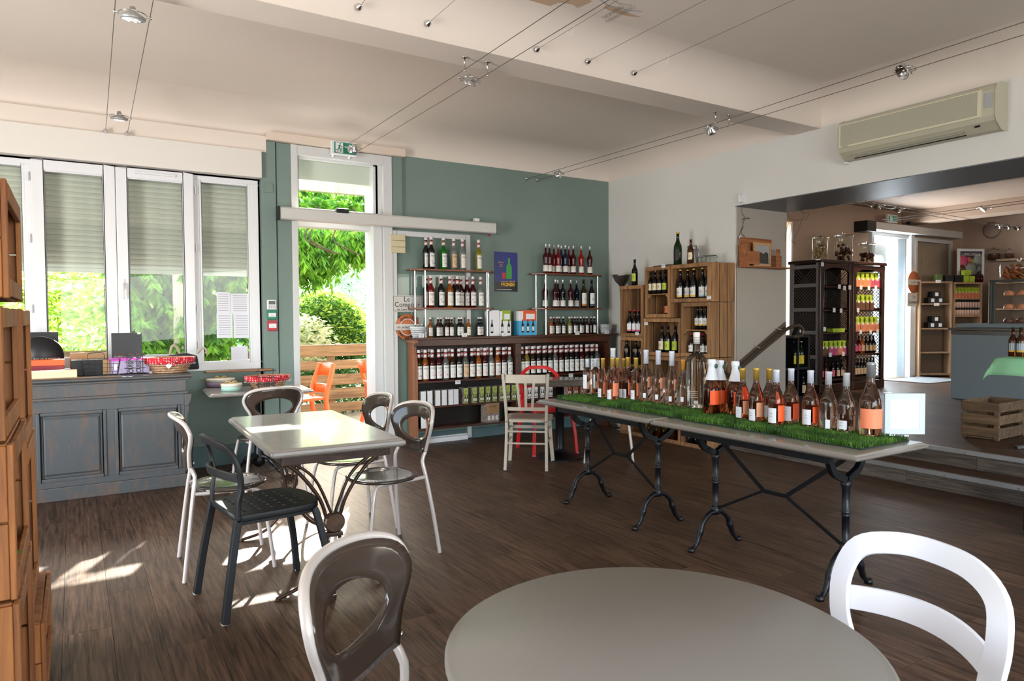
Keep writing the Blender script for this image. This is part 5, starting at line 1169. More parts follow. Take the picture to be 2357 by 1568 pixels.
wine(2003, 1006, 835, 'burgundy', 'rose', pm('brushed_silver_capsule', '#9d9fa2', .3, .6), 'largest pink magnum bottle with silver capsule at the right end', (M_CORAL, .13, .39, 150, 330), None, .0435, .80)
# menu stand
p = onz(2075, 1008, ZT); q = onz(2118, 1004, ZT); ms = thing('menu_stand', 'clear acrylic card stand with blank white card at the right table end', 'stand', (p.x+.03, p.y, ZT), -.62)
MB().box(-.105, .105, -.003, .0, .0, .225).box(-.105, .105, 0, .055, 0, .003).build('acrylic_stand', pane_glass(), ms)
sbox('white_card', pm('blue_white_card', '#f2f4fc', .5), ms, (0, .003, .118), (.196, .002, .205)); frame_rect('folded_edge', pm('card_shade', '#dcdfea', .5), ms, -.098, .098, .015, .221, .0005, .0018, .028, 0)

# ================================================================== crate shelving with beers on the right wall
def crate(y0, y1, z0, z1, label, xf=5.40, xb=5.765, mid=None, mat=None, back=3, group='wooden crates stacked against the white wall'):
    """wooden crate lying with its open side facing -X"""
    mat = mat or M_CRATE; t = thing('wooden_crate', label, 'crate', (xf, (y0+y1)/2, z0), 0, group); w_ = y1-y0-.004; h_ = z1-z0-.003; d_ = xb-xf; hw = w_/2
    for s in (-1, 1):          # side boards, three upright slats with gaps
        for k_, (a, b) in enumerate(((0, .36), (.40, .68), (.71, 1))):
            sbox('slat', mat, t, (d_*(a+b)/2, s*(hw-.006), h_/2), (round(d_*(b-a), 3), .012, round(h_, 3)), .0015)
    for zz in (.0065, h_-.0065):
        for k_ in range(2): sbox('board', mat, t, (d_*(.245+.51*k_), 0, zz), (round(d_*.485, 3), round(w_-.026, 3), .012), .0015)
    for zz in (.020, h_-.020): sbox('front_batten', mat, t, (-.006, 0, zz), (.012, round(w_, 3), .04), .0015)
    for s in (-1, 1): sbox('front_post', mat, t, (-.0055, s*(hw-.016), h_/2), (.013, .032, round(h_-.082, 3)), .0015)
    for k_ in range(back):
        ww = (w_-.03)/back; sbox('back_slat', mat, t, (d_-.012, -w_/2+.015+ww*(k_+.5), h_/2), (.010, round(ww-.014, 3), round(h_-.03, 3)), .001)
    if mid: sbox('mid_shelf', mat, t, (d_/2, 0, mid-z0), (round(d_-.01, 3), round(w_-.03, 3), .012), .0015); [MB().prism([(0, 0), (s*.05, 0), (0, -.05)], .0, .015, 'yz').build('gusset', mat, t, loc=(0, -s*(hw-.03), mid-z0-.008)) for s in (-1, 1)]
    return t
crate(4.865, 5.41, 1.505, 1.905, 'top right crate holding a row of dark beer bottles, its slatted side showing')
crate(5.415, 5.80, 1.345, 1.905, 'top middle crate of the stack with two levels, small orange-labelled beer below', mid=1.60, back=4)
crate(5.835, 6.215, 1.13, 1.715, 'top left crate of the stack, beside the floor lamp', back=3)
crate(5.83, 6.215, .50, 1.128, 'left crate under the lamp-side crate, bottles with medallions inside', mid=.80)
crate(5.26, 5.825, .93, 1.342, 'middle crate with three lime and cream labelled beers', back=5)
crate(4.865, 5.255, .94, 1.502, 'right crate of the stack with two levels of black and white labelled beers', mid=1.215)
crate(4.865, 5.255, .45, .937, 'right crate behind the wine bottles, third from the top', back=2)
crate(5.26, 5.825, .45, .927, 'middle crate hidden behind the tall clear bottles', back=3)
crate(4.865, 5.255, 0, .447, 'lowest right crate on the floor with black bottles bearing diamond outlines')
crate(5.26, 5.825, 0, .447, 'lowest middle crate on the floor with green diamond labels showing')
crate(5.83, 6.215, 0, .497, 'lowest left crate of the stack on the floor')
BX = 5.46
M_LIMEL = pm('lime_beer_label', '#b4c83c', .5); M_CREML = pm('cream_beer_label', '#d8cfae', .5); M_YELB = pm('yellow_band_print', '#d9a628', .5); M_TURQ = pm('turquoise_band_print', '#9ac0be', .5)
def beers(items, z, zone, H=.29, R=.036, **kw):
    for i, (px, lab, band, lt, dx) in enumerate(items):
        p = onx(px, 700, BX+dx); beer(BX+dx, p.y, z, f'{lt}, {od(i+1, len(items))} {zone}', None if True else 0, H, R, lab=lab, band=band, face=180, **kw)
beers([(1497, M_CREML, None, 'dark beer with cream picture label', 0), (1508, M_CREML, None, 'dark beer with cream picture label', 0), (1519, M_CREML, None, 'dark beer with cream picture label', 0), (1531, M_LIMEL, None, 'dark beer with lime label', 0)], 1.61, 'in the top middle crate', H=.245, R=.035, top=FRUIT['brown'])
beer(BX, onx(1536, 700, BX).y, 1.36, 'small beer with orange label in the lower level of the top middle crate', None, .235, .031, 'amber', pm('orange_beer_label', '#d8764a', .5), None, 180, top=FRUIT['black'])
beers([(1566, M_LABEL, M_YELB, 'black beer with white and yellow label', 0), (1583, M_LABEL, M_YELB, 'black beer with white and yellow label', .06), (1597, M_LABEL, M_YELB, 'black beer with white and yellow label', 0), (1617, M_LABEL, M_TURQ, 'black beer with white and turquoise label', 0), (1629, M_LABEL, M_TURQ, 'black beer with white and turquoise label', .03)], 1.52, 'in the top right crate', H=.335, R=.039, top=FRUIT['black'], cap='gold', lz=(.12, .42))
beers([(1450, M_PAPER, FRUIT['pink'], 'dark bottle with pinkish label', 0), (1461, M_PAPER, FRUIT['pink'], 'dark bottle with pinkish label', .01), (1471, M_PAPER, FRUIT['pink'], 'dark bottle with pinkish label', 0)], 1.146, 'in the top left crate', H=.29, R=.035, cap='red')
beers([(1524, M_CREML, None, 'beer with cream label', 0), (1538, M_LIMEL, None, 'beer with lime label', -.01), (1555, M_LIMEL, None, 'beer with lime label', .02)], .946, 'in the middle crate', H=.315, R=.038, top=FRUIT['brown'])
beers([(1606, M_LABEL, M_YELB, 'black beer with white and yellow label', .02), (1615, M_LABEL, M_YELB, 'black beer with white and yellow label', 0), (1625, M_LABEL, M_YELB, 'black beer with white and yellow label', 0), (1632, M_LABEL, M_YELB, 'black beer with white and yellow label', .06)], 1.224, 'on the upper level of the right crate', H=.25, R=.031, top=FRUIT['black'])
beers([(1592, M_LABEL, None, 'black beer with white label', 0), (1619, M_LABEL, None, 'black beer with white label', 0), (1631, M_LABEL, None, 'black beer with white label', .02)], .956, 'on the lower level of the right crate', H=.22, R=.031, cap='red', top=FRUIT['black'])
M_MED = pm('gold_blue_medallion', '#6f5d46', .4)
beers([(1443, M_MED, None, 'green-black bottle with a gold medallion', 0), (1464, M_MED, None, 'green-black bottle with a gold medallion', 0), (1476, M_MED, None, 'green-black bottle with a gold medallion', .04)], .81, 'in the lower left crate', H=.30, R=.037, lz=(.48, .60))
beers([(1453, None, None, 'dark bottle', 0), (1466, None, None, 'dark bottle', .03), (1474, None, None, 'dark bottle', 0)], .516, 'on the bottom level of the lower left crate', H=.25, R=.037)
M_GRD = pm('bright_green_label', '#4fb85c', .5)
for i, px in enumerate((1500, 1517, 1533, 1550)):
    p = onx(px, 1000, BX); t = thing('cider_bottle', f'brown bottle with bright green diamond label, {od(i+1, 4)} in the lowest middle crate', 'bottle', (BX, p.y, .016)); body('bordeaux', .33, .042, G['amber'], t)
    MB().add([(-.0445*math.cos(b), -.0445*math.sin(b), .14+z) for b, z in ((-.7, 0), (0, -.06), (.7, 0), (0, .06))], [(0, 1, 2, 3)]).build('diamond_label', M_GRD, t)
for i, px in enumerate((1592, 1607, 1622)):
    p = onx(px, 1020, BX); t = thing('cider_bottle', f'black bottle with white diamond outline, {od(i+1, 3)} in the lowest right crate', 'bottle', (BX, p.y, .016)); body('bordeaux', .30, .042, G['black'], t)
    MB().tube([(-.043*math.cos(b)-.001, -.043*math.sin(b), .12+z) for b, z in ((-.7, 0), (0, -.06), (.7, 0), (0, .06))], .0009, 4, closed=True).build('diamond_outline', M_LABEL, t); link('lettering', text_mesh('CIDRE', .016), M_LABEL, t, (-.0445, 0, .12), (0, 0, -PI/2))
for i, (px, py, pt, l, gl, lab, H, R) in enumerate(((1461, 657, 597, 'dark beer with lime label standing on the left crate beside the lamp', 'black', M_LIMEL, 0, .036), (1560, 607, 536, 'tall green bottle with dark diamond label on top of the crates', 'darkgreen', FRUIT['black'], 0, .044), (1590, 604, 551, 'brown beer bottle in front of the metal jug on the crates', 'amber', M_CREML, 0, .032))):
    zt = 1.718 if i == 0 else 1.908; p = onx(px, py, 5.50 if i < 2 else 5.46); hh = round(hgt(px, pt, p)-zt, 2)
    beer(p.x, p.y, zt, l, None, hh, R, gl, lab, None, 180, 'gold' if i == 1 else 'black', top=FRUIT['brown'] if i != 1 else None)
# jug, glasses, dark cloth on top
p = onx(1592, 603, 5.60); j = thing('metal_jug', 'dull metal jug with clasp lid on top of the crates', 'jug', (p.x, p.y-.01, 1.907))
MB().lathe([(0, 0), (.055, 0), (.058, .01), (.055, .16), (.048, .175), (.052, .18), (.052, .2), (0, .205)], 24).build('body', pm('dull_tin', '#8b8d8c', .35, .8), j)
MB().tube(catmull([(0, -.05, .17), (0, -.085, .15), (0, -.085, .07), (0, -.056, .04)], 5), .005, 6).build('handle', M_STEEL, j); MB().tube([(0, -.052, .18), (-.01, -.07, .195), (0, -.06, .205)], .003, 6).build('clasp', M_STEEL, j)
p = onx(1628, 600, 5.58); gr = thing('glass_carrier', 'wire carrier of small glasses on the top right crate', 'carrier', (p.x, p.y, 1.907))
mb = MB()
for zz in (.01, .06): mb.tube([(-.05, -.11, zz), (.05, -.11, zz), (.05, .11, zz), (-.05, .11, zz)], .002, 5, closed=True)
for a in (-.11, -.055, 0, .055, .11): mb.tube([(-.05, a, 0), (-.05, a, .06)], .002, 5).tube([(.05, a, 0), (.05, a, .06)], .002, 5)
mb.build('wire_frame', M_STEEL, gr); MB().tube([(-.02, -.14, .07), (-.01, 0, .075), (0, .05, .08)], .006, 6).build('handle', M_DARKSTEEL, gr)
for k_ in range(6):
    g = thing('shot_glass', 'small empty glass in the wire carrier on the crates', 'glass', (p.x-.025+.05*(k_ % 2), p.y-.08+.08*(k_//2), 1.91), 0, 'small glasses in the wire carrier')
    lath('glass_body', 'shot', [(0, .0), (.018, 0), (.024, .085), (.021, .085), (.016, .008), (0, .008)], pane_glass(), g, 12)
tag(MB().prism([(p_.x, p_.y) for p_ in catmull([(5.45, 5.45, 0), (5.44, 5.62, 0), (5.47, 5.76, 0), (5.55, 5.74, 0), (5.58, 5.6, 0), (5.55, 5.46, 0)], 4, True)], 1.9055, 1.918).build('slate_slab', pm('dark_slate', '#2a2622', .7), None, .003), 'dark flat slab lying on the top middle crate', 'slab')
for px, py, l in ((1527, 613, 'on the top middle crate rim'), (1632, 685, 'below the beers of the top right crate'), (1487, 745, 'on the post between left and middle crates'), (1466, 768, 'below the top left crate\'s bottles')):
    p = onx(px, py, 5.375); ticket(p, 'white price ticket '+l, .055, .035, -PI/2, '3.90')
# floor lamp
p = onx(1433, 700, 5.62); q = onz(1433, 960, 0); lm = thing('floor_lamp', 'brushed steel uplighter floor lamp with a bowl shade beside the crates', 'lamp', (5.60, 6.42, 0))
MB().lathe([(.0, 1.70), (.02, 1.70), (.035, 1.73), (.09, 1.79), (.118, 1.85), (.122, 1.862), (.115, 1.862), (.085, 1.80), (0, 1.72)], 32).build('bowl_shade', M_STEEL, lm)
MB().lathe([(0, .02), (.014, .02), (.014, 1.2), (.018, 1.45), (.032, 1.71), (0, 1.71)], 16).build('pole', M_STEEL, lm); MB().lathe([(0, 0), (.13, 0), (.13, .012), (.03, .025), (0, .025)], 28).build('base', M_STEEL, lm)

# ================================================================== on the counter
ZK = .9215
def pc(px, py, y=None): return onz(px, py, ZK)
def lidbox(px0, px1, y, h_, d_, name, label, bodym, lidm=None, rz=0, z=ZK, lh=.35):
    a = ony(px0, 830, y); b = ony(px1, 830, y); w_ = b.x-a.x; t = thing(name, label, 'box', ((a.x+b.x)/2, y+d_/2, z), rz)
    sbox('box_body', bodym, t, (0, 0, h_*(1-lh)/2 if lidm else h_/2), (round(w_*.98, 3), d_*.98, h_*(1-lh) if lidm else h_), .002)
    if lidm: sbox('lid', lidm, t, (0, 0, h_*(1-lh/2)), (round(w_, 3), d_, h_*lh), .002)
    return t, w_
t, w_ = lidbox(45, 178, 6.22, .055, .15, 'pastry_tray', 'cream card tray at the left end of the counter', pm('cream_card', '#e9c9a6', .6))
t, w_ = lidbox(40, 148, 6.43, .13, .12, 'gift_box', 'dark red gift box with orange lid behind the cream tray', pm('wine_red_card', '#7a1f2c', .5), pm('orange_lid', '#ef5a2c', .5))
t, w_ = lidbox(163, 236, 6.40, .12, .13, 'black_box', 'black open box beside the wire basket', pm('black_card', '#121214', .5))
t, w_ = lidbox(236, 252, 6.40, .115, .12, 'brown_box', 'narrow brown box seen through the wire basket', M_BROWNC)
t, w_ = lidbox(160, 248, 6.60, .17, .05, 'kraft_box', 'flat kraft brown box standing at the back of the counter', M_BROWNC)
text('.Chocolat', .02, FRUIT['orange'], t, (-.03, -.027, .14)); 
t, w_ = lidbox(250, 345, 6.42, .125, .14, 'gift_box', 'lilac speckled gift box with magenta lid behind the wire basket', pm('lilac_card', '#c3b3d6', .5, noise=(90, .15)), pm('magenta_lid', '#e05acb', .5), lh=.18)
a = ony(256, 770, 6.62); b = ony(327, 820, 6.62); bb = thing('chocolate_box', 'upright black rectangular box with lettering behind the lilac box', 'box', ((a.x+b.x)/2, 6.62, ZK))
hh = ony(256, 767, 6.62).z-ZK; sbox('box_body', M_BLACK, bb, (0, 0, hh/2), (b.x-a.x, .03, hh), .001)
M_CW = pm('cream_lettering', '#c9b8a6', .5)
text('OUREUX RAFFINE', .02, M_CW, bb, (0, -.0165, hh*.40), width=.19); text('SAVOUREUX RAFFINE CRAQ', .013, FRUIT['brown'], bb, (0, -.0165, hh*.46), width=.19); text('CRAQUANT SAVOUR', .013, M_CW, bb, (0, -.0165, hh*.34), width=.19)
sbox('white_sticker', M_PAPER, bb, ((b.x-a.x)/2-.02, -.017, hh-.006), (.025, .002, .012))
p = ony(92, 780, 6.60); rb = thing('round_chocolate_box', 'upright round black box with gold lettering, at the counter\'s left end', 'box', (p.x, 6.60, ZK+.15))
hh = .17; MB().lathe([(0, -.02), (.155, -.02), (.158, 0), (.155, .02), (0, .02)], 48, ax=Matrix.Rotation(PI/2, 3, 'X')).build('disc_box', M_BLACK, rb)
text('UX RAFFINE CRAQUA', .026, FRUIT['brown'], rb, (.0, -.0225, -.045), width=.26); text('SAVOUREUX RAFFI', .024, M_CW, rb, (0, -.0225, -.075), width=.22); text('SAVOUREUX RAFFINE', .02, M_CW, rb, (0, -.0225, -.02), width=.26)
bq = thing('black_box', 'square black box leaning behind the round one', 'box', (p.x+.02, 6.66, ZK)); sbox('box_body', M_BLACK, bq, (-.05, 0, .17), (.30, .03, .34), .002)
# wire basket
a = ony(188, 860, 6.28); b = ony(278, 860, 6.28); w_ = b.x-a.x; wbk = thing('wire_basket', 'black wire basket with a small tag on the counter', 'basket', ((a.x+b.x)/2, 6.36, ZK))
hw, dd, hb_ = w_/2, .09, .125
def wire_grid(mb, p0, p1, p2, p3, nu, nv, r):
    P = [Vector(p) for p in (p0, p1, p2, p3)]
    for i in range(nu+1): u = i/nu; mb.tube([P[0].lerp(P[1], u), P[3].lerp(P[2], u)], r, 4)
    for j in range(nv+1): v = j/nv; mb.tube([P[0].lerp(P[3], v), P[1].lerp(P[2], v)], r, 4)
mb = MB(); bw = .85
for s in (-1, 1):
    wire_grid(mb, (-hw*bw, s*dd*bw, 0), (hw*bw, s*dd*bw, 0), (hw, s*dd, hb_), (-hw, s*dd, hb_), 6, 4, .0016)
    wire_grid(mb, (s*hw*bw, -dd*bw, 0), (s*hw*bw, dd*bw, 0), (s*hw, dd, hb_), (s*hw, -dd, hb_), 4, 4, .0016)
wire_grid(mb, (-hw*bw, -dd*bw, .001), (hw*bw, -dd*bw, .001), (hw*bw, dd*bw, .001), (-hw*bw, dd*bw, .001), 6, 4, .0016)
mb.build('wire_mesh', M_BLACK, wbk)
for yy in (-.02, .05): MB().tube(catmull([(-hw*.65, yy, hb_), (-hw*.62, yy, hb_+.045), (hw*.1, yy, hb_+.05), (hw*.2, yy, hb_)], 5), .002, 5).build('handle', M_BLACK, wbk)
sbox('name_tag', M_PAPER, wbk, (hw*.72, -dd-.004, .065), (.02, .001, .04))
# wire letter holder
def letter_holder(name, label, loc, rz, sc=1, lie=False):
    t = thing(name, label, 'holder', loc, rz); mb = MB(); w2, h2 = .055*sc, .15*sc
    for zz in (.01, .05, .10, .15): mb.tube([(-w2*1.35, 0, zz*sc), (w2*1.35, 0, zz*sc)], .003*sc, 5)
    mb.tube([(-w2, -.03, .005), (-w2, .0, .01), (-w2, .0, h2+.02)], .003*sc, 5).tube([(w2, -.03, .005), (w2, .0, .01), (w2, .0, h2+.02)], .003*sc, 5)
    mb.build('wire_stand', M_BLACK, t)
    txt = text_mesh('CUISINE', .05, ext=.003, bold=.002, width=.15)
    if lie: link('metal_lettering', txt, M_BLACK, t, (0, -.006, .05))
    else:
        for xx in (-w2*.5, w2*.5): link('metal_lettering', txt, M_BLACK, t, (xx, -.006, h2/2+.01), (0, -PI/2, 0))
    return t
p = ony(311, 858, 6.29); letter_holder('letter_holder', 'black wire holder with cut-out kitchen lettering standing on the counter', (p.x, p.y, ZK), 0)
# wicker baskets with red dotted lining
M_WICK = pm('wicker', '#b08b6c', .65, noise=(40, .3))
def dots_mat():
    if 'dotted_cloth' in MATS: return MATS['dotted_cloth']
    m = pm('dotted_cloth', '#c5202c', .8); nt = m.node_tree; b = nt.nodes['Principled BSDF']; N = nt.nodes.new
    tc = N('ShaderNodeTexCoord'); v = N('ShaderNodeTexVoronoi'); v.inputs['Scale'].default_value = 75; v.inputs['Randomness'].default_value = 0
    nt.links.new(tc.outputs['Object'], v.inputs['Vector']); r = N('ShaderNodeValToRGB'); r.color_ramp.interpolation = 'CONSTANT'
    r.color_ramp.elements[0].color = (.9, .85, .85, 1); r.color_ramp.elements[1].position = .28; r.color_ramp.elements[1].color = (*lin('#c5202c'), 1)
    nt.links.new(v.outputs['Distance'], r.inputs[0]); nt.links.new(r.outputs[0], b.inputs['Base Color']); return m
def wicker(label, loc, sx, sy_, rz=0, h=.085):
    t = basket('wicker_basket', label, loc, .085, .125, h, M_WICK, sx=sx, sy_=sy_, rz=rz, rows=6)
    MB().lathe([(.121, h*.62), (.131, h*.66), (.136, h*.85), (.137, h+.01), (.128, h+.012), (.12, h*.9)], 40).build('dotted_lining', dots_mat(), t, loc=(0, 0, 0)).scale = (sx, sy_, 1)
    mb = MB(); 
    for i in range(48): a = 2*PI*i/48; mb.lathe([(0, -.003), (.006, 0), (0, .003)], 6, (.136*math.cos(a)*sx, .136*math.sin(a)*sy_, h*.60))
    mb.build('lace_trim', M_LABEL, t); MB().tube(catmull([(-.02, -.137*sy_, h*.9), (-.045, -.15*sy_, h), (0, -.145*sy_, h*.85), (.045, -.15*sy_, h), (0, -.145*sy_, h*.85), (.03, -.15*sy_, h*.5)], 5), .006, 6).build('ribbon_bow', dots_mat(), t)
    return t
p = pc(390, 857); q = wicker('wicker basket with red dotted lining on the right end of the counter', (ony(390, 850, 6.42).x, 6.38, ZK), 1.42, .95, h=.115)
MB().prism([(-.025, 0), (0, .025), (.025, 0), (0, -.025)], -.001, .001, 'xz').build('paper_tag', M_PAPER, q, loc=(-.02, -.115, .06))
bg_ = thing('handbag', 'dark bag with beige handle behind the wicker basket on the counter', 'bag', (p.x+.16, 6.62, ZK))
MB().prism([(-.15, 0), (.10, 0), (.085, .12), (.0, .145), (-.14, .13)], -.05, .05, 'xz').build('bag_body', pm('dark_fabric_bag', '#25282e', .8), bg_, .02); MB().tube(catmull([(-.13, 0, .12), (-.11, 0, .20), (-.08, 0, .205), (-.05, 0, .14)], 6), .011, 8).tube(catmull([(.09, 0, .14), (.13, 0, .18), (.16, 0, .17), (.165, 0, .13)], 6), .009, 8).build('strap', pm('beige_strap', '#a89a86', .7), bg_)
# side table items
ZS = .753
p = onz(508, 893, ZS); 
def round_box(px, py, R, h_, label, bodym):
    p = onz(px, py, ZS); t = thing('round_gift_box', label, 'box', (p.x, p.y, ZS)); MB().lathe([(0, 0), (R*.97, 0), (R*.97, h_*.7), (0, h_*.7)], 36).build('box_body', bodym, t); MB().lathe([(0, h_*.62), (R, h_*.62), (R, h_*.97), (R-.003, h_), (0, h_)], 36).build('lid', pm('cream_lid', '#d9d2c4', .5), t)
    MB().box(-R*1.01, R*1.01, -.012, .012, h_*.6, h_+.003).build('ribbon', pm('gold_ribbon', '#b79a5a', .4), t); MB().tube(catmull([(-.05, 0, h_), (-.03, .01, h_+.02), (0, 0, h_+.005), (.03, -.01, h_+.02), (.05, 0, h_)], 5), .005, 6).build('bow', pm('gold_ribbon', '#b79a5a', .4), t)
round_box(508, 889, .12, .07, 'lilac round gift box with a cream lid on the side table', pm('lilac_box', '#a894ae', .5)); round_box(533, 899, .085, .06, 'mint green round gift box with gold ribbon on the side table', pm('mint_box', '#a9cfc0', .5))
p = onz(612, 886, ZS); wicker('wicker basket with red dotted lining on the side table below the window', (ony(614, 870, 6.33).x, 6.30, ZS), 1.42, 1.0, .1, h=.10)
p = ony(612, 888, 6.07); letter_holder('letter_holder', 'black kitchen lettering holder lying in front of the side-table basket', (p.x, p.y, ZS), 0, 1.1, lie=True)
# papers taped to the right window pane
def sheet(px0, py0, px1, py1, y, label, lines=8):
    a = ony(px0, py0, y); b = ony(px1, py1, y); c = (a+b)/2; t = thing('paper_notice', label, 'notice', tuple(c)); w_, h_ = b.x-a.x, a.z-b.z
    sbox('sheet', pm('backlit_paper', '#dcdce4', .8), t, (0, 0, 0), (w_, .001, h_))
    for i in range(lines): sbox('printed_line', FRUIT['grey'], t, (0, -.0015, h_*.4-h_*.75*i/max(1, lines-1)), (w_*.75, .0006, .004))
sheet(498, 672, 530, 722, 6.928, 'upper left printed sheet taped on the right window pane'); sheet(530, 676, 574, 722, 6.928, 'upper right printed sheet taped on the right window pane')
sheet(498, 722, 536, 778, 6.928, 'lower left printed sheet taped on the right window pane', 9); sheet(537, 722, 576, 778, 6.928, 'lower right printed sheet taped on the right window pane', 9); sheet(532, 798, 571, 845, 6.925, 'blank paper card at the bottom of the right window pane', 0)
# ================================================================== low-voltage cable lights
def anchor(loc, label, nrm=(0, -1, 0), group='cable anchors'):
    t = thing('cable_anchor', label, 'anchor', loc, 0, None); M3 = Vector((0, 0, 1)).rotation_difference(Vector(nrm)).to_matrix()
    MB().lathe([(0, 0), (.020, 0), (.020, .006), (.012, .012), (.007, .03), (0, .034)], 14, ax=M3).build('fixing', M_CHROME, t); return t
def cable(pts, label, r=.0022):
    return tag(MB().tube(pts, r, 6).build('steel_cable', M_DARKSTEEL, None), label, 'cable')
def ring_lamp(loc, rz, tilt, label, kind='bulb', scale=1):
    """spot held in a chrome ring between two cables"""
    t = thing('cable_spotlight', label, 'spotlight', loc, rz); s = scale
    MB().tube([(.066*s*math.cos(a), .066*s*math.sin(a), 0) for a in [2*PI*i/28 for i in range(28)]], .003, 6, closed=True).build('ring', M_CHROME, t)
    for q in (-1, 1): MB().tube([(q*.066*s, 0, 0), (q*.090*s, 0, 0)], .004, 6).lathe([(0, -.008), (.006, -.008), (.006, .008), (0, .008)], 8, (q*.082*s, 0, 0)).build('cable_clamp', M_CHROME, t)
    hd_ = MB().lathe([(0, .035), (.014, .034), (.018, .022), (.040, .0), (.052, -.022), (.053, -.026), (.049, -.026), (.036, -.008), (0, .008)] if kind == 'bulb' else [(0, .04), (.012, .04), (.02, .015), (.05, -.002), (.062, -.012), (.062, -.022), (.055, -.024), (0, -.024)], 24).build('lamp_head', M_CHROME if kind == 'bulb' else pm('grey_lamp_housing', '#a3a3a1', .35, .4), t, rot=tilt)
    if kind == 'bulb': MB().lathe([(0, -.02), (.009, -.016), (.011, -.004), (.007, .006), (0, .008)], 12).build('bulb', pm('halogen_bulb', '#cfcfc8', .05, .8), hd_)
    else:
        MB().lathe([(0, -.0265), (.05, -.0265), (.05, -.0245), (0, -.0245)], 24).build('led_plate', pm('led_plate', '#d9dcdc', .3), hd_)
        for k_ in range(7):
            a = k_*PI/3; rr = .03 if k_ < 6 else 0; MB().lathe([(0, -.032), (.006, -.030), (.008, -.0265)], 8, (rr*math.cos(a), rr*math.sin(a), 0)).build('led_lens', pm('led_lens', '#ffffff', .1, emit=('#ffffff', .6)), hd_)
    MB().tube(catmull([(0, .066*s, 0), (0, .03, .045), (0, 0, .038)], 4), .003, 6).build('bracket', M_CHROME, t); return t
# left pair
for xx, l in ((.26, 'left'), (.42, 'right')): anchor((xx, 6.80, 2.936), f'round chrome wall anchor, {l} of the pair above the window')
cable([(.26, 6.78, 2.936), (.205, 3.8, 2.93), (.16, 1.2, 2.93), (.13, -.4, 2.93)], 'left steel cable of the left lamp pair'); cable([(.42, 6.78, 2.936), (.365, 3.8, 2.93), (.32, 1.2, 2.93), (.29, -.4, 2.93)], 'right steel cable of the left lamp pair')
ring_lamp((.333, 6.24, 2.93), .0, (.15, 0, 0), 'small LED spot between the left cables near the window', 'led'); ring_lamp((.292, 4.13, 2.93), 0, (.15, 0, 0), 'LED spot between the left cables at the top of the photo', 'led')
# middle pair
for xx, l in ((2.207, 'left'), (2.376, 'right')): anchor((xx, 6.845, 2.978), f'chrome cable anchor, {l} of the pair below the exit sign')
cable([(2.207, 6.83, 2.98), (2.20, 4.07, 2.98), (2.18, 2.9, 2.98), (2.15, .2, 2.98)], 'left steel cable of the middle lamp pair'); cable([(2.376, 6.83, 2.98), (2.37, 4.07, 2.98), (2.355, 2.8, 2.98), (2.32, .2, 2.98)], 'right steel cable of the middle lamp pair')
ring_lamp((2.287, 6.46, 2.975), 0, (.75, -.1, 0), 'chrome spotlight in front of the exit sign', scale=.95); ring_lamp((2.285, 4.16, 2.955), 0, (.55, .1, 0), 'large chrome spotlight below the ceiling beam, middle cables', scale=.95)
# right pair
for xx, l in ((4.537, 'left'), (4.691, 'right')): anchor((xx, 6.90, 2.982), f'chrome cable anchor, {l} of the pair on the green wall')
cable([(4.537, 6.88, 2.98), (4.57, 4.07, 2.97), (4.47, 1.8, 2.97), (4.40, 0, 2.97)], 'left steel cable of the right lamp pair'); cable([(4.691, 6.88, 2.98), (4.737, 4.07, 2.97), (4.672, 1.88, 2.97), (4.62, 0, 2.97)], 'right steel cable of the right lamp pair')
ring_lamp((4.63, 6.38, 2.965), 0, (.8, .2, 0), 'chrome spotlight near the green wall, right cables', scale=.9); ring_lamp((4.655, 4.19, 2.96), 0, (.3, -.9, 0), 'chrome spotlight under the beam, right cables', scale=.9); ring_lamp((4.62, 2.53, 2.955), 0, (.4, .9, 0), 'chrome spotlight nearest the air conditioner', scale=1)
for xx, l in ((2.20, 'left standoff of the middle cables'), (2.372, 'right standoff of the middle cables'), (4.57, 'left standoff of the right cables'), (4.737, 'right standoff of the right cables')):
    t = thing('cable_standoff', 'chrome ceiling rod under the beam, '+l, 'standoff', (xx, 4.07, 3.06)); MB().lathe([(0, 0), (.022, 0), (.022, -.005), (.005, -.010), (.0045, -.082), (.007, -.084), (.007, -.092), (0, -.094)], 16).build('rod', M_CHROME, t)
for k_, (px, py, px2, py2) in enumerate(((990, 50, 1110, -30), (830, 12, 870, -20), (1242, 110, 1400, 22), (1360, 138, 1630, 0), (1467, 165, 1850, 0))):
    p = ony(px, py, 3.86); nm = ['second from the left', 'leftmost', 'middle', 'second from the right', 'rightmost'][k_]
    anchor((p.x, 3.89, p.z), f'small hook on the ceiling beam face, {nm} of five')
    cable([(p.x, 3.86, p.z), (p.x-.02, 2.2, p.z+.01), (p.x-.05, -.2, p.z+.02)], f'thin single wire along the ceiling, {nm} of five', .0012)
    if k_ in (2, 4): MB().tube([(0, 0, 0), (.03, -.02, -.02), (.02, -.05, .03)], .0016, 5).build('wire_tie', M_PAPER, bpy.data.objects.get('ceiling'), loc=(p.x-.01, 3.55 if k_ == 2 else 3.6, p.z-.01))
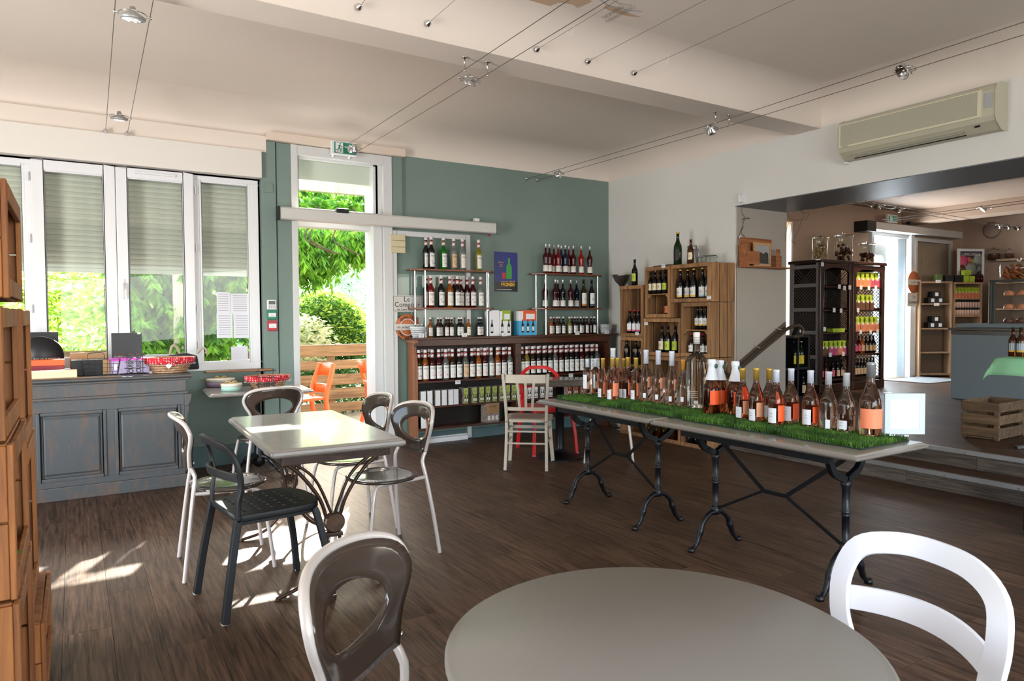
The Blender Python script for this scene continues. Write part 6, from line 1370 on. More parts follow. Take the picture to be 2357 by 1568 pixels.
# mural on the ceiling
mt = bpy.data.objects.get('ceiling'); M_MUR = pm('brown_mural_paint', '#c0a488', .8); M_MUT = pm('mural_lettering', '#9c9288', .8)
def ceil_blob(pxs, name, mat):
    P = [onz(a, b, ZC-.002) for a, b in pxs]; mb = MB(); mb.noflip = True; mb.add([tuple(p) for p in P], [tuple(range(len(P)))]); mb.build(name, mat, mt)
ceil_blob([(1205, 8), (1222, -5), (1250, -12), (1340, -12), (1362, 4), (1330, 18), (1318, 10), (1285, 6), (1262, 16), (1230, 18)], 'painted_region', M_MUR)
ceil_blob([(1388, 18), (1395, 12), (1420, 20), (1450, 32), (1476, 40), (1450, 38), (1420, 30)], 'painted_region', M_MUR)
for s, xx, wd_ in (('COTEAUX DU', 3.035, .27), ('GIENNOIS', 2.975, .19)):
    o = link('lettering', text_mesh(s, .05, width=wd_), M_MUT, mt); o.matrix_world = Matrix(((0, 0, 1, xx), (1, 0, 0, 3.50), (0, 1, 0, ZC-.006), (0, 0, 0, 1)))
for pts in (((1375, -5), (1400, 12), (1440, 22), (1478, 27)), ((1395, -8), (1425, 8), (1455, 12))):
    MB().tube([onz(a, b, ZC-.002) for a, b in pts], .0015, 5).build('painted_river', pm('river_blue', '#7d8a96', .8), mt)

# ================================================================== air conditioner
XA = XW
ya, yb_ = onx(1928, 330, XA-.19).y, onx(2280, 240, XA-.19).y
za0, za1 = 2.70, 3.03
ac = thing('air_conditioner', 'long cream wall-mounted air conditioner on the white wall', 'air conditioner', (XA, (ya+yb_)/2, za0)); L_ = ya-yb_; M_AC = pm('aged_cream_plastic', '#b8b49e', .45)
pr = [(0, 0), (0, .335), (-.10, .335), (-.165, .31), (-.185, .27), (-.19, .09), (-.17, .055), (-.09, -.0)]
MB().prism(pr, -L_/2-.03, L_/2, 'xz').build('casing', M_AC, ac, .006)
MB().prism([(-.186, .085), (-.198, .09), (-.193, .285), (-.181, .29)], -L_/2+.06, L_/2-.01, 'xz').build('front_panel', pm('cream_grille_frame', '#cfcab0', .45), ac, .003)
pr = [(-.1995, 0), (-.1955, .0035), (-.1955, .0055)]
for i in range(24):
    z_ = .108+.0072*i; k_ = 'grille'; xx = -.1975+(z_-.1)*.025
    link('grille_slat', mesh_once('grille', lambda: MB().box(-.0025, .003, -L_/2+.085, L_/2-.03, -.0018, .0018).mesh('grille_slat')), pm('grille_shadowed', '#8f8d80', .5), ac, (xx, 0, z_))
sbox('air_flap', pm('grey_flap', '#a8a79c', .4), ac, (-.135, .05, .030), (.07, L_-.30, .006), .002, rot=(0, -.62, 0)); sbox('flap_gap', M_BLACK, ac, (-.097, .05, .0035), (.012, L_-.30, .006), rot=(0, -.62, 0))
sbox('indicator', M_BLACK, ac, (-.150, -L_/2+.10, .040), (.02, .03, .012), rot=(0, -.62, 0)); sbox('instruction_label', pm('grey_sticker', '#a5a5a5', .5), ac, (-.1915, -L_/2+.015, .20), (.001, .05, .11))
link('lettering', text_mesh('DAIKIN', .016, italic=.2), M_INK, ac, (-.199, L_/2-.07, .095), (0, 0, -PI/2)); sbox('bracket', M_PVC, ac, (-.03, L_/2+.012, .16), (.06, .025, .36), .003)
# alarm detector on the wall corner
dv = thing('motion_detector', 'small white detector at the corner of the opening', 'detector', tuple(onx(1708, 456, XW-.02))); MB().prism([(-.02, -.045), (.02, -.045), (.02, .045), (-.012, .045), (-.025, .02)], -.022, .022, 'xz').build('housing', M_PVC, dv, .005)
# ================================================================== picture crate on the return wall
yr = 4.884
A = ony(1716, 543, yr-.1); B = ony(1816, 620, yr-.1); pc_ = thing('wall_crate_shelf', 'wooden crate shelf hung on the return wall', 'shelf', ((A.x+B.x)/2, yr, B.z)); W_ = (B.x-A.x); M_PCR = wood('reddish_crate_wood', '#6b3c20', '#a5683a', axis='X', rough=.55)
hA = A.z-B.z
sbox('back_board', M_PCR, pc_, (-.12*W_, -.012, hA*.5), (W_*.72, .014, hA*.98), .002); sbox('bottom_board', M_PCR, pc_, (0, -.075, .008), (W_, .13, .014), .002)
sbox('back_board', M_PCR, pc_, (W_*.33, -.012, hA*.23), (W_*.30, .014, hA*.46), .002); sbox('side_board', M_PCR, pc_, (-W_*.49, -.075, hA*.38), (.012, .13, hA*.72), .002); sbox('front_slat', M_PCR, pc_, (-W_*.38, -.138, hA*.30), (W_*.24, .012, hA*.42), .002); sbox('side_board', M_PCR, pc_, (W_*.24, -.10, hA*.32), (.06, .012, hA*.66), .002)
pf = thing('picture_frame', 'small wood-framed black and white photograph leaning in the crate shelf', 'picture', ((A.x+B.x)/2-.02, yr-.05, B.z+.02), .08)
frame_rect('frame', wood('light_frame_wood', '#9a7250', '#c49a70', axis='X'), pf, -.17, .14, .0, .245, -.012, .004, .024, .002); sbox('print', pm('grey_photo', '#a9a9a6', .4), pf, (-.015, -.004, .122), (.27, .002, .2)); MB().prism([(-.13, .03), (.10, .03), (.09, .14), (.05, .155), (.0, .13), (-.04, .15), (-.09, .12), (-.13, .15)], -.007, -.0055, 'xz').build('dark_hills', pm('dark_photo', '#45433f', .4), pf)
# curly decorative wires
def wirecurl(pts, y, label, r=.0022):
    tag(MB().tube(catmull([ony(a, b, y) for a, b in pts], 5), r, 5).build('wire_garland', pm('rusty_wire', '#5e554c', .5, .5), None), label, 'garland')
wirecurl([(1708, 468), (1708, 490), (1714, 500), (1708, 507), (1716, 502), (1726, 503), (1714, 506), (1708, 525), (1700, 545), (1697, 560), (1696, 580), (1698, 600), (1694, 615)], yr-.01, 'thin twisted wire garland hanging from the detector')
wirecurl([(1712, 522), (1706, 535), (1714, 545), (1716, 560)], yr-.01, 'short wire strand left of the crate shelf')
wirecurl([(1812, 490), (1818, 503), (1840, 507), (1850, 497), (1843, 484), (1852, 490), (1862, 492), (1855, 505), (1845, 508), (1838, 530), (1826, 553), (1832, 561), (1822, 556), (1818, 548), (1822, 520), (1815, 513), (1810, 535), (1808, 556)], yr-.02, 'looping wire garland at the far corner of the return wall')
d_ = thing('white_disc', 'small white disc hanging left of the crate shelf', 'ornament', tuple(ony(1704, 546, yr-.012))); MB().lathe([(0, -.003), (.018, -.003), (.018, .003), (0, .003)], 20, ax=Matrix.Rotation(PI/2, 3, 'X')).build('disc', M_LABEL, d_)
# ================================================================== handrail
yh = 4.80
hr = thing('stair_handrail', 'round metal handrail with dark board along the steps, curled at its end', 'handrail', (0, 0, 0)); M_BRZ = pm('bronzed_metal', '#6f6156', .32, .8)
P = [ony(a, b, yh) for a, b in ((1688, 868), (1700, 852), (1760, 800), (1805, 762), (1830, 750), (1842, 752), (1848, 763), (1843, 773), (1830, 775))]
P = [ony(1672, 835, yh), ony(1668, 850, yh), ony(1676, 862, yh)] + P
MB().tube(catmull(P, 6), .019, 14).build('rail', M_BRZ, hr)
q0, q1, q2, q3 = ony(1700, 832, yr), ony(1806, 741, yr), ony(1806, 766, yr), ony(1700, 852, yr)
MB().add([q0+Vector((0, -.02, 0)), q1+Vector((0, -.02, 0)), q2+Vector((0, -.02, 0)), q3+Vector((0, -.02, 0)), q0, q1, q2, q3], [(0, 1, 2, 3), (7, 6, 5, 4), (0, 4, 5, 1), (1, 5, 6, 2), (2, 6, 7, 3), (3, 7, 4, 0)]).build('wall_board', pm('dark_taupe_board', '#5d5147', .5), hr, .002)
for a, b in ((1710, 846), (1751, 802), (1800, 760)): p = ony(a, b, yh); MB().tube([p, (p.x, yr, p.z+.02)], .007, 8).build('wall_bracket', M_CHROME, hr)

# ================================================================== second room
ZU = .28
def dark_cabinet(x0, x1, label, side):
    y0, y1, zt = 5.88, 6.38, 2.13; t = thing('display_cabinet', label, 'cabinet', ((x0+x1)/2, y0, ZU), 0, 'dark display cabinets'); hw = (x1-x0)/2; H_ = zt-ZU
    md = pm('mahogany', '#2c130e', .35, coat=.3); mg = pm('lit_side_wood', '#8f8c8e', .45)  # left side frame is paler: the light on it is in the colour
    sbox('base', md, t, (0, .25, .06), (2*hw+.008, .52, .12), .008); sbox('cornice', md, t, (0, .245, H_-.02), (2*hw+.012, .55, .045), .008)
    for s in (-1, 1):
        m_ = mg if (side and s < 0) else md
        sbox('front_post', md, t, (s*(hw-.035), .02, H_/2), (.07, .04, H_-.08), .003)
        for yy in (.04, .46): sbox('side_post', m_, t, (s*(hw-.012), yy, H_/2), (.024, .06, H_-.08), .002)
        for zz in (.12, .50, .84, 1.16, 1.50, H_-.09): sbox('side_rail', m_, t, (s*(hw-.012), .25, zz), (.024, .38, .05), .002)
        mb = MB(); stp = .052
        for k_ in range(-8, 44):
            for sg_ in (-1, 1):
                z0 = .12+k_*stp; z1 = z0+.38*sg_ if sg_ > 0 else z0; 
                a = (.06, z0) if sg_ > 0 else (.44, z0); b = (.44, z0+.38) if sg_ > 0 else (.06, z0+.38)
                if z0 < .1 or z0+.38 > H_-.05: continue
                mb.bar((0, a[0], a[1]), (0, b[0], b[1]), .008, .004, (1, 0, 0))
        mb.build('lattice', pm('lattice_metal', '#57504c', .5), t, loc=(s*(hw-.012), 0, 0))
    # arch top
    n = 12; pts = [(-hw+.07, H_-.05), (-hw+.07, H_-.19)]+[(-(hw-.07)*math.cos(PI*i/n), H_-.19+.09*math.sin(PI*i/n)) for i in range(1, n)]+[(hw-.07, H_-.19), (hw-.07, H_-.05)]
    MB().prism(pts, .005, .03, 'xz').build('arch_rail', md, t)
    for zz in (.17, .51, .83, 1.15, 1.48): sbox('shelf', md, t, (0, .25, zz), (2*hw-.05, .46, .022), .002)
    if side: sbox('back_panel', pm('dark_back', '#120a08', .6), t, (0, .475, H_/2), (2*hw-.05, .012, H_-.1))
    else:
        sbox('back_panel', pm('dark_back', '#120a08', .6), t, (-hw*.42, .475, H_/2), (hw*1.0, .012, H_-.1))
    return t
dark_cabinet(8.70, 9.45, 'left dark display cabinet with a lattice side in the second room', True); dark_cabinet(9.47, 10.27, 'right dark display cabinet lit from behind in the second room', False)
ZSH = [ZU+z+.012 for z in (.17, .51, .83, 1.15, 1.48)]
MB_G = {n: pm('bag_'+n, c, .5, noise=(18, .25)) for n, c in dict(lime='#a9bf3a', pink='#c4577a', peach='#d8926a', brown='#6a4a3a', salmon='#d98a6a').items()}
def bag(x, y, z, w_, h_, low, top, label, group):
    t = thing('snack_bag', label, 'bag', (x, y, z), 0, group)
    link('filled_part', mesh_once(('bagl', w_, h_), lambda: MB().prism([(-w_/2, 0), (w_/2, 0), (w_*.48, h_*.5), (-w_*.48, h_*.5)], -.03, .03, 'xz').mesh('b', .012)), MB_G[low], t)
    link('gathered_top', mesh_once(('bagt', w_, h_), lambda: MB().prism([(-w_*.48, h_*.5), (w_*.48, h_*.5), (w_*.22, h_*.78), (w_*.42, h_), (-w_*.42, h_), (-w_*.22, h_*.78)], -.02, .02, 'xz').mesh('b', .008)), MB_G[top], t); sbox('tag', M_PAPER, t, (0, -.032, h_*.55), (w_*.4, .002, h_*.16))
cabx = lambda px, y=5.93: ony(px, 700, y).x
for si, (z, low, nm) in enumerate(((ZSH[4], 'peach', 'top'), (ZSH[3], 'brown', 'second'), (ZSH[2], 'salmon', 'third'))):
    xs_ = [1975, 1985, 1996, 2007, 2017] if si != 1 else [1975, 1986, 1996, 2005]
    for i, px in enumerate(xs_): bag(cabx(px), 5.95, z, .10, .21, low if i < 3 else ('pink' if si == 0 else low), 'lime', f'lime-topped snack bag, {od(i+1, len(xs_))} on the {nm} shelf of the right display cabinet', 'snack bags')
for i, px in enumerate([1894, 1903, 1914, 1924, 1934, 1944]): bag(cabx(px), 5.95, ZSH[1], .085, .19, ['brown', 'brown', 'pink', 'pink', 'peach', 'pink'][i], 'lime', f'lime-topped bag, {od(i+1, 6)} on the fourth shelf of the left display cabinet', 'snack bags')
def simple_bottle(x, y, z, H, R, gl, lab, label, group, cap='black'):
    beer(x, y, z, label, group, H, R, gl, lab, None, -90, cap, lz=(.12, .45), name='drink_bottle')
for i, px in enumerate([1974, 1982, 1990, 1999, 2008, 2016]): simple_bottle(cabx(px), 5.96, ZSH[1], .26, .035, ['darkred', 'darkred', 'orange', 'black', 'black', 'black'][i], FRUIT['pink'] if i < 2 else M_LBEIGE, f'dark bottle, {od(i+1, 6)} on the fourth shelf of the right display cabinet', 'drink bottles in the cabinets')
for i, px in enumerate([1974, 1981, 1988, 1995, 2002, 2010, 2017]): simple_bottle(cabx(px), 5.96, ZSH[0], .28, .032, 'black', M_LBEIGE, f'silver-necked bottle, {od(i+1, 7)} on the lowest shelf of the right display cabinet', 'drink bottles in the cabinets', 'silver')
for i, px in enumerate([1896, 1906, 1922, 1933, 1943]): simple_bottle(cabx(px), 5.96, ZSH[0], .27, .035, ['darkred', 'darkred', 'black', 'black', 'black'][i], FRUIT['pink'] if i < 3 else M_LBEIGE, f'dark bottle, {od(i+1, 5)} on the lowest shelf of the left display cabinet', 'drink bottles in the cabinets')
for i, (px, z) in enumerate(((1893, ZSH[4]), (1899, ZSH[4]), (1893, ZSH[3]), (1900, ZSH[3]))):
    t = thing('small_book', f'dark red booklet, {"left" if i % 2 == 0 else "right"} on the {"top" if i < 2 else "second"} shelf of the left display cabinet', 'book', (cabx(px), 5.98, z), .25); sbox('cover', pm('dark_red_cover', '#7a1820', .4), t, (0, 0, .09), (.07, .02, .18), .002)
t = thing('lime_tray', 'lime green tray on the third shelf of the left display cabinet', 'tray', (cabx(1930), 5.97, ZSH[2])); MB().prism([(-.13, 0), (.13, 0), (.15, .05), (-.15, .05)], -.05, .05, 'xz').build('tray', MB_G['lime'], t, .003)
for px, py, l in ((1893, 608, 'on the cornice of the left display cabinet'), (1932, 660, 'on the left display cabinet\'s top shelf edge, left'), (1944, 663, 'on the left display cabinet\'s top shelf edge, middle'), (1956, 662, 'on the left display cabinet\'s top shelf edge, right'), (1920, 714, 'octagonal, on the left display cabinet\'s second shelf'), (1936, 715, 'small, on the left display cabinet\'s second shelf'), (1898, 758, 'on the left display cabinet\'s third shelf'),
                  (1982, 662, 'first under the top bags of the right display cabinet'), (2000, 663, 'second under the top bags of the right display cabinet'), (2016, 662, 'third under the top bags of the right display cabinet'), (1975, 714, 'under the second row of bags'), (1981, 764, 'left under the third row of bags'), (2004, 764, 'middle under the third row of bags'), (2020, 763, 'right under the third row of bags'), (1911, 817, 'left under the fourth shelf of the left display cabinet'), (1941, 815, 'right under the fourth shelf of the left display cabinet')):
    p = ony(px, py, 5.87); t = thing('price_ticket', 'white ticket '+l, 'price tag', tuple(p), 0, 'price tickets on shelf edges'); sbox('card', M_PAPER, t, (0, 0, 0), (.06, .003, .06))
# glass jars on top
def jar(px, py, pt, R, y, fillm, label, fr=.6, z=None):
    p = ony(px, py, y); z = z if z is not None else 2.133; H_ = ony(px, pt, y).z-z; t = thing('glass_jar', label, 'jar', (p.x, y, z))
    MB().lathe([(0, .0), (R, 0), (R, H_*.84), (R*.94, H_*.86), (R*.94, H_*.85), (R*.96, H_*.83), (R*.96, .01), (0, .01)], 24).build('jar_glass', pane_glass(), t)
    MB().lathe([(0, H_*.88), (R*1.06, H_*.86), (R*1.06, H_*.90), (R*.5, H_*.93), (R*.16, H_*.94), (R*.2, H_*.98), (0, H_)], 24).build('lid', G['glass'], t)
    rnd = random.Random(px); vs = MB()
    for k_ in range(46):
        a = rnd.random()*2*PI; rr = R*.78*math.sqrt(rnd.random()); zz = .03+rnd.random()*H_*fr*.85; s = R*.2
        vs.lathe([(0, -s), (s*.8, -s*.5), (s*.85, s*.4), (0, s)], 6, (rr*math.cos(a), rr*math.sin(a), zz))
    vs.build('biscuits', fillm, t, kind='stuff'); return t
jar(1888, 598, 541, .11, 6.08, pm('pale_biscuit', '#a8895c', .7, noise=(20, .3)), 'left lidded glass jar of pale biscuits on the display cabinets', .75); jar(1941, 598, 535, .125, 6.10, pm('dark_biscuit', '#54301c', .7, noise=(20, .3)), 'middle and tallest glass jar of dark sweets on the display cabinets', .6); jar(1995, 600, 556, .115, 6.08, pm('dark_biscuit', '#54301c', .7), 'right glass jar of dark sweets on the display cabinets', .5)
# low black rack with yellow-labelled bottles
lr = thing('black_rack', 'low black shelf rack behind the return wall', 'rack', (7.85, 5.62, ZU))
for xx in (-.30, .02, .24): sbox('upright', M_BLACK, lr, (xx, .15, .40), (.03, .3, .80), .002)
for zz in (.02, .40, .81): sbox('shelf_board', M_BLACK, lr, (-.03, .15, zz), (.58, .3, .03), .002)
sbox('back_panel', M_BLACK, lr, (-.03, .29, .40), (.56, .01, .78))
for i, px in enumerate([1829, 1837, 1844]): p = ony(px, 800, 5.68); simple_bottle(p.x, 5.68, ZU+.417, .33, .037, 'darkgreen', pm('yellow_label', '#d6bd2e', .5), f'green bottle with yellow label, {od(i+1, 3)} in the black rack', 'yellow-labelled bottles', 'silver')
for i, px in enumerate([1832, 1848]): p = ony(px, 890, 5.68); simple_bottle(p.x, 5.68, ZU+.037, .30, .037, 'black', M_LBEIGE, f'dark wine bottle, {["left", "right"][i]} at the bottom of the black rack', 'wine bottles')
p = ony(1835, 765, 5.70); t = thing('card_stand', 'small dark tent card on the black rack', 'stand', (p.x, 5.70, ZU+.827)); MB().prism([(-.08, 0), (.08, 0), (0, .11)], -.03, .03, 'xz').build('tent', M_BLACK, t); sbox('card', M_PAPER, t, (.05, -.032, .06), (.08, .002, .07), rot=(0, .35, 0))
# light wood shelf units along the wall
M_OAK = wood('light_oak', '#7d624a', '#a98a6a', axis='Z', rough=.5, vary=.05)
def oak_unit(A_, B_, d_, zt, shelves, label, name='shelf_unit'):
    """open unit whose front runs from floor point A_ to B_"""
    A_, B_ = Vector(A_), Vector(B_); w_ = (B_-A_).length; rz_ = math.atan2(B_.y-A_.y, B_.x-A_.x)
    t = thing(name, label, 'shelf unit', ((A_.x+B_.x)/2, (A_.y+B_.y)/2, ZU), rz_); H_ = zt-ZU
    for s in (-1, 1): sbox('side_panel', M_OAK, t, (s*(w_/2-.015), d_/2, H_/2), (.03, d_, H_), .002)
    sbox('top_board', M_OAK, t, (0, d_/2, H_-.015), (w_-.062, d_, .03), .002); sbox('bottom_board', M_OAK, t, (0, d_/2, .05), (w_-.062, d_, .03), .002); sbox('back_panel', pm('oak_back', '#5d4a3a', .6), t, (0, d_-.008, H_/2), (w_-.062, .01, H_-.06))
    for z in shelves: sbox('shelf_board', M_OAK, t, (0, d_/2, z-ZU), (w_-.062, d_-.02, .025), .002)
    return t
def on_unit(px, U, yy):
    """floor point on unit U's local line y=yy seen at photo column px"""
    o = Vector(U.location[:2]); c, s = math.cos(U.rotation_euler.z), math.sin(U.rotation_euler.z); o2 = o+Vector((-s, c))*yy
    d = ray(px, 750); k_ = (o2.x*s-o2.y*c)/(d.x*s-d.y*c); return Vector((d.x*k_, d.y*k_, 0))
U1A, U1B, U2B = (12.35, 6.46), (12.83, 6.155), (13.36, 5.925)
zsh = [hgt(2150, y_, (12.6, 6.3)) for y_ in (700, 757, 812)]; zt1 = hgt(2150, 648, (12.6, 6.3)); zt2 = hgt(2225, 650, (13.1, 6.04))
U1 = oak_unit(U1A, U1B, .2, zt1, zsh, 'light wooden shelf unit with stacked black boxes, left of two')
zs2 = [hgt(2225, 728, (13.1, 6.04))]
U2 = oak_unit((12.85, 6.145), U2B, .3, zt2, zs2+[zs2[0]-.33], 'light wooden shelf unit holding green-topped goods, right of two')
for r_, zb in ((0, zsh[0]), (1, zsh[1])):
    for k_, (dx, dz) in enumerate(((-9, 0), (9, 0), (0, .105))):
        p = on_unit(2150+dx, U1, .09); t = thing('black_gift_box', f'black box with white tag, {["lower left", "lower right", "upper"][k_]} of the {"top" if r_ == 0 else "second"} shelf pyramid', 'box', (p.x, p.y, zb+.013+dz), U1.rotation_euler.z); sbox('box_body', M_BLACK, t, (0, 0, .05), (.14, .13, .10), .002); sbox('tag', M_PAPER, t, (.0, -.067, .05), (.055, .002, .06))
for i in range(8): p = on_unit(2196+i*7.6, U2, .06); bag(p.x, p.y, zs2[0]+.30+.012, .07, .18, 'salmon', 'lime', f'green-topped jar bag, {od(i+1, 8)} on the right shelf unit', 'goods of the right shelf unit')
sbox('shelf_board', M_OAK, U2, (0, .15, zs2[0]+.30-ZU), (.49, .28, .02))
for r_ in range(2):
    for i in range(10):
        p = on_unit(2197+i*6.0, U2, .05); t = thing('canned_good', f'pale labelled tin, {od(i+1, 10)} of the {["lower", "upper"][r_]} tin row', 'tin', (p.x, p.y, zs2[0]+.0135+.135*r_), 0, 'pale tins'); lath('tin_body', 'tin', [(0, 0), (.022, 0), (.022, .13), (0, .13)], pm('salmon_tin_label', '#c9a89a', .5), t, 10); lath('lid_band', 'tin', [(.0225, .095), (.0225, .13), (0, .131)], M_BLACK, t, 10)
for i in range(5): p = on_unit(2201+i*11, U2, .08); t = thing('dark_jar', f'dark glass jar, {od(i+1, 5)} below the pale tins', 'jar', (p.x, p.y, zs2[0]-.33+.0135), 0, 'dark jars'); lath('jar_body', 'dj', [(0, 0), (.05, 0), (.05, .09), (0, .1)], G['black'], t, 12); lath('lid', 'dj', [(.045, .095), (.045, .115), (0, .116)], M_STEEL, t, 12)
for px, py, l in ((2158, 648, 'on the top edge of the left shelf unit'), (2155, 701, 'on the second board of the left shelf unit')): p = on_unit(px, U1, -.004); p.z = hgt(px, py, p); t = thing('price_ticket', 'white ticket '+l, 'price tag', tuple(p), U1.rotation_euler.z, 'price tickets on shelf edges'); sbox('card', M_PAPER, t, (0, 0, 0), (.09, .003, .05))
# things on top of the units
def topbox(px0, px1, py0, name, label, mat, z=None, U=None, d=.10, yy=.07):
    a = on_unit(px0, U, yy); b = on_unit(px1, U, yy); z = z or (zt1 if U == U1 else zt2)+.001; h_ = hgt(px0, py0, a)-z; t = thing(name, label, 'box', ((a.x+b.x)/2, (a.y+b.y)/2, z), U.rotation_euler.z); sbox('box_body', mat, t, (0, 0, h_/2), ((b-a).length*.97, d, h_), .003); return t, z+h_
topbox(2150, 2164, 632, 'small_tin', 'small green and gold tin on the left shelf unit', pm('green_gold_tin', '#5a6a3a', .4), U=U1); topbox(2172, 2190, 634, 'black_box', 'left black box on top of the shelf units', M_BLACK, U=U1); topbox(2191, 2210, 634, 'black_box', 'right black box on top of the shelf units', M_BLACK, U=U2); 
for a_, b_, c_, l in ((2212, 2224, 634, 'left lower lime carton'), (2225, 2237, 636, 'right lower lime carton')): _, ztc = topbox(a_, b_, c_, 'lime_carton', l+' on the right shelf unit', MB_G['lime'], U=U2)
topbox(2214, 2230, 622, 'lime_carton', 'upper lime carton on two others', MB_G['lime'], z=ztc+.02, U=U2, d=.08)
for i in range(3): p = on_unit(2242+i*7, U2, .08); t = thing('dark_jar', f'dark red jar, {od(i+1, 3)} on top of the right shelf unit', 'jar', (p.x, p.y, zt2+.001), 0, 'jars on top of the shelf unit'); lath('jar_body', 'dj2', [(0, 0), (.04, 0), (.04, .11), (.025, .12), (0, .125)], G['darkred'], t, 10); lath('lid', 'dj2', [(.03, .12), (.03, .14), (0, .141)], M_BLACK, t, 10)
a = ony(2201, 573, 6.60); b = ony(2262, 646, 6.60); a = on_unit(2201, U2, .26); b = on_unit(2262, U2, .26); fp = thing('food_poster', 'white-framed dark poster of dishes leaning on the shelf units', 'poster', ((a.x+b.x)/2, (a.y+b.y)/2, zt2+.002), U2.rotation_euler.z); w_ = (b-a).length; h_ = hgt(2201, 573, a)-zt2
frame_rect('frame', M_PVC, fp, -w_/2, w_/2, 0, h_, -.012, .01, .045, .003); sbox('print', pm('dark_food_print', '#3a3438', .5, noise=(9, .5)), fp, (0, 0, h_/2), (w_-.08, .004, h_-.08))
for k_, (dx, dz, rr, c) in enumerate(((-.25, .62, .11, 'pink'), (.27, .66, .12, 'grey'), (.02, .42, .13, 'grey'), (.02, .62, .05, 'yellow'), (-.05, .66, .06, 'pink'), (.25, .46, .07, 'grey'), (-.28, .40, .08, 'brown'))): MB().lathe([(0, -.003), (rr, -.003), (rr, .001), (0, .001)], 20, ax=Matrix.Rotation(PI/2, 3, 'X')).build('dish_picture', FRUIT[c], fp, loc=(dx*w_*1.2, -.004, h_*dz))
text('L\'AFRICURIEUX', .07, M_PAPER, fp, (0, -.006, h_-.10), width=w_*.7)
# wall shelf with brackets on the far wall
ws = thing('wall_shelf', 'light wooden wall shelf with bracket on the far wall', 'shelf', (14.2, 5.3, onx(2300, 600, 14.0).z)); sbox('shelf_board', M_OAK, ws, (-.16, -.2, 0), (.32, 1.7, .04), .004)
MB().prism([(0, -.02), (-.24, -.02), (-.2, -.10), (-.10, -.46), (0, -.46)], -.04, .04, 'xz').build('bracket', M_OAK, ws, .004, loc=(0, .12, 0))
for px, R_, H_, l in ((2288, .10, .22, 'left jar of dark sweets on the far wall shelf'), (2323, .07, .19, 'right jar of brown sweets on the far wall shelf')):
    p = onx(px, 595, 14.04); t = thing('glass_jar', l, 'jar', (14.04, p.y, ws.location.z+.021)); MB().lathe([(0, 0), (R_, 0), (R_, H_*.7), (R_*.7, H_*.8), (0, H_*.8)], 20).build('jar_glass', pane_glass(), t); MB().lathe([(0, .005), (R_*.9, .005), (R_*.9, H_*.5), (0, H_*.5)], 16).build('sweets', pm('dark_biscuit', '#54301c', .7), t); MB().lathe([(0, H_*.8), (R_*.75, H_*.8), (R_*.6, H_*.88), (R_*.15, H_*.9), (R_*.2, H_), (0, H_)], 16).build('lid', G['glass'], t)
ou = oak_unit((13.42, 5.86), (13.75, 4.5), .34, zt2, [1.45, 1.1], 'light wooden unit behind the glass display counter')
# serving counter
ks = [onx(*q, 9.6) for q in ((2190, 770), (2190, 918))]
kc = thing('serving_counter', 'plain grey-fronted serving counter with steel top in the second room', 'counter', (9.6, 4.615, ZU))
M_KG = pm('blue_grey_front', '#7a8389', .5)
sbox('front_panel', M_KG, kc, (.35, -1.5, .43), (.7, 3.0, .86), .004); sbox('steel_top', M_STEEL, kc, (.34, -1.5, .895), (.76, 3.06, .03), .004); sbox('upper_ledge', M_KG, kc, (.40, -1.5, .94), (.60, 3.0, .05), .004); sbox('edge_trim', M_STEEL, kc, (-.003, -1.5, .85), (.012, 3.0, .05), .002)
gd = thing('glass_display', 'glass pastry display on the serving counter', 'display case', (10.0, 4.30, ZU+.966)); 
p0 = onx(2278, 750, 9.75); p1 = onx(2357, 750, 9.75); gy0 = p0.y; gd.location = (9.75, gy0, ZU+.966)
for zz in (.0, .17, .34, .52): sbox('glass_shelf', pane_glass(), gd, (.25, -.5, zz+.004), (.5, 1.0, .008))
for yy in (0, -.04, -1.0): sbox('frame_bar', pm('grey_metal', '#4c5250', .4, .4), gd, (.01, yy, .26), (.025, .03, .52), .002)
sbox('top_bar', pm('grey_metal', '#4c5250', .4, .4), gd, (.25, -.5, .532), (.52, 1.03, .02), .002); sbox('side_glass', pane_glass(), gd, (.25, .0, .26), (.5, .006, .52))
for zz, c in ((.19, 'peach'), (.02, 'brown'), (.36, 'peach')):
    for k_ in range(3): 
        t = thing('pastry', f'pastry on the {"middle" if zz > .1 and zz < .3 else "lower" if zz < .1 else "upper"} glass shelf, {od(k_+1, 3)}', 'pastry', (9.93, gy0-.14-.14*k_, ZU+.966+zz-.01), 0, 'pastries'); lath('pastry_body', ('pa',), [(0, 0), (.06, .0), (.062, .03), (.04, .06), (0, .07)], MB_G[c], t, 12)
cj = thing('cookie_jar', 'glass dome jar of cookies on top of the glass display', 'jar', (9.9, onx(2345, 640, 9.9).y, ZU+.966+.543)); MB().lathe([(0, 0), (.20, 0), (.20, .20), (.19, .215), (0, .22)], 32).build('jar_glass', pane_glass(), cj)
vs = MB(); rnd = random.Random(4)
for k_ in range(30): a = rnd.random()*6.28; rr = .15*math.sqrt(rnd.random()); vs.lathe([(0, -.012), (.05, -.008), (.05, .008), (0, .012)], 10, (rr*math.cos(a), rr*math.sin(a), .02+rnd.random()*.14), ax=Matrix.Rotation(rnd.random()*1.4, 3, 'X'))
vs.build('cookies', pm('cookie', '#9a5a2c', .7), cj, kind='stuff')
MB().lathe([(0, .22), (.02, .22), (.025, .26), (0, .28)], 12).build('knob', G['glass'], cj)
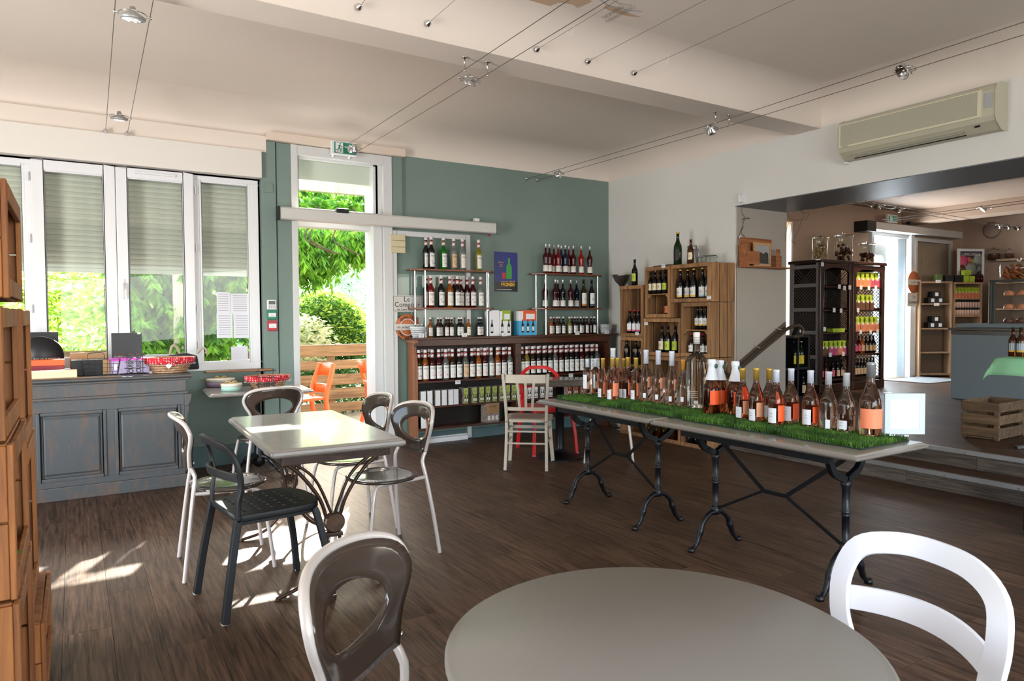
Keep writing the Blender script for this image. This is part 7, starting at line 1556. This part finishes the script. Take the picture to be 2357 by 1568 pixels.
# crate, cloth table and beers near the steps
p = onz(2213, 1005, ZU); q = onz(2298, 1016, ZU)
fc = thing('slatted_crate', 'old slatted apple crate on the raised floor by the steps', 'crate', (q.x, q.y, ZU), math.atan2(p.y-q.y, p.x-q.x)+PI)
Lc = (p-q).length; hc = hgt(2213, 926, p)-ZU
for k_ in range(3):
    zz = .035+hc*(.10+.355*k_); sbox('slat', M_OLD, fc, (-Lc/2, 0, zz), (Lc, .012, hc*.26), .002); sbox('slat', M_OLD, fc, (.0, .26, zz), (.012, .52, hc*.26), .002, rot=(0, 0, 0)); sbox('slat', M_OLD, fc, (-Lc, .26, zz), (.012, .52, hc*.26), .002); sbox('slat', M_OLD, fc, (-Lc/2, .52, zz), (Lc, .012, hc*.26), .002)
for a, b in ((0, 0), (-Lc, 0), (0, .52), (-Lc, .52)): sbox('corner_post', M_OLD, fc, (a+(.02 if a < -.01 else -.02), b+(.02 if b < .1 else -.02), hc/2), (.035, .035, hc), .002)
sbox('bottom_board', M_OLD, fc, (-Lc/2, .26, .012), (Lc-.03, .5, .012))
D = onz(2300, 1030, ZU); zc_ = hgt(2300, 822, (D.x+.25, D.y-.05)); kt = thing('display_table', 'small table draped with a pale green cloth at the right edge', 'table', (D.x+.28, D.y-.28, ZU))
c0 = Vector(kt.location); zt_ = zc_-ZU
MB().lathe([(0, 0), (.03, 0), (.03, zt_-.02), (0, zt_-.02)], 14).build('post', M_STEEL, kt); sbox('table_top', M_STEEL, kt, (0, 0, zt_-.014), (.62, .62, .02), .002)
for a in range(4): MB().bar((0, 0, .05), (.30*math.cos(a*PI/2+2.5), .30*math.sin(a*PI/2+2.5), .012), .05, .018).build('foot', M_STEEL, kt)
cl = thing('green_tablecloth', 'pale green crumpled cloth over the small display table', 'tablecloth', (c0.x, c0.y, zc_))
vs = []; fs = []; N = 26; S = .47
for i in range(N+1):
    for j in range(N+1):
        u, v = -S+2*S*i/N, -S+2*S*j/N; ou_, ov = max(0, abs(u)-.32), max(0, abs(v)-.32); dr_ = math.hypot(ou_, ov)
        x_ = max(-.32, min(.32, u))+math.copysign(ou_*.28, u); y_ = max(-.32, min(.32, v))+math.copysign(ov*.28, v)
        vs.append((x_+.012*math.sin(v*25)*(dr_ > 0), y_+.012*math.sin(u*25)*(dr_ > 0), .004-dr_*.9+.003*math.sin(u*30+v*17)))
for i in range(N):
    for j in range(N): a = i*(N+1)+j; fs.append((a, a+1, a+N+2, a+N+1))
o = MB().add(vs, fs, True).build('cloth', pm('mint_cloth', '#93cfa0', .8), cl); md_ = o.modifiers.new('thick', 'SOLIDIFY'); md_.thickness = .002; md_.offset = 1
for i, (px, py, pt) in enumerate(((2331, 821, 756), (2349, 822, 757))):
    p = onz(px, py, zc_+.006); H_ = round(hgt(px, pt, p)-zc_, 2); beer(p.x, p.y, zc_+.008, f'brown beer bottle with blue and yellow label, {["left", "right"][i]} on the green cloth', None, H_, .033*H_/.25, 'amber', pm('blue_yellow_label', '#a9b6c4', .5), M_YELB, -150)
# dark post at the right edge of the photo
p = onz(2347, 1240, 0); dp = thing('dark_panel', 'blue-black display panel standing at the far right edge of the photo', 'panel', (p.x+.02, p.y-.02, 0), -.56); zt_ = hgt(2350, 675, p)
sbox('panel', pm('blue_black_panel', '#0c1220', .35), dp, (.30, 0, zt_/2+.02), (.6, .035, zt_-.04), .002); sbox('foot', M_STEEL, dp, (.3, 0, .01), (.5, .2, .02), .002)
# cable lights of the second room
for k_, (a, b, l) in enumerate((((1960, 465), (2290, 522), 'left'), ((1975, 460), (2350, 524), 'right'))):
    cable([onz(a[0], a[1], 2.86), onz(b[0], b[1], 2.86)], f'{l} steel cable crossing the second room ceiling', .004)
cable([onz(2030, 506, 2.86), onz(2357, 462, 2.86)], 'upper steel cable running along the second room beam', .004); cable([onz(2030, 511, 2.84), onz(2357, 468, 2.84)], 'lower steel cable running along the second room beam', .004)
for i, (px, py, l) in enumerate(((2021, 474, 'first'), (2068, 480, 'second'), (2299, 519, 'fourth'), (2320, 521, 'fifth'), (2342, 523, 'sixth'))): p = onz(px, py, 2.855); ring_lamp(tuple(p), .9, (.6, .5, 0), f'chrome spotlight in the second room, {l} from the left', scale=1.3)
p = onz(2265, 480, 2.82); rl = ring_lamp(tuple(p), .9, (.75, -.35, 0), 'lit warm spotlight in the second room, third from the left', scale=1.4)
MB().lathe([(0, -.03), (.046, -.028), (.046, -.024), (0, -.022)], 20).build('glowing_lens', pm('warm_lens', '#ffd9b0', .3, emit=('#ffd2a0', 6)), [c for c in rl.children if c.name.startswith('lamp_head')][0])
ld = bpy.data.lights.new('warm_spot', 'SPOT'); ld.energy = 45; ld.color = (1, .78, .55); ld.spot_size = 1.6; ld.shadow_soft_size = .05; lo = bpy.data.objects.new('warm_spot', ld); COL.objects.link(lo); lo.location = p+Vector((-.02, -.06, -.08)); lo.rotation_euler = Vector((.2, .5, -.8)).to_track_quat('-Z', 'Y').to_euler()
ld2 = bpy.data.lights.new('warm_spot', 'SPOT'); ld2.energy = 70; ld2.color = (1, .72, .45); ld2.spot_size = .9; ld2.shadow_soft_size = .04; lo2 = bpy.data.objects.new('warm_spot', ld2); COL.objects.link(lo2); lo2.location = onz(2068, 480, 2.84)+Vector((0, 0, -.06)); lo2.rotation_euler = (Vector((9.9, 5.9, 1.7))-lo2.location).to_track_quat('-Z', 'Y').to_euler()
t = thing('exit_sign', 'small lit green exit sign above the second room door', 'sign', tuple(ony(2052, 504, 6.42))); sbox('housing', M_PVC, t, (0, 0, 0), (.28, .04, .13), .004); sbox('green_panel', M_EXG, t, (0, -.022, 0), (.24, .003, .09)); sbox('pictogram_field', M_PAPER, t, (-.05, -.024, 0), (.07, .002, .07))
t = thing('round_sign', 'orange round sign on the second room sliding door', 'sign', tuple(ony(2103, 650, 6.52))); MB().lathe([(0, -.004), (.19, -.004), (.19, .004), (0, .004)], 36, ax=Matrix.Rotation(PI/2, 3, 'X')).build('disc', M_ORS, t); sbox('slogan_strip', pm('sign_enamel', '#c9c6c0', .35), t, (0, -.008, 0), (.42, .004, .09)); link('lettering', text_mesh('le plaisir au', .05, italic=.3), M_INK, t, (0, -.012, 0))
t = thing('enamel_sign', 'white shop sign below the round sign on the second room door', 'sign', tuple(ony(2103, 690, 6.52))); sbox('plate', pm('sign_enamel', '#c9c6c0', .35), t, (0, 0, 0), (.40, .006, .24), .002); link('lettering', text_mesh('Le', .09), M_INK, t, (0, -.006, .05)); link('lettering', text_mesh('Comptoir', .08, width=.34), M_INK, t, (0, -.006, -.04))
dm = tag(MB().box(11.3, 12.4, 5.75, 6.5, .2805, .292).build('door_mat', pm('grey_doormat', '#7c7f82', .9, noise=(40, .2)), None, .002), 'grey doormat in front of the second room door', 'mat')
t = thing('wall_speaker', 'round white ceiling speaker high on the second room far wall', 'speaker', tuple(onx(2283, 530, 14.19))); MB().lathe([(0, -.03), (.12, -.03), (.15, 0), (0, 0)], 24, ax=Matrix.Rotation(PI/2, 3, 'Y')).build('grille', pm('second_speaker', '#a59080', .6), t)

# ================================================================== crate stack at the left edge, on castors
def lcrate(x0, x1, y0, y1, z0, z1, label):
    """crate with its open side facing +X"""
    t = thing('wooden_crate', label, 'crate', (x1, (y0+y1)/2, z0), 0, 'warm wooden crates at the left edge'); d_ = x1-x0; w_ = y1-y0; h_ = z1-z0
    for s in (-1, 1):
        for k_ in range(2): sbox('side_board', M_CRATE2, t, (-d_/2, s*(w_/2-.007), h_*(.25+.5*k_)), (d_, .014, h_*.485), .002)
    for zz in (.007, h_-.007): sbox('board', M_CRATE2, t, (-d_/2, 0, zz), (d_, w_-.03, .014), .002)
    for s in (-1, 1): sbox('front_post', M_CRATE2, t, (.008, s*(w_/2-.02), h_/2), (.014, .04, h_), .002)
    for zz in (.03, h_-.03): sbox('front_batten', M_CRATE2, t, (.010, 0, zz), (.014, w_-.08, .05), .002)
    for k_ in range(3): sbox('back_board', M_CRATE2, t, (-d_+.006, 0, h_*(.18+.32*k_)), (.012, w_-.03, h_*.28), .001)
    return t
lcrate(-.62, -.163, 2.35, 2.95, 1.42, 1.745, 'topmost warm wooden crate at the left edge of the photo')
lcrate(-.60, -.155, 2.70, 3.20, .95, 1.395, 'second wooden crate of the left-edge stack, set forward')
lcrate(-.62, -.165, 2.12, 2.685, 1.06, 1.395, 'wooden crate at the left edge in front of the second one')
lcrate(-.62, -.150, 2.12, 2.69, .66, 1.05, 'wooden crate at the left edge with a wrapped sweet inside')
lcrate(-.60, -.152, 2.70, 3.25, .38, .945, 'tall wooden crate in the lower part of the left-edge stack')
lcrate(-.62, -.145, 2.10, 2.69, .12, .655, 'lowest wooden crate at the left edge, just above the castors')
lcrate(-.62, -.115, 2.70, 3.27, .115, .375, 'bottom crate of the left-edge stack beside the castor')
tr = thing('wheeled_base', 'low wooden base on black castors under the left-edge crates', 'trolley', (-.37, 2.7, 0)); sbox('platform', M_CRATE2, tr, (0, 0, .10), (.50, 1.44, .024), .003)
for sx in (-1, 1):
    for sy2 in (-1, 1):
        cx_, cy2 = sx*.225, sy2*.69
        MB().lathe([(0, -.014), (.038, -.014), (.042, -.008), (.042, .008), (.038, .014), (0, .014)], 20, (cx_, cy2, .042), ax=Matrix.Rotation(PI/2, 3, 'Y')).build('castor_wheel', M_BLACK, tr); sbox('castor_fork', M_STEEL, tr, (cx_, cy2-.01, .072), (.04, .05, .034), .002)
p = ony(20, 1165, 2.4); t = thing('wrapped_sweet', 'small clear-wrapped packet with a green leaf in the left-edge crate', 'packet', (-.19, 2.30, .675)); MB().lathe([(0, 0), (.05, .005), (.055, .03), (.03, .05), (0, .055)], 12).build('wrapper', G['glass'], t); MB().add([(0, 0, .055), (.03, .02, .06), (.06, 0, .055), (.03, -.02, .05)], [(0, 1, 2, 3)]).build('leaf', LM, t)
for o in list(bpy.data.objects):     # every structural helper that came without its kind
    if o.name.split('.')[0] in ('ground', 'terrace', 'window_1', 'window_2', 'door_1', 'door_2', 'stair_steps') and o.parent is None: o['kind'] = 'structure'
